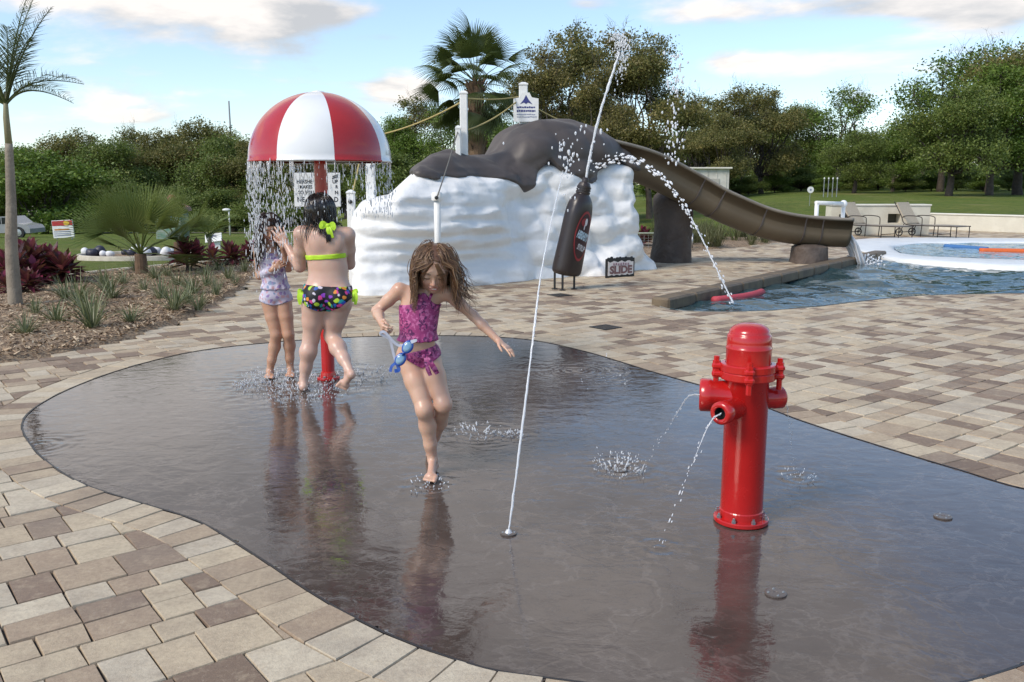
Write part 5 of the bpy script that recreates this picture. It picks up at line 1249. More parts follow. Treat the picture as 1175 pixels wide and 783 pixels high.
part('bikini_bottom', cloth_mesh(F, (xb-.25, YB-.25, zc_-.05), (xb+.25, YB+.25, zw+.05), botB, .0075), fl, gB, True)
zb0 = B_(376, 294.5)[2]
def bandB(p):
    x, y, z = p[..., 0], p[..., 1], p[..., 2]; zc2 = zb0+.06*(x-xb); return None, np.maximum.reduce([np.abs(z-zc2)-.017-.05*np.maximum(0, y-YB-.05), np.abs(x-xb)-.152, -(y-(YB-.2))])
part('bikini_top', cloth_mesh(F, (xb-.20, YB-.25, zb0-.1), (xb+.20, YB+.25, zb0+.1), bandB, .007), lime, gB, True)
for u, sg in ((348.5, -1), (404.5, 1)):
    q = B_(u, 334, -.02); part('side_tie', join(ribbon([q, q+np.array([sg*.020, -.02, .0]), q+np.array([sg*.03, -.03, -.04]), q+np.array([sg*.022, -.03, -.095])], [.008, .022, .026, .02]), ribbon([q, q+np.array([sg*.01, -.03, -.02]), q+np.array([sg*.008, -.035, -.075])], [.008, .018, .018]), ribbon([q, q+np.array([sg*.03, -.01, .012]), q+np.array([sg*.034, -.015, -.012]), q], .012)), lime, gB)
hmB = hairmat('wet_black_hair', [(0, (.008, .007, .008)), (1, (.022, .017, .016))], .22)
capB = haircap(F, hdB, lambda q: np.maximum(np.minimum(q[..., 1]-.22, .30-q[..., 2]), -.62-q[..., 2]), 1.04)
tieP = B_(375, 262.5, -.045)
sb = strands(F, hdB, 650, .40, 5, .0032, .018, False, curl=.3, tie=(tieP, 15, (.12, -.08, -1)), partline=False, layer=(.006, .02))
sb2 = strands(F, hdB, 70, .30, 6, .0026, .016, False, curl=.35, partline=True, layer=(.006, .02))
Vh, Fh, Ah = merge((capB[0], capB[1], np.full(len(capB[1]), .3)), sb, sb2); part('hair', (Vh, Fh), hmB, gB, True, attr=Ah)
q = B_(376.5, 259, -.085)
part('neck_tie', join(ribbon([q, q+np.array([-.035, -.01, .02]), q+np.array([-.045, -.012, -.01]), q], [.012, .03, .03, .012]), ribbon([q, q+np.array([.035, -.01, .014]), q+np.array([.04, -.012, -.02]), q], [.012, .03, .03, .012]), ribbon([q, q+np.array([.018, -.02, -.035]), q+np.array([.032, -.015, -.085])], [.012, .026, .02]), ribbon([q, q+np.array([.0, -.022, -.03]), q+np.array([.012, -.018, -.07])], [.012, .022, .018]), ellipsoid(q, (.018, .014, .016))), lime, gB)

# ---------------------------------------------------------------- YOUNGER GIRL UNDER THE WATER
YC = G(311, 432)[1]+.02; C_ = lambda u, v, dy=0.0: P(u, v, YC+dy)
F = Field([C_(282, 400)[0], YC-.30, -.02], [C_(348, 400)[0], YC+.30, C_(312, 240)[2]], .0055)
hdC = Head(C_(308.5, 262, -.03), (.35, -.88, -.30), (.05, -.3, 1), .205); hdC.build(F)
nk = C_(310, 283, .01); F.rc(nk, hdC.p(0, -.12, -.32), .042, .038, .03); F.rc(C_(311, 289, .01), nk, .06, .044, .04)
F.ell(C_(313, 300, .0), (.098, .072, .12), None, .04); F.ell(C_(315.5, 322, .0), (.092, .072, .09), None, .05); F.ell(C_(316.5, 338, .01), (.105, .082, .075), None, .05)
shL, shR = C_(296, 285.5, .0), C_(326.5, 286, .02)
F.rc(C_(310, 287, .01), shL, .045, .038, .03); F.rc(C_(312, 287, .01), shR, .045, .038, .03)
elL, wrL = C_(297.5, 317, .03), C_(313, 309.5, -.13); F.chain([shL, (shL+elL)/2, elL], [.038, .033, .028], .015); F.chain([elL, elL*.6+wrL*.4, wrL], [.029, .028, .020], .015); hand(F, wrL, C_(322, 303, -.13)-wrL, (.3, .9, .2), 1, .135, (.4, .4, .45, .5), .2, .05, .0072)
elR, wrR = C_(331, 308, -.04), C_(324.5, 284, -.15); F.chain([shR, (shR+elR)/2, elR], [.038, .033, .028], .015); F.chain([elR, elR*.6+wrR*.4, wrR], [.029, .028, .020], .015); hand(F, wrR, C_(319, 272, -.15)-wrR, (-.5, .85, .0), -1, .135, (.3, .3, .35, .4), .2, .1, .0072)
hpL, hpR = C_(309, 343, .0), C_(324.5, 343, .02)
for hp_, kn, an, ft in ((hpL, C_(317, 384, -.03), C_(309.5, 426, .0), (309, 432)), (hpR, C_(331, 384, -.02), C_(333, 422, .05), (334, 429))):
    F.chain([hp_, hp_*.5+kn*.5, kn], [.070, .058, .044], .012); F.chain([kn, kn*.66+an*.34+np.array([0, .016, 0]), kn*.3+an*.7, an], [.042, .045, .033, .027], .02)
    hl = np.array([an[0], an[1]+.03, .028]); foot(F, an, hl, hl+np.array([.02, -.12, -.008]), hl+np.array([.025, -.172, -.014]), .195)
skC = skinmat('tanned_skin', (.52, .31, .21), (.48, .26, .165))
gC = finish('person', F, skC, 'younger girl in pale lavender swimsuit with wet hair over face under falling water', hdC, (C_(316, 400)[0], YC, 0))
lav = printmat('lavender_floral', (.50, .47, .58), [(0, (.30, .22, .42)), (.4, (.62, .60, .66)), (.55, (.55, .34, .38)), (.75, (.22, .28, .42))], 34)
zt, zh = C_(313, 290)[2], C_(315, 331.5)[2]; xm = C_(314.5, 320)[0]
def topC(p):
    x, y, z = p[..., 0], p[..., 1], p[..., 2]; xc = C_(313, 295)[0]+(C_(316.5, 332)[0]-C_(313, 295)[0])*(zt-z)/(zt-zh); ru = .004*np.sin(x*110+y*50)
    armcut = np.where(z > zh+.06, np.abs(x-xc)-.104, np.abs(x-xc)-.135)
    return .006+(.014+ru)*smoothstep(zh+.07, zh, z), np.maximum.reduce([z-(zt+.05*np.exp(-((np.abs(x-xc)-.055)/.018)**2)), zh-z+ru, armcut, np.abs(y-YC)-.125])
part('swim_top', cloth_mesh(F, (xm-.2, YC-.2, zh-.05), (xm+.2, YC+.2, zt+.1), topC), lav, gC, True)
zc_ = C_(318, 346.5)[2]; xq = C_(317, 346)[0]
part('swim_bottom', cloth_mesh(F, (xq-.2, YC-.25, zc_-.1), (xq+.2, YC+.25, zh+.08), lambda p: (None, np.maximum.reduce([p[..., 2]-(zh+.02), zc_-.02+.30*np.clip(np.abs(p[..., 0]-xq)-.02, 0, 1)-p[..., 2], np.abs(p[..., 0]-xq)-.15])), .008), lav, gC, True)
hmC = hairmat('wet_brown_hair', [(0, (.018, .011, .008)), (.6, (.04, .022, .015)), (1, (.075, .04, .025))], .25)
capC = haircap(F, hdC, lambda q: np.maximum(np.minimum(np.minimum(q[..., 1]-.25, .22-q[..., 2]), .25-np.abs(q[..., 0])), -.6-q[..., 2]), 1.02)
sc3 = strands(F, hdC, 700, .36, 9, .0028, .017, True, curl=.12, layer=(.004, .018), facehalf=.13)
Vh, Fh, Ah = merge((capC[0], capC[1], np.full(len(capC[1]), .35)), sc3); part('hair', (Vh, Fh), hmC, gC, True, attr=Ah)
# ================================================================ VEGETATION
M_BARK = pmat('grey_bark', (.12, .095, .075), (.07, .056, .045), 5, .9, .8, 30, .03)
M_BARK2 = pmat('dark_oak_bark', (.075, .06, .05), (.045, .036, .03), 5, .9, .8, 30, .03)
def leafquads(C, N_dir, L, W, rg):
    """rhombic leaves at C with long axis N_dir"""
    n = len(C); a = N_dir/np.linalg.norm(N_dir, axis=1)[:, None]; r = rg.normal(size=(n, 3)); s = np.cross(a, r); s /= np.linalg.norm(s, axis=1)[:, None]; u = np.cross(a, s)
    L = np.broadcast_to(L, n)[:, None]; W = np.broadcast_to(W, n)[:, None]
    V = np.stack([C-a*L*.5, C+s*W*.5+u*W*.12, C+a*L*.5, C-s*W*.5+u*W*.12], 1).reshape(-1, 3); return V, np.arange(4*n).reshape(-1, 4)
def limb(p0, p1, r0, r1, rg, n=5, sides=6, wig=.08):
    p0 = np.array(p0, float); p1 = np.array(p1, float); L = np.linalg.norm(p1-p0); pts = [p0]
    for i in range(1, n): t_ = i/n; pts.append(p0+(p1-p0)*t_+rg.normal(0, wig*L*.5, 3)*(1 if i < n else 0))
    pts.append(p1); return tube(pts, np.linspace(r0, r1, n+1), sides)
def make_tree(seed, H, R, zc, lobes, clumps, per, leaf, trunk_r, crown_bot, dense=1.0, bare=0.0):
    rg = np.random.default_rng(seed); T = []; Lc = []
    th = H*crown_bot; top = np.array([rg.normal(0, .02*H), rg.normal(0, .02*H), max(th, .12*H)])
    T.append(limb((0, 0, -.4), top, trunk_r*1.25, trunk_r*.8, rg, 5, 9, .02))
    for i in range(lobes):
        a = 2*PI*(i+rg.uniform(-.3, .3))/lobes*1.618; q = (i+.5)/lobes
        rr = R*math.sqrt(max(.05, 1-(abs(q-.42)*1.55)**2))*rg.uniform(.35, .78); z = th+(H-th)*(.12+.72*q)+rg.normal(0, .03*H)
        c = np.array([rr*math.cos(a), rr*math.sin(a), z]); Lc.append((c, R*rg.uniform(.30, .46)*(1-.25*q)))
    Lc.append((np.array([0, 0, H-.22*R]), R*.34))
    CC = []; D = []
    for (c, r) in Lc:
        mid = top+(c-top)*.55+np.array([0, 0, -.06*H]); T.append(limb(top*rg.uniform(.75, 1), mid, trunk_r*.5, trunk_r*.3, rg)); T.append(limb(mid, c, trunk_r*.3, trunk_r*.12, rg))
        for j in range(clumps):
            d = rg.normal(size=3); d /= np.linalg.norm(d); d[2] = d[2]*.85+.08; rad = r*rg.uniform(.55, 1.08); q = c+d*rad*np.array([1, 1, .82])
            if q[2] < th*.55: continue
            CC.append(q); D.append(d)
            if j % 3 == 0: T.append(limb(c, q+d*r*.22*rg.random()*bare, trunk_r*.10, trunk_r*.02, rg, 3, 4, .15))
    for j in range(int(bare*60)):
        a = rg.uniform(0, 2*PI); c, r = Lc[rg.integers(len(Lc)//2, len(Lc))]; e = c+np.array([math.cos(a)*.5, math.sin(a)*.5, 1.0])*r*rg.uniform(.9, 1.7); T.append(limb(c, e, trunk_r*.09, trunk_r*.018, rg, 4, 4, .12))
        for k in range(4): b_ = c+(e-c)*rg.uniform(.5, .95); T.append(limb(b_, b_+(rg.normal(size=3)*.5+np.array([0, 0, .5]))*r*.5, trunk_r*.03, trunk_r*.010, rg, 2, 3, .1))
    CC = np.array(CC); D = np.array(D); n = len(CC); cr = R*.085*rg.uniform(.6, 1.5, n)
    pos = (CC[:, None]+rg.normal(size=(n, per, 3))*cr[:, None, None]*np.array([1, 1, .7])).reshape(-1, 3)
    dr = (D[:, None]*.5+rg.normal(size=(n, per, 3))*.7+np.array([0, 0, -.15])).reshape(-1, 3); sz = leaf*rg.uniform(.6, 1.3, len(pos))
    V, F = leafquads(pos, dr, sz, sz*.55, rg)
    tone_ = np.repeat(np.clip(rg.normal(.5, .2, n), 0, 1), per)*.65+rg.random(len(pos))*.35
    return join(*T), (V, F, np.clip(tone_, 0, 1))
LEAF_OAK = leafmat('oak_leaf', [(0, (0.062, 0.098, 0.025)), (.45, (0.129, 0.184, 0.043)), (.75, (0.216, 0.264, 0.062)), (1, (0.344, 0.357, 0.101))])
LEAF_OLIVE = leafmat('olive_leaf', [(0, (0.073, 0.083, 0.029)), (.4, (0.152, 0.157, 0.049)), (.7, (0.257, 0.225, 0.078)), (1, (0.393, 0.305, 0.122))])
LEAF_GREEN = leafmat('fresh_leaf', [(0, (0.064, 0.112, 0.019)), (.5, (0.125, 0.208, 0.031)), (1, (0.250, 0.339, 0.068))])
KIND = {}
def reg(key, args, leafm, bark, nm, zsc=1):
    t_, (V, F, A) = make_tree(**args); KIND[key] = (mesh_np('trunk', t_[0], t_[1], bark, True), mesh_np('crown', V, F, leafm, False, attr=A), args['H'], nm)
reg('oak', dict(seed=1, H=10, R=5.2, zc=0, lobes=17, clumps=38, per=46, leaf=.225, trunk_r=.30, crown_bot=.24), LEAF_OAK, M_BARK2, 'broad_tree')
reg('oak2', dict(seed=22, H=10, R=4.4, zc=0, lobes=16, clumps=36, per=46, leaf=.215, trunk_r=.28, crown_bot=.20), LEAF_OLIVE, M_BARK2, 'broad_tree')
reg('fresh', dict(seed=9, H=10, R=4.0, zc=0, lobes=15, clumps=34, per=46, leaf=.21, trunk_r=.24, crown_bot=.22), LEAF_GREEN, M_BARK, 'broad_tree')
reg('loose', dict(seed=13, H=10, R=3.4, zc=0, lobes=15, clumps=28, per=30, leaf=.20, trunk_r=.20, crown_bot=.25, bare=.9), LEAF_OLIVE, M_BARK, 'loose_tree')
reg('airy', dict(seed=31, H=10, R=3.8, zc=0, lobes=16, clumps=20, per=26, leaf=.20, trunk_r=.20, crown_bot=.28, bare=.8), LEAF_GREEN, M_BARK, 'loose_tree')
reg('bush', dict(seed=17, H=6, R=4.0, zc=0, lobes=17, clumps=38, per=44, leaf=.22, trunk_r=.15, crown_bot=.06), LEAF_OAK, M_BARK2, 'bushy_tree')
reg('bush2', dict(seed=19, H=6, R=3.6, zc=0, lobes=16, clumps=34, per=44, leaf=.21, trunk_r=.15, crown_bot=.06), LEAF_GREEN, M_BARK2, 'bushy_tree')
reg('tall', dict(seed=41, H=9, R=2.7, zc=0, lobes=18, clumps=34, per=44, leaf=.135, trunk_r=.16, crown_bot=.20, bare=.8), LEAF_OLIVE, M_BARK, 'tall_tree')
reg('tall2', dict(seed=43, H=9, R=2.5, zc=0, lobes=17, clumps=32, per=44, leaf=.13, trunk_r=.15, crown_bot=.16, bare=.9), leafmat('brownish_spring_leaf', [(0, (0.086, 0.083, 0.029)), (.5, (0.182, 0.161, 0.053)), (.8, (0.293, 0.233, 0.086)), (1, (0.170, 0.244, 0.048))]), M_BARK, 'tall_tree')
TC = [0]
def tree(key, u, vtop, Y, label, group, wide=1.0, zoff=0.0):
    tm, cm, H, nm = KIND[key]; p = P(u, vtop, Y); zb = tz(p[0], Y)+zoff; s_ = (p[2]-zb)/(H*1.03); rg = np.random.default_rng(TC[0]+100); TC[0] += 1
    o = thing(nm, label, 'tree', (p[0], Y, zb), rg.uniform(0, 6.28), group, (s_*wide, s_*wide*rg.uniform(.9, 1.1), s_))
    a = put('trunk', tm, o); b_ = put('crown', cm, o); return o
GL, GM, GR, GB = 'trees of the woodland left of the mushroom', 'trees behind the white mound', 'trees at the edge of the right lawn', 'far trees filling the wood behind'
for key, u, v, Y, w in [('bush2', 42, 172, 66, 1.5), ('oak', -40, 160, 90, 1.1), ('oak2', 92, 150, 92, 1.1), ('oak', 130, 158, 84, 1.1), ('loose', 150, 146, 98, 1.1), ('oak2', 178, 150, 90, 1.1), ('loose', 208, 146, 92, 1.1), ('oak2', 225, 137, 90, 1.0), ('oak', 262, 152, 82, 1.1), ('oak2', 290, 158, 80, 1.1), ('oak', 320, 168, 80, 1.1), ('oak2', 350, 175, 78, 1.1), ('oak', 395, 180, 74, 1.1)]:
    tree(key, u, v, Y, {'oak': 'dark green oak in the woodland left of the mushroom', 'oak2': 'olive brown oak in the woodland left of the mushroom', 'loose': 'thin topped olive tree in the left woodland', 'bush2': 'wide fresh green bushy tree low at the far left edge'}[key], GL, w)
for key, u, v, Y, w in [('bush', 95, 214, 74, 1.3), ('bush', 150, 212, 76, 1.4), ('bush', 205, 216, 74, 1.4), ('bush', 255, 218, 72, 1.3), ('bush', 0, 218, 70, 1.3), ('bush', 300, 220, 70, 1.3), ('bush', 345, 220, 68, 1.3)]:
    tree(key, u, v, Y, 'dark low bushy tree along the front of the left woodland', 'low bushy trees of the left woodland', w)
for key, u, v, Y, w in [('fresh', 452, 132, 55, 1.0), ('loose', 475, 110, 58, 1.1), ('airy', 510, 120, 54, 1.1), ('oak2', 430, 150, 60, 1.0), ('fresh', 560, 122, 52, .9), ('bush', 455, 178, 44, 1.2), ('bush2', 580, 150, 40, 1.0), ('bush', 520, 172, 42, 1.2), ('bush', 650, 150, 40, 1.3)]:
    tree(key, u, v, Y, {'fresh': 'fresh green tree behind the white mound', 'loose': 'pale loose tree between mushroom and cabbage palm', 'airy': 'airy green tree just left of the cabbage palm', 'oak2': 'olive tree behind the right rim of the mushroom', 'bush': 'dark bushy tree low behind the white mound', 'bush2': 'green bushy tree beside the notice post'}[key], GM, w)
for key, u, v, Y, w, lb in [('tall2', 622, 48, 36, 1.0, 'tall brownish tree just right of the cabbage palm'), ('tall', 655, 26, 38, 1.0, 'tallest olive tree standing behind the slide summit'), ('tall2', 712, 30, 40, 1.05, 'tall brownish tree behind the upward water jet'), ('tall', 752, 38, 38, 1.0, 'tall olive tree right of the upward water jet'), ('tall2', 690, 70, 34, .9, 'lower brownish tree directly above the chocolate hump')]:
    tree(key, u, v, Y, lb, 'tall trees behind the slide', w)
for key, u, v, Y, w, lb in [('loose', 800, 108, 62, 1.1, 'olive tree just right of the tall trees above the slide'), ('bush', 790, 150, 66, 1.2, 'dark bushy tree above the middle of the slide'), ('loose', 850, 97, 66, 1.1, 'brownish loose crowned tree, leftmost tall one over the right lawn'), ('oak2', 880, 100, 68, .9, 'olive oak with visible trunks at the left of the right lawn'),
        ('airy', 968, 99, 72, 1.25, 'airy light green tree with sky showing through its crown'), ('oak', 915, 118, 76, .9, 'dark oak standing left of the airy light green tree'), ('oak', 985, 148, 62, 1.1, 'round dark green oak below the airy light green tree'), ('fresh', 1030, 140, 66, 1.0, 'fresh green oak in the middle of the right tree line'),
        ('loose', 1060, 132, 78, 1.1, 'thin olive tree behind the middle of the right tree line'), ('airy', 1092, 60, 66, 1.2, 'half bare tall tree rising behind the big right oak'), ('airy', 1150, 48, 64, 1.1, 'tallest half bare tree at the right edge of the picture'), ('oak', 1100, 92, 54, 1.05, 'big spreading dark oak at the right of the lawn'), ('fresh', 1150, 70, 56, 1.1, 'bright green oak near the right edge of the lawn'),
        ('oak2', 1185, 52, 58, 1.1, 'olive tree cut by the right edge of the picture'), ('oak2', 830, 128, 60, .9, 'olive tree over the white shed'), ('oak2', 1010, 165, 90, 1.1, 'small olive tree deep in the right tree line')]:
    tree(key, u, v, Y, lb, GR, w)
for i, (u, v) in enumerate([(770, 165), (830, 160), (890, 150), (945, 158), (1000, 155), (1055, 158), (1110, 150), (1165, 150), (1220, 150), (720, 150), (670, 150)]):
    tree('oak' if i % 2 else 'oak2', u, v, 105+6*(i % 3), 'distant dark tree closing the wood behind the right lawn', GB, 1.35)
for i, u in enumerate([775, 800, 825, 850, 880, 910, 940, 965, 990, 1015, 1040, 1065, 1090, 1115, 1140, 1165, 1195, 1225]):
    tree('bush' if i % 3 else 'bush2', u, 172+(i*37 % 22), 78+(i % 4)*4, 'dark undergrowth bush between the right hand trunks', 'undergrowth behind the right lawn', 1.3)
for i in range(15):
    tree('bush' if i % 2 else 'bush2', 770+i*30, 190+(i*23 % 14), 66+(i % 3)*3, 'low dark undergrowth bush at the edge of the right lawn', 'undergrowth behind the right lawn', 1.7)
for i, u in enumerate([-30, 40, 110, 180, 250, 320, 390, 460]):
    tree('oak' if i % 2 else 'oak2', u, 165, 125, 'distant tree behind the left woodland', GB, 1.4)
# ---------------------------------------------------------------- palms
def fan_leaf(pet, fan, nseg, rg, droop=.5, wid=.035, arc=2.6):
    """local: petiole along +x then segments fanning in the x-y plane, bent down"""
    parts = [tube([(0, 0, 0), (pet*.5, 0, .03), (pet, 0, 0)], [.014, .010, .007], 5)]
    for i in range(nseg):
        a = (i/(nseg-1)-.5)*arc; L = fan*(1-.22*abs(a)/(arc/2))*rg.uniform(.92, 1.05); d = np.array([math.cos(a), math.sin(a), 0]); s_ = np.array([-d[1], d[0], 0]); b_ = np.array([pet, 0, 0]); pts = []
        for t_ in (0, .35, .7, 1.0): pts.append(b_+d*L*t_+np.array([0, 0, .10*math.cos(a)*t_-droop*L*max(0, t_-.45)**1.6-.10*abs(math.sin(a))*t_]))
        w = [.008, wid*.5, wid*.36, .002]; V = []
        for p_, ww in zip(pts, w): V += [p_-s_*ww, p_+np.array([0, 0, -ww*.45]), p_+s_*ww]
        F = []
        for k in range(3): F += [[k*3, k*3+3, k*3+4, k*3+1], [k*3+1, k*3+4, k*3+5, k*3+2]]
        parts.append((np.array(V), F))
    return join(*parts)
def orient(VF, yaw, pitch, roll, c):
    R = np.array(Euler((roll, -pitch, yaw), 'XYZ').to_matrix()); return np.asarray(VF[0])@R.T+np.array(c), VF[1]
def fan_palm(name, label, loc, trunk_h, tr, n, pet, fan, nseg, leafm, seed, boots=True, pr=(-.7, 1.4), droop=.5, wid=.035):
    rg = np.random.default_rng(seed); o = thing(name, label, 'palm', loc); c = np.array(loc, float); top = c+np.array([0, 0, trunk_h])
    T = [tube([c-np.array([0, 0, .3]), c+np.array([0, 0, trunk_h*.5]), top], [tr*1.05, tr, tr*.9], 14)]
    if boots:
        for i in range(int(trunk_h*34)):
            z = trunk_h*rg.uniform(.0, 1.02); a = i*2.399; d = np.array([math.cos(a), math.sin(a), 0]); s_ = np.array([-d[1], d[0], 0]); b_ = c+np.array([0, 0, z])+d*tr*.9; e = b_+d*tr*.55+np.array([0, 0, .26])
            w = .055; V = np.array([b_-s_*w, b_+s_*w, b_-s_*w-d*.05, b_+s_*w-d*.05, e-s_*w*.6, e+s_*w*.6, e-s_*w*.6-d*.025, e+s_*w*.6-d*.025]); T.append((V, [[0, 1, 5, 4], [2, 6, 7, 3], [0, 4, 6, 2], [1, 3, 7, 5], [4, 5, 7, 6]]))
    part('trunk', join(*T), pmat('palm_boot_bark', (.17, .105, .06), (.09, .055, .035), 7, .9, .7, 30, .02, grime=(.24, .18, .12)), o)
    L = []; A = []
    for i in range(n):
        q = (i+.5)/n; pitch = pr[0]+(pr[1]-pr[0])*q+rg.normal(0, .12); yaw = i*2.399+rg.normal(0, .2)
        VF = orient(fan_leaf(pet*rg.uniform(.8, 1.15), fan*rg.uniform(.85, 1.1), nseg, rg, droop, wid), yaw, pitch, rg.normal(0, .35), top); L.append(VF); A += [float(np.clip(.25+.5*q+rg.normal(0, .1), 0, 1))]*len(VF[1])
    V, F = join(*L); part('crown', (V, F), leafm, o, attr=A); return o
LEAF_PALM = leafmat('palm_leaf', [(0, (0.049, 0.059, 0.022)), (.5, (0.063, 0.091, 0.028)), (1, (0.112, 0.140, 0.042))], .4, .2)
LEAF_FAN = leafmat('fan_palm_leaf', [(0, (0.070, 0.105, 0.028)), (.5, (0.140, 0.189, 0.049)), (1, (0.266, 0.294, 0.084))], .4, .25)
pc = P(546, 95, 25); fan_palm('cabbage_palm', 'tall cabbage palm with shaggy brown trunk behind the chocolate topping', (pc[0], 25, tz(pc[0], 25)), pc[2]-tz(pc[0], 25), .23, 48, 1.0, .85, 30, LEAF_PALM, 3, droop=.9, pr=(-1.25, 1.35))
pc = G(163, 318); fan_palm('fan_palm', 'low spiky fan palm with stiff yellow green leaves at the back of the bed', (pc[0], pc[1], .03), .35, .10, 20, .62, .72, 26, LEAF_FAN, 8, False, (.12, 1.35), .12, .022)
pc = G(205, 304); fan_palm('fan_palm', 'smaller spiky fan palm right of the low spiky fan palm', (pc[0], pc[1], .03), .40, .07, 14, .55, .55, 24, LEAF_FAN, 9, False, (.3, 1.4), .15, .02)
def frond(L, rg, npin=46, plen=.42, droop=.7, w=.014):
    """pinnate frond, local: rachis from origin along +x, bending down"""
    t_ = np.linspace(0, 1, 14); ra = np.stack([L*t_*(1-.12*t_*droop), 0*t_, -droop*L*.55*t_**2.4], 1); parts = [tube(ra, np.linspace(.016, .003, 14), 5)]
    for i in range(npin):
        q = .22+.78*i/npin
        b_ = np.array([np.interp(q, t_, ra[:, k]) for k in range(3)])
        for sg in (-1, 1):
            ln = plen*math.sin(PI*min(1, .15+q*.85))**.6*rg.uniform(.8, 1.1); d = nrm([.55+.3*q, sg*1.0*rg.uniform(.6, 1), rg.uniform(-.05, .45)]); s_ = np.cross(d, (0, 0, 1)); s_ /= np.linalg.norm(s_)
            m_ = b_+d*ln*.55; e = b_+d*ln+np.array([0, 0, -ln*.35]); parts.append((np.array([b_-s_*w*.3, b_+s_*w*.3, m_-s_*w*.5, m_+s_*w*.5, e]), [[0, 1, 3, 2], [2, 3, 4]]))
    return join(*parts)
qb = G(18, 354); qt = P(10, 165, qb[1]); rg = np.random.default_rng(5)
qp = thing('queen_palm', 'slender young queen palm with thin grey trunk at the left edge', 'palm', qb)
tp_ = [qb-np.array([0, 0, .2]), qb+(qt-qb)*.33+np.array([-.02, 0, 0]), qb+(qt-qb)*.66, qt]
part('trunk', tube(spline(np.array(tp_), False, 6), np.linspace(.088, .042, 19), 14), pmat('palm_grey_trunk', (.30, .25, .19), (.20, .165, .125), 6, .85, .5, 40, .02, grime=(.10, .085, .07)), qp, True)
part('crownshaft', tube([qt-np.array([0, 0, .08]), qt+np.array([0, 0, .3]), qt+np.array([.02, 0, .6])], [.041, .034, .018], 12), pmat('palm_green_shaft', (.22, .21, .10), (.26, .22, .13), 5, .6, .2), qp, True)
L = []; A = []
for yaw, pitch, ln, dr in [(.05, 1.22, 1.55, .30), (.35, .95, 1.0, 1.3), (-.5, 1.10, 1.25, .7), (2.9, 1.15, 1.5, .5), (3.4, .85, 1.5, .9), (1.7, 1.2, 1.5, .5), (-1.4, 1.0, 1.4, .8), (2.4, .6, 1.4, 1.0), (.8, 1.35, 1.7, .2), (4.2, 1.3, 1.6, .4), (.15, 1.38, 1.5, .15), (3.0, .95, 1.3, .9), (-.2, .75, .9, 1.4), (3.3, .5, 1.2, 1.3)]:
    VF = orient(frond(ln*.84, rg, 34, .31, dr, .009), yaw, pitch, rg.normal(0, .3), qt+np.array([.01, 0, .45])); L.append(VF); A += [float(rg.uniform(.2, .9))]*len(VF[1])
V, F = join(*L); part('crown', (V, F), LEAF_PALM, qp, attr=A)
# second small feathery palm
fb = P(240, 262, 24); fz = tz(fb[0], 24); fp = thing('feather_palm', 'small drooping light green feather palm at the back of the lawn', 'palm', (fb[0], 24, fz))
part('trunk', tube([(fb[0], 24, fz-.2), (fb[0], 24, fz+.5)], [.08, .05], 10), M_BARK, fp, True); L = []; A = []
for i in range(9):
    VF = orient(frond(1.0, rg, 30, .3, 1.2), i*2.4, rg.uniform(.7, 1.35), 0, (fb[0], 24, fz+.5)); L.append(VF); A += [float(rg.uniform(.4, 1))]*len(VF[1])
V, F = join(*L); part('crown', (V, F), LEAF_FAN, fp, attr=A)
# ---------------------------------------------------------------- grassy clumps
def blades(n, L, w, rg, spread=.9, droop=.6, rbase=.06):
    V = []; F = []; A = []; nb = 0
    for i in range(n):
        a = rg.uniform(0, 2*PI); d = np.array([math.cos(a), math.sin(a), 0]); s_ = np.array([-d[1], d[0], 0]); ln = L*rg.uniform(.6, 1.15); lean = spread*rg.uniform(.15, 1); b_ = d*rbase*rg.random(); v = rg.random()
        bow = rg.normal(0, .12)
        for t_ in np.linspace(0, 1, 6):
            p_ = b_+d*ln*lean*t_**1.2+s_*bow*ln*t_**2+np.array([0, 0, ln*(t_*math.sqrt(max(.05, 1-lean**2*.6))-droop*t_**2.6*.55*lean)]); ww = w*(1-.9*t_**2.5); V += [p_-s_*ww/2, p_+np.array([0, 0, -ww*.3]), p_+s_*ww/2]
        for k in range(5):
            F += [[nb+k*3, nb+k*3+3, nb+k*3+4, nb+k*3+1], [nb+k*3+1, nb+k*3+4, nb+k*3+5, nb+k*3+2]]; A += [v*.5 if i % 2 else .5+v*.5, .35*v+.2]
        nb += 18
    return np.array(V), F, A
LEAF_FLAX = leafmat('variegated_blade', [(0, (.06, .085, .035)), (.3, (.13, .16, .07)), (.55, (.26, .28, .16)), (1, (.48, .47, .32))], .4, .2)
LEAF_DULL = leafmat('dull_blade', [(0, (.06, .07, .03)), (.5, (.13, .14, .065)), (1, (.27, .25, .13))], .6, .2)
rg = np.random.default_rng(77); CL = []
for i in range(4): V, F, A = blades(46+6*i, .50, .017, rg, .95, .7); CL.append(mesh_np('grass_clump', V, F, LEAF_FLAX, attr=A))
CD = []
for i in range(3): V, F, A = blades(60, .50, .014, rg, .8, .4, .14); CD.append(mesh_np('grass_clump', V, F, LEAF_DULL, attr=A))
spots = [(65, 372, .75), (106, 378, 1.05), (90, 352, .9), (128, 345, .8), (200, 358, .95), (185, 345, .75), (222, 338, .8), (215, 350, .7), (238, 330, .7), (262, 322, .65), (178, 322, .7), (120, 332, .7), (250, 312, .7), (280, 314, .6), (142, 328, .6), (236, 318, .6), (40, 362, .55), (166, 335, .55), (205, 330, .6), (150, 372, .6), (228, 356, .7), (248, 340, .6), (75, 345, .7), (30, 385, .6), (192, 318, .6), (270, 328, .5), (155, 312, .6), (100, 362, .7)]
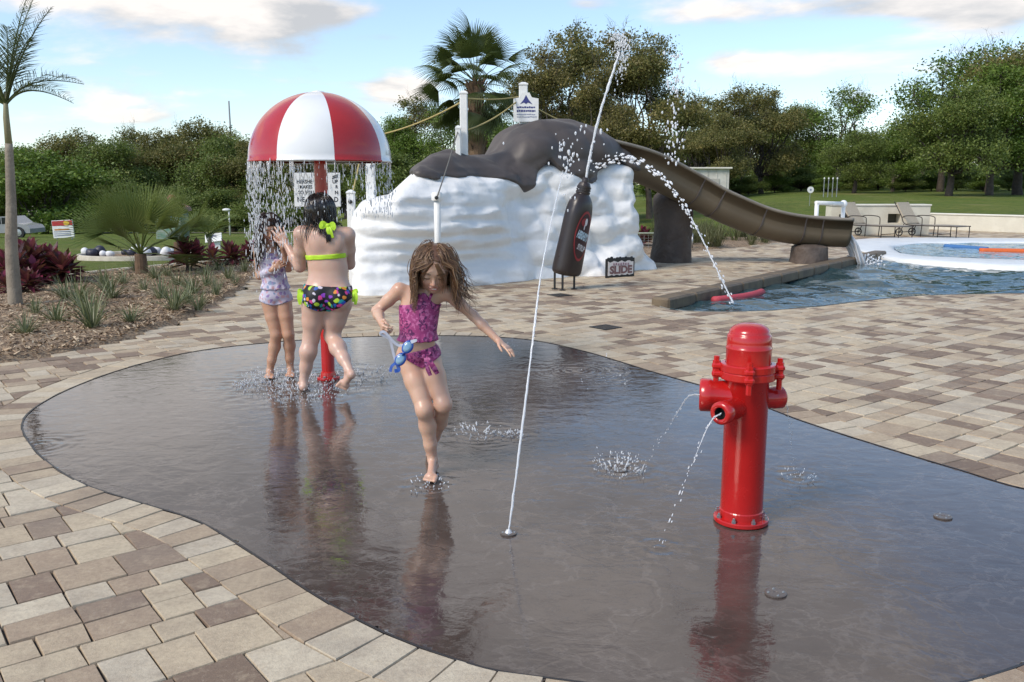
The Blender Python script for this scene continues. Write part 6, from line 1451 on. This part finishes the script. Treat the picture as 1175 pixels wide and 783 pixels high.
for i, (u, v, s_) in enumerate(spots):
    p = G(u, v, .03); o = put('flax_lily', CL[i % 4], None, p); o.rotation_euler = (0, 0, rg.uniform(0, 6.28)); o.scale = (s_, s_, s_*rg.uniform(.85, 1.1))
    tag(o, ('largest pale striped grassy clump nearest the pad edge' if i == 1 else 'pale striped grassy clump growing in the left mulch bed'), 'grass clump', 'striped grassy clumps in the left mulch bed')
for i in range(34):
    u = rg.uniform(742, 905); t_ = (u-742)/163; v = rg.uniform(268-8*t_*0, 290-11*t_); p = G(u, v, .04); 
    o = put('grass_tuft', CD[i % 3], None, p); o.rotation_euler = (0, 0, rg.uniform(0, 6.28)); s_ = rg.uniform(.9, 1.5); o.scale = (s_, s_, s_*.9)
    tag(o, 'dull green grass tuft in the bed under the slide', 'grass clump', 'grass tufts in the bed under the slide')
for i in range(12):
    u = rg.uniform(270, 405); p = G(u, rg.uniform(296, 310), .03); o = put('grass_tuft', CL[i % 4], None, p); o.rotation_euler = (0, 0, rg.uniform(0, 6.28)); s_ = rg.uniform(.8, 1.1); o.scale = (s_, s_, s_)
    tag(o, 'pale grassy tuft behind the girls at the far end of the bed', 'grass clump', 'grassy tufts behind the girls')
# ---------------------------------------------------------------- red cordylines
def cordyline(H, rg, n=26):
    T = []; L = []; A = []
    for k in range(3):
        top = np.array([rg.normal(0, .10), rg.normal(0, .10), H*rg.uniform(.30, .55)]); T.append(tube([(rg.normal(0, .03), rg.normal(0, .03), -.05), top*.6, top], [.018, .014, .011], 6))
        for i in range(n):
            a = i*2.4; el_ = 1.35-1.3*(1-i/n)+rg.normal(0, .1); d = np.array([math.cos(a)*math.cos(el_), math.sin(a)*math.cos(el_), math.sin(el_)]); s_ = np.cross(d, (0, 0, 1)); s_ /= np.linalg.norm(s_)+1e-9; ln = H*rg.uniform(.38, .6); b_ = top-np.array([0, 0, (1-i/n)*.22*H])
            V = []; 
            for t_, ww in ((0, .010), (.25, .032), (.6, .040), (1, .002)):
                p_ = b_+d*ln*t_+np.array([0, 0, -ln*.30*t_**2]); ww *= H/.6; V += [p_-s_*ww, p_+np.array([0, 0, -ww*.5]), p_+s_*ww]
            F = []
            for q in range(3): F += [[q*3, q*3+3, q*3+4, q*3+1], [q*3+1, q*3+4, q*3+5, q*3+2]]
            L.append((np.array(V), F)); A += [float(rg.random())]*len(F)
    V, F = join(*L); return join(*T), (V, F, A)
LEAF_RED = leafmat('burgundy_leaf', [(0, (.045, .008, .016)), (.5, (.15, .014, .05)), (.85, (.30, .03, .10)), (1, (.12, .06, .02))], .35, .3)
CORD = []
for i in range(3):
    st, (V, F, A) = cordyline(.75, rg); CORD.append((mesh_np('stem', st[0], st[1], M_BARK), mesh_np('foliage', V, F, LEAF_RED, attr=A)))
for i, (u, v, s_, lb) in enumerate([(14, 330, 1.0, 'burgundy leaved cordyline cut by the left edge'), (42, 326, 1.15, 'tall burgundy cordyline just right of the thin palm trunk'), (58, 328, .95, 'magenta burgundy cordyline in the middle of its row'), (76, 322, .8, 'small burgundy cordyline at the right end of its row'), (216, 312, 1.05, 'dark burgundy cordyline right of the fan palms'), (254, 306, .9, 'dark red cordyline near the curtain of falling water'), (288, 302, .8, 'dark red cordyline partly behind the younger girl'), (738, 283, .85, 'red cordyline between the mound and the slide support'), (20, 338, .7, 'short burgundy cordyline behind the thin palm trunk'), (34, 316, 1.1, 'burgundy cordyline at the very back of the left bed')]):
    p = G(u, v, .03); o = thing('cordyline', lb, 'shrub', p, rg.uniform(0, 6.28), 'burgundy cordylines', (s_, s_, s_)); put('stem', CORD[i % 3][0], o); put('foliage', CORD[i % 3][1], o)
# ---------------------------------------------------------------- things on the far lawns
def wp(u, v, Y): return P(u, v, Y)
sb_ = P(72.5, 263, 44); bo = thing('notice_board', 'white notice board with red and yellow header on the far left lawn', 'sign', (sb_[0], 44, tz(sb_[0], 44)))
w_ = 24/1010*44; h_ = 20/1010*44; Rt = np.array([math.cos(.05), 0, math.sin(.05)]); Ut = np.array([-math.sin(.05), 0, math.cos(.05)])
part('board', place(box((0, 0, 0), (w_, h_, .06), None, .01), sb_, Rt, Ut), M_WHITE, bo)
part('header', place(box((0, h_*.33, 0), (w_*.96, h_*.28, .01)), sb_+N3*.034, Rt, Ut), pmat('header_red', (.45, .03, .03), None, 9, .5, .05), bo)
part('header_emblem', place(join(prism([(.30*math.cos(q)*.5+.22, .3*math.sin(q)*.4+h_*.33) for q in np.linspace(0, 6.28, 13)[:-1]], 0, .01)), sb_+N3*.042, Rt, Ut), pmat('header_yellow', (.7, .45, .04), None, 9, .5, .05), bo)
ln = [box((-.05+.02*i*0, -.02-.10*i, 0), (w_*(.8 if i else .7), .035 if i else .07, .008)) for i in range(4)]
for i, q in enumerate(ln): part('lettering', place(q, sb_+N3*.036, Rt, Ut), pmat('print_orange', (.5, .2, .03), None, 9, .5, .05) if i == 0 else m_grey, bo)
for sx_ in (-.38, .38): part('post', lathe([(.04, 0), (.04, sb_[2]-tz(sb_[0], 44))], 10, (sb_[0]+sx_, 44.06, tz(sb_[0], 44))), M_WHITE, bo, True)
# round planter with white and black boulders
iy = 22.5; ia, ib = P(92, 296, iy), P(222, 296, iy); ic = (ia+ib)/2; iz = tz(ic[0], iy); iw = (ib[0]-ia[0])/2
pl_ = thing('planter_ring', 'low pale concrete ring planter on the left lawn', 'planter', (ic[0], iy, iz))
part('ring', (lambda a: a)(lathe([(iw*.93, -.1), (iw*.93, .12), (iw*.95, .15), (iw*.99, .15), (iw, .13), (iw, -.1)], 48, (ic[0], iy, iz), sy=.7, cap=False)), m_kerb, pl_, True); part('soil', lathe([(iw*.935, .08), (0, .10)], 32, (ic[0], iy, iz), sy=.7, cap=False), M_MULCH, pl_)
m_bw, m_bk = pmat('white_painted_stone', (.72, .72, .72), (.6, .6, .6), 6, .6, .4), pmat('black_painted_stone', (.02, .022, .035), (.03, .03, .05), 6, .5, .4)
for i, (u, v, r_, dk) in enumerate([(106, 290, .14, 1), (113, 289, .17, 1), (98, 292, .12, 0), (126, 288, .10, 0), (150, 288, .12, 1), (158, 284, .20, 0), (166, 287, .16, 0), (172, 284, .17, 1), (178, 288, .15, 0), (190, 288, .16, 0), (196, 291, .13, 0), (143, 291, .10, 1), (118, 292, .10, 0), (205, 291, .10, 1)]):
    p = P(u, v, iy-.1+.2*(i % 3)); V, F = ellipsoid((0, 0, 0), (r_, r_*.8, r_*.85), 14, 10); V = np.array(V); V *= (1+.38*fbm(V[:, 0]*9+i, V[:, 1]*9, V[:, 2]*9, 2))[:, None]
    tag(solo('boulder', (V+np.array([p[0], p[1], iz+.1+r_*.5]), F), m_bk if dk else m_bw, (p[0], p[1], iz+.1), True), ('black' if dk else 'white')+' painted boulder lying in the ring planter on the left lawn', 'boulder', ('black' if dk else 'white')+' boulders in the ring planter')
# small kiosk with a red roof
ky = 46; ka, kb = P(177, 262, ky), P(209, 262, ky); kc = (ka+kb)/2; kz = tz(kc[0], ky); kw = kb[0]-ka[0]; kt = P(193, 243, ky)[2]
ko = thing('ticket_kiosk', 'small colourful kiosk with curved red roof on the far left lawn', 'kiosk', (kc[0], ky, kz))
m_kg = pmat('kiosk_green', (.10, .22, .16), (.35, .36, .3), 3, .6, .1)
part('wall', box((kc[0], ky+.6, (kz+kt)/2), (kw*.9, 1.2, kt-kz)), m_kg, ko)
rp = [(-kw*.55, 0), (kw*.55, 0), (kw*.50, .22), (kw*.25, .36), (0, .40), (-kw*.25, .36), (-kw*.50, .22)]
part('roof', place(prism(rp, -1.4, .15), (kc[0], ky, kt), X3, Y3), m_labr, ko); part('window', box((kc[0]-.1, ky-.012, kt-.45), (kw*.45, .03, .42)), m_gl, ko); part('fascia', place(prism([(-kw*.4, .05), (kw*.4, .05), (kw*.3, .22), (-kw*.3, .22)], 0, .03), (kc[0], ky-.16, kt), X3, Y3), pmat('kiosk_orange', (.62, .22, .05), None, 5, .5, .1), ko)
part('roof_ornament', join(ellipsoid((kc[0]+.3, ky, kt+.62), (.24, .2, .26)), tube([(kc[0]+.3, ky, kt+.3), (kc[0]+.3, ky, kt+.5)], .06, 8)), m_labr, ko, True)
wp_ = P(245, 273, 30); wz = tz(wp_[0], 30); wo = thing('lawn_panel', 'slanted white panel lying on the left lawn near the feather palm', 'panel', (wp_[0], 30, wz))
part('panel', place(box((0, 0, 0), (.58, .30, .05), None, .01), wp_, (.98, 0, .12), nrm([-.1, .35, .9])), M_WHITE, wo); part('stripe', place(prism([(-.15, -.07), (-.09, -.07), (0, .06), (.10, .02), (.12, .05), (0, .10)], 0, .006), wp_+np.array([0, -.03, .01]), (.98, 0, .12), nrm([-.1, .35, .9])), m_navy, wo); part('foot', box((wp_[0], 30.05, (wz+wp_[2])/2-.05), (.4, .06, max(.1, wp_[2]-wz))), M_WHITE, wo)
lp = P(262.5, 241, 58); lz = tz(lp[0], 58); lo_ = thing('lamp_post', 'thin pale lamp post by the far left path', 'lamp', (lp[0], 58, lz)); part('pole', lathe([(.06, 0), (.045, lp[2]-lz)], 8, (lp[0], 58, lz)), M_WHITE, lo_, True); part('lamp_head', ellipsoid((lp[0]-.15, 58, lp[2]), (.28, .16, .10)), M_WHITE, lo_, True)
# parked car half hidden by the palm trunk
cy_ = 52; ca_, cb_ = P(-22, 272, cy_), P(44, 272, cy_); cz = tz((ca_[0]+cb_[0])/2, cy_); cxm = (ca_[0]+cb_[0])/2; cl_ = cb_[0]-ca_[0]
cr_ = thing('parked_car', 'pale grey parked car low on the far left lawn behind the thin palm trunk', 'car', (cxm, cy_, cz)); m_car = pmat('pale_car_paint', (.30, .31, .32), (.26, .27, .28), 4, .25, .02, coat=.6); m_cg = pmat('car_glass', (.02, .025, .03), None, 4, .08, .0)
prof_ = [(-.5, .30), (-.5, .62), (-.44, .72), (-.24, .80), (-.12, 1.22), (.16, 1.26), (.30, .86), (.46, .74), (.5, .55), (.5, .30)]
part('body', place(prism([(a*cl_, b_) for a, b_ in prof_], -1.7, 0), (cxm, cy_-.85, cz), X3, Y3), m_car, cr_)
part('window', place(prism([(-.215*cl_, .82), (-.115*cl_, 1.16), (.015*cl_, 1.19), (.015*cl_, .82)], 0, .015), (cxm, cy_-.85, cz), X3, Y3), m_cg, cr_); part('window', place(prism([(.035*cl_, .82), (.035*cl_, 1.19), (.15*cl_, 1.2), (.255*cl_, .86)], 0, .015), (cxm, cy_-.85, cz), X3, Y3), m_cg, cr_)
for sx_ in (-.31, .31): 
    wl = part('wheel', lathe([(.20, 0), (.33, 0), (.33, .2), (.20, .2)], 20, (cxm+sx_*cl_, cy_-.93, cz+.33), (0, 1, 0), cap=True), M_BLACKP, cr_); part('rim', lathe([(.20, -.01), (.06, -.02), (0, -.02)], 14, (cxm+sx_*cl_, cy_-.93, cz+.33), (0, 1, 0), cap=False), M_STEEL, wl)
# white shed behind the slide
sy_ = 56; sa_, sb2_ = P(772, 220, sy_), P(836, 220, sy_); szz = tz((sa_[0]+sb2_[0])/2, sy_); stp = P(800, 194, sy_)[2]; smx = (sa_[0]+sb2_[0])/2; sw = sb2_[0]-sa_[0]
so_ = thing('white_shed', 'pale weathered shed standing beyond the slide under the trees', 'shed', (smx, sy_, szz)); m_shed = pmat('shed_cladding', (.60, .58, .52), (.5, .48, .43), 3, .7, .2, grime=(.36, .34, .28))
part('wall', box((smx, sy_+1.2, (szz+stp)/2-.1), (sw, 2.4, stp-szz+.2)), m_shed, so_); part('roof', box((smx, sy_+1.2, stp+.05), (sw+.3, 2.8, .1), None, .02), m_copw, so_); part('door', box((smx+sw*.22, sy_-.015, szz+.75), (.75, .05, 1.5)), pmat('shed_door', (.45, .43, .38), None, 3, .7, .1), so_)
for i in range(6): part('batten', box((smx-sw/2+sw*(i+.5)/6+.1, sy_-.012, (szz+stp)/2), (.05, .03, stp-szz-.1)), m_shed, so_)
# round white marker and thin stakes on the right lawn
mk = P(930, 218, 42); mz = tz(mk[0], 42); mo = thing('round_marker', 'small round white marker with a grey centre on the right lawn', 'marker', (mk[0], 42, mz)); part('disc', lathe([(0, 0), (.15, 0), (.15, .03), (0, .03)], 20, mk, (0, -1, 0), cap=False), M_WHITE, mo); part('disc_centre', lathe([(.05, .035), (0, .036)], 12, mk, (0, -1, 0), cap=False), m_grey, mo); part('stake', lathe([(.015, 0), (.015, mk[2]-mz)], 6, (mk[0], 42.03, mz)), M_STEEL, mo)
for i, u in enumerate((946, 951, 956, 961)):
    p = P(u, 205, 52); z0 = tz(p[0], 52); o = thing('lawn_stake', 'thin pale stake standing in a row on the right lawn', 'stake', (p[0], 52, z0), group='row of thin stakes on the right lawn'); part('rod', lathe([(.03, 0), (.025, p[2]-z0)], 6, (p[0], 52, z0)), M_STEEL, o); part('rod_tip', ellipsoid((p[0], 52, p[2]), (.045, .045, .06)), M_WHITE, o)
# wire fence behind the mound
fa = thing('wire_fence', 'low wire fence with thin rails between the mound and the slide support', 'fence', (3.2, 20.6, 0)); f0, f1 = P(728, 268, 20.6), P(765, 268, 20.6); f0[0] -= 1.2; f1[0] += .6
part('top_rail', tube([f0, f1], .025, 8), pmat('fence_green_grey', (.32, .36, .26), None, 9, .5, .1), fa, True); 
for q in np.linspace(0, 1, 4): c_ = f0+(f1-f0)*q; part('post', lathe([(.022, 0), (.022, c_[2])], 8, (c_[0], c_[1], 0)), M_STEEL, fa, True)
part('wire_mesh', join(*[tube([(f0[0]+(f1[0]-f0[0])*q, 20.61, .03), (f0[0]+(f1[0]-f0[0])*q, 20.61, f0[2])], .004, 4) for q in np.linspace(0, 1, 26)], *[tube([(f0[0], 20.61, z), (f1[0], 20.61, z)], .004, 4) for z in np.linspace(.08, f0[2]-.05, 5)]), M_STEEL, fa)
# far radio mast
rm = P(262.5, 116, 260); ro_ = thing('radio_mast', 'thin distant radio mast above the left woodland', 'mast', (rm[0], 260, -8)); part('mast', lathe([(.45, 0), (.22, rm[2]+8)], 4, (rm[0], 260, -8)), pmat('mast_grey', (.4, .4, .42), None, 9, .6, .05), ro_)
# ================================================================ WATER IN THE AIR
def watermat(name, tr, col=(.90, .92, .95), rough=.12):
    m, t, b = newmat(name); b.inputs['Base Color'].default_value = (*col, 1); b.inputs['Roughness'].default_value = rough; b.inputs['IOR'].default_value = 1.33; b.inputs['Transmission Weight'].default_value = tr
    t.set(b.inputs['Normal'], t.bump(t.noise(t.obj(), 60, 3), .2, .004)); return m
W_WHITE = watermat('white_water', .42); W_CLEAR = watermat('clear_drops', .75); W_FINE = watermat('fine_spray', .4)
rgw = np.random.default_rng(21)
_sv, _sf = ellipsoid((0, 0, 0), (1, 1, 1), 6, 4); _sv = np.array(_sv)
def drops(C, r, stretch, d=None):
    C = np.asarray(C, float); n = len(C); r = np.broadcast_to(r, n); s_ = np.broadcast_to(stretch, n); d = np.tile([0, 0, 1.0], (n, 1)) if d is None else np.asarray(d)/np.linalg.norm(d, axis=1)[:, None]
    x = np.cross(d, [.3, 1, .2]); x /= np.linalg.norm(x, axis=1)[:, None]; y = np.cross(d, x)
    V = C[:, None]+r[:, None, None]*(_sv[None, :, 0:1]*x[:, None]+_sv[None, :, 1:2]*y[:, None]+_sv[None, :, 2:3]*s_[:, None, None]*d[:, None])
    F = []; k = len(_sv); base = np.arange(n)*k
    f = [[i+b for i in q] for b in base for q in _sf]; return V.reshape(-1, 3), f
def stream(pts, r, seed=0, sides=7, lump=.35):
    q = spline(np.array(pts, float), False, 14); rg = np.random.default_rng(seed); n = len(q); rr = np.interp(np.linspace(0, 1, n), np.linspace(0, 1, len(r)), r)*(1+lump*np.convolve(rg.normal(size=n+4), np.ones(5)/5, 'valid'))
    q = q+rg.normal(0, .12, q.shape)*rr[:, None]; return tube(q, np.maximum(rr, .0006), sides)
def jet(name, label, vf, mat, loc, group=None, cat='water jet', kind=None): o = solo(name, vf, mat, loc, True); tag(o, label, cat, group, kind); return o
# the tall thin jet out of the pad: rises, leaning right
j0 = G(583.5, 612); Yj = j0[1]; top_ = P(646, 196, Yj+.75)
pts = [j0, P(593, 540, Yj+.06), P(603, 460, Yj+.16), P(612, 385, Yj+.28), P(620, 320, Yj+.42), P(631, 262, Yj+.56), top_]
dr_ = top_+np.array([.02, .02, .0])+rgw.normal(size=(26, 3))*np.array([.035, .05, .11])
jet('water_jet', 'tall thin water jet shooting up from a nozzle beside the running girl', join(stream(pts, [.0048, .0048, .005, .0048, .0042, .0032, .0014], 3, lump=.3), drops(dr_, rgw.uniform(.002, .0045, 26), rgw.uniform(1, 2.5, 26)), lathe([(.02, 0), (.012, .012), (.007, .02)], 10, j0, cap=False)), W_WHITE, j0)
# the bottle's own jet
b0 = bt_lo+axb*Lb; Yb = b0[1]
pts = [b0, P(680, 165, Yb), P(690, 125, Yb), P(701, 90, Yb+.05), P(711, 60, Yb+.1)]
c_ = np.array([P(u, v, Yb+.1) for u, v in zip(rgw.normal(712, 6, 300), 38+np.abs(rgw.normal(0, 24, 300)))]); c_[:, 0] += .0
jet('water_jet', 'strong white jet shooting high out of the syrup bottle', join(stream(pts, [.016, .02, .022, .024, .010], 5, 8, .5), drops(c_, rgw.uniform(.004, .011, 300), rgw.uniform(1, 2.6, 300))), W_WHITE, b0)
# arcing stream from the bottle into the pool
arc = spline(np.array([P(u, v, Y) for u, v, Y in ((684, 191, 12.6), (702, 184, 12.4), (722, 182.5, 12.2), (745, 192, 12), (766, 211, 11.8), (785, 236, 11.6), (802, 267, 11.5), (818, 300, 11.4), (831, 327, 11.3), (842, 349, 11.2))]), False, 16)
tq = np.gradient(arc, axis=0); D_c = []; D_r = []; D_s = []; D_d = []
for i in range(0, len(arc)):
    f_ = i/len(arc)
    for k in range(3 if f_ < .6 else 2):
        if rgw.random() < (.46 if f_ < .75 else .3): D_c.append(arc[i]+rgw.normal(0, .035*(1-.6*f_)+.004, 3)); D_r.append(rgw.uniform(.005, .021)*(1-.45*f_)); D_s.append(rgw.uniform(1.1, 2.6)); D_d.append(tq[i])
pcs = [drops(np.array(D_c), np.array(D_r), np.array(D_s), np.array(D_d)), stream(arc[len(arc)*6//10::8], [.008, .010, .010, .009], 9)]
jet('water_arc', 'arc of broken white water falling from the bottle into the pool', join(*pcs), W_WHITE, arc[0])
# drops in front of the chocolate hump
C_s = np.array([P(u, v, 12.7) for u, v in zip(np.r_[rgw.normal(648, 7, 22), rgw.normal(672, 22, 26)], np.r_[rgw.normal(184, 6, 22), rgw.normal(166, 14, 26)])])
jet('falling_drops', 'big white drops falling before the chocolate hump beside the jet', drops(C_s, rgw.uniform(.006, .02, len(C_s)), rgw.uniform(1, 2.4, len(C_s))), W_WHITE, C_s.mean(0), cat='water drops', kind='stuff')
C_s = np.array([P(u, v, 13) for u, v in zip(rgw.normal(774, 7, 110), rgw.uniform(60, 192, 110))])
jet('falling_drops', 'column of fine drops falling before the dark trees over the slide', drops(C_s, rgw.uniform(.006, .018, 110), rgw.uniform(1, 2.5, 110)), W_FINE, C_s.mean(0), cat='water drops', kind='stuff')
# the curtain under the mushroom
C_s = []; R_s = []
for i in range(3600):
    a = rgw.uniform(-PI, PI); x = MX+(MR-.01)*math.cos(a); y = MY+(MR-.01)*math.sin(a); w = 1.0 if x < MX-.12 else (.16 if x < MX+.30 else .30)
    if rgw.random() > w: continue
    zt_ = rgw.random()**1.15; lowest = 1.02-abs(rgw.normal(0, .12)) if x < MX-.12 else rim_z-.42
    z = rim_z-(rim_z-lowest)*zt_; k = .06*zt_; C_s.append((x+rgw.normal(0, .012+k*.3), y+rgw.normal(0, .012+k*.3), z)); R_s.append(rgw.uniform(.0014, .0040))
C_s = np.array(C_s); jet('water_curtain', 'curtain of falling drops round the rim of the striped mushroom', drops(C_s, np.array(R_s), rgw.uniform(1.4, 8, len(C_s))), W_WHITE, (MX, MY, rim_z), cat='water drops', kind='stuff')
# threads just below the rim
thr = []
for i in range(110):
    a = rgw.uniform(-PI, PI); x = MX+MR*math.cos(a); y = MY+MR*math.sin(a)
    if x > MX-.05 and rgw.random() > .35: continue
    L = rgw.uniform(.05, .22); thr.append(tube([(x, y, rim_z+.002), (x+rgw.normal(0, .004), y, rim_z-L*.5), (x+rgw.normal(0, .006), y, rim_z-L)], [.005, .0035, .0012], 5))
jet('water_threads', 'thin threads of water hanging from the rim of the striped mushroom', join(*thr), W_CLEAR, (MX, MY, rim_z), cat='water drops', kind='stuff')
# three thin streams out of the hydrant
def hyd(label, ang, z, ln, u, v, r, seed):
    d = np.array([math.cos(ang), math.sin(ang), 0]); a = hb+d*ln+np.array([0, 0, z]); e = G(u, v); m_ = a+(e-a)*.45; m_[2] = a[2]*.66; m1 = a+(e-a)*.2; m1[2] = a[2]*.93; m2 = a+(e-a)*.72; m2[2] = a[2]*.36
    q = spline(np.array([a, m1, m_, m2, e]), False, 16); rg = np.random.default_rng(seed); n = len(q); tq = np.gradient(q, axis=0); sel = rg.random(n) < .75
    dd = drops(q[sel]+rg.normal(0, .005, (sel.sum(), 3))*np.linspace(.3, 2, n)[sel][:, None], rg.uniform(.0012, .0030, sel.sum())*r, rg.uniform(1.5, 5, sel.sum()), tq[sel])
    jet('water_stream', label, join(stream([a, m1, m_], [.0026*r, .0022*r, .001*r], seed), dd), W_WHITE, a, 'thin streams falling from the hydrant outlets', 'water stream')
hyd('thin stream falling from the front outlet of the hydrant', math.radians(226), .54, .215, 757, 628, 1.1, 1)
hyd('thin stream falling from the big left outlet of the hydrant', math.radians(168), .575, .20, 735, 548, .9, 2)
hyd('thin stream falling from the right outlet of the hydrant', math.radians(12), .565, .17, 912, 545, .8, 4)
# splashes on the pad
def splash(label, u, v, R, n, h_, seed, crown=True, rr=(.0012, .0042)):
    p = G(u, v); rg = np.random.default_rng(seed); a = rg.uniform(0, 2*PI, n); q = R*np.sqrt(rg.random(n)); z = np.abs(rg.normal(0, h_, n))*(1-.5*q/R)+.002
    C_ = np.c_[p[0]+q*np.cos(a), p[1]+q*np.sin(a)*1.3, z]; d = np.c_[np.cos(a)*.5, np.sin(a)*.5, np.ones(n)]
    keep = rg.random(n) < .6; C_ = C_[keep]; d = d[keep]; m_n = len(C_)
    it = [drops(C_, rg.uniform(*rr, m_n)*.8, rg.uniform(.9, 3.2, m_n), d)]
    if crown:
        for i in range(int(16*R/.15)):
            a_ = rg.uniform(0, 2*PI); r_ = R*rg.uniform(.15, .8); b_ = p+np.array([r_*math.cos(a_), r_*math.sin(a_)*1.3, 0]); o_ = np.array([math.cos(a_), math.sin(a_), 0])*rg.uniform(.0, .03); hh_ = rg.uniform(.01, .035)*h_/.03; it.append(tube([b_-np.array([0, 0, .004]), b_+o_*.5+np.array([0, 0, hh_*.6]), b_+o_+np.array([0, 0, hh_])], [.006, .0028, .0008], 5))
    jet('splash', label, join(*it), W_FINE, p, cat='splash')
splash('white splash crown where the jet water lands left of the hydrant', 712, 537, .15, 260, .045, 3)
splash('small flat splash behind the running girl\'s right side', 548, 496, .16, 150, .020, 4); splash('small round splash touching the thin jet', 590, 499, .07, 90, .014, 5)
splash('spray kicked up round the feet of the younger girl', 318, 438, .32, 900, .040, 6, rr=(.0014, .005)); splash('spray round the foot of the girl in the floral bikini', 352, 452, .30, 600, .03, 7, rr=(.0014, .0045)); splash('spray at the foot of the mushroom pole', 400, 432, .40, 560, .03, 8, rr=(.0014, .0045))
splash('few drops thrown up beside the hydrant', 915, 548, .10, 40, .02, 9, False); splash('faint spray of drops in the middle of the pad', 690, 440, .22, 46, .14, 12, False, (.0016, .004)); splash('thin spray drops beneath the girl\'s stretched hand', 575, 400, .16, 36, .12, 13, False, (.0016, .004))
splash('drops splashed around the running girl\'s planted foot', 492, 556, .12, 70, .012, 14, False, (.002, .005))
# water running off the slide into the pool
e0 = path[-1]; sheet_ = []; rg = np.random.default_rng(31); 
for i in range(64):
    y_ = e0[1]+rg.uniform(-.29, .29); zz_ = e0[2]-.14+.25*((y_-e0[1])/.24)**2*.5; t_ = np.linspace(0, 1, 7); L = rg.uniform(.30, .48); q = np.c_[e0[0]-.05+L*t_, np.full(7, y_)+(e0[1]-y_)*.35*t_+rg.normal(0, .008, 7), zz_-(zz_+.13)*t_**1.7]; sheet_.append(tube(q, np.linspace(.026, .014, 7)*rg.uniform(.5, 1.2), 6))
cs_ = np.array([e0[0]+.38, e0[1], -.12])+np.abs(rg.normal(size=(320, 3)))*np.array([.12, .0, .10])+rg.normal(size=(320, 3))*np.array([.12, .18, 0])
jet('slide_waterfall', 'water pouring off the mouth of the brown slide into the pool', join(*sheet_, drops(cs_, rg.uniform(.006, .022, 320), rg.uniform(.8, 1.8, 320))), W_FINE, e0, cat='waterfall')
SKY_STR = .12; EXPO = .76; SKY_VEIL = .22
CLOUD_HI = (5.5, 5.1, 4.75); CLOUD_LO = (3.1, 3.1, 3.15); VEIL_HI = (3.2, 4.1, 5.2); VEIL_LO = (3.5, 4.4, 5.4)
# ================================================================ LIGHT
SUN_EL, SUN_AZ = math.radians(42), math.radians(-128)   # azimuth measured from +Y towards +X
sun = bpy.data.lights.new('sun', 'SUN'); so = bpy.data.objects.new('sun', sun); COL.objects.link(so)
sd = np.array([math.sin(SUN_AZ)*math.cos(SUN_EL), math.cos(SUN_AZ)*math.cos(SUN_EL), math.sin(SUN_EL)])
so.rotation_euler = Vector(-sd).to_track_quat('-Z', 'Y').to_euler(); so.location = tuple(sd*60)
sun.energy = 2.0; sun.angle = math.radians(20); sun.color = (1, .9, .78)
wd = bpy.data.worlds.new('World'); SC.world = wd; wd.use_nodes = True; t = NT(wd.node_tree)
bg = wd.node_tree.nodes['Background']
sky = t.n('ShaderNodeTexSky', _sky_type='NISHITA'); sky.sun_disc = False; sky.sun_elevation = SUN_EL; sky.sun_rotation = SUN_AZ
sky.altitude = 30; sky.air_density = 1.0; sky.dust_density = .3; sky.ozone_density = 2.6
d = wd.node_tree.nodes.new('ShaderNodeTexCoord').outputs['Generated']
sx = t.n('ShaderNodeSeparateXYZ'); t.set(sx.inputs[0], d)
x, y, z = sx.outputs[0], sx.outputs[1], t.math('MAXIMUM', sx.outputs[2], 0)
zz = t.math('ADD', z, .16); cv = t.n('ShaderNodeCombineXYZ'); t.set(cv.inputs[0], t.math('DIVIDE', x, zz)); t.set(cv.inputs[1], t.math('DIVIDE', y, zz))
t.set(cv.inputs[2], .37)
def dens(vec): return t.noise(vec, .95, 7, .56, .25)
n1 = dens(cv.outputs[0])
off = t.n('ShaderNodeVectorMath', _operation='ADD'); t.set(off.inputs[0], cv.outputs[0]); off.inputs[1].default_value = (-.12, -.28, .05); n2 = dens(off.outputs[0])
az = t.math('ARCTAN2', x, y); el = t.math('ARCSINE', sx.outputs[2])
def blob(u, v, wu, wv, amp):
    r = ray(u, v); a0 = math.atan2(r[0], r[1]); e0 = math.asin(r[2]/np.linalg.norm(r))
    p = t.math('DIVIDE', t.math('SUBTRACT', az, a0), wu/FOC); q = t.math('DIVIDE', t.math('SUBTRACT', el, e0), wv/FOC)
    g = t.math('EXPONENT', t.math('MULTIPLY', t.math('ADD', t.math('MULTIPLY', p, p), t.math('MULTIPLY', q, q)), -1.0))
    return t.math('MULTIPLY', g, amp)
bl = None
for bb in [(960, 8, 190, 22, .25), (848, 70, 58, 15, .25), (375, 16, 80, 17, .15), (465, 98, 40, 20, .24), (95, 142, 90, 16, .10), (670, 4, 30, 9, .18), (1130, 20, 60, 16, .16), (440, 44, 35, 8, .16), (230, 120, 500, 22, .07), (60, -320, 600, 190, .42), (560, -380, 420, 180, .34)]:
    q = blob(*bb); bl = q if bl is None else t.math('ADD', bl, q)
cl = t.ramp(t.math('ADD', t.math('SUBTRACT', n1, .10), bl), [(.50, (0, 0, 0)), (.66, (1, 1, 1))], 'EASE')
shade = t.math('SUBTRACT', n2, n1)
ccol = t.mix(t.ramp(t.math('ADD', shade, .5), [(.44, (0, 0, 0)), (.58, (1, 1, 1))]), CLOUD_HI, CLOUD_LO)
skyc = t.mix(SKY_VEIL, sky.outputs[0], t.mix(t.ramp(z, [(0, (1, 1, 1)), (.25, (0, 0, 0))]), VEIL_HI, VEIL_LO))
fin = t.mix(t.math('MULTIPLY', cl, .92), skyc, ccol)
t.set(bg.inputs[0], fin); bg.inputs[1].default_value = SKY_STR
SC.view_settings.view_transform = 'Standard'; SC.view_settings.look = 'None'; SC.view_settings.gamma = 1; SC.view_settings.exposure = EXPO
SC.cycles.max_bounces = 6; SC.cycles.transparent_max_bounces = 12; SC.cycles.use_denoising = True
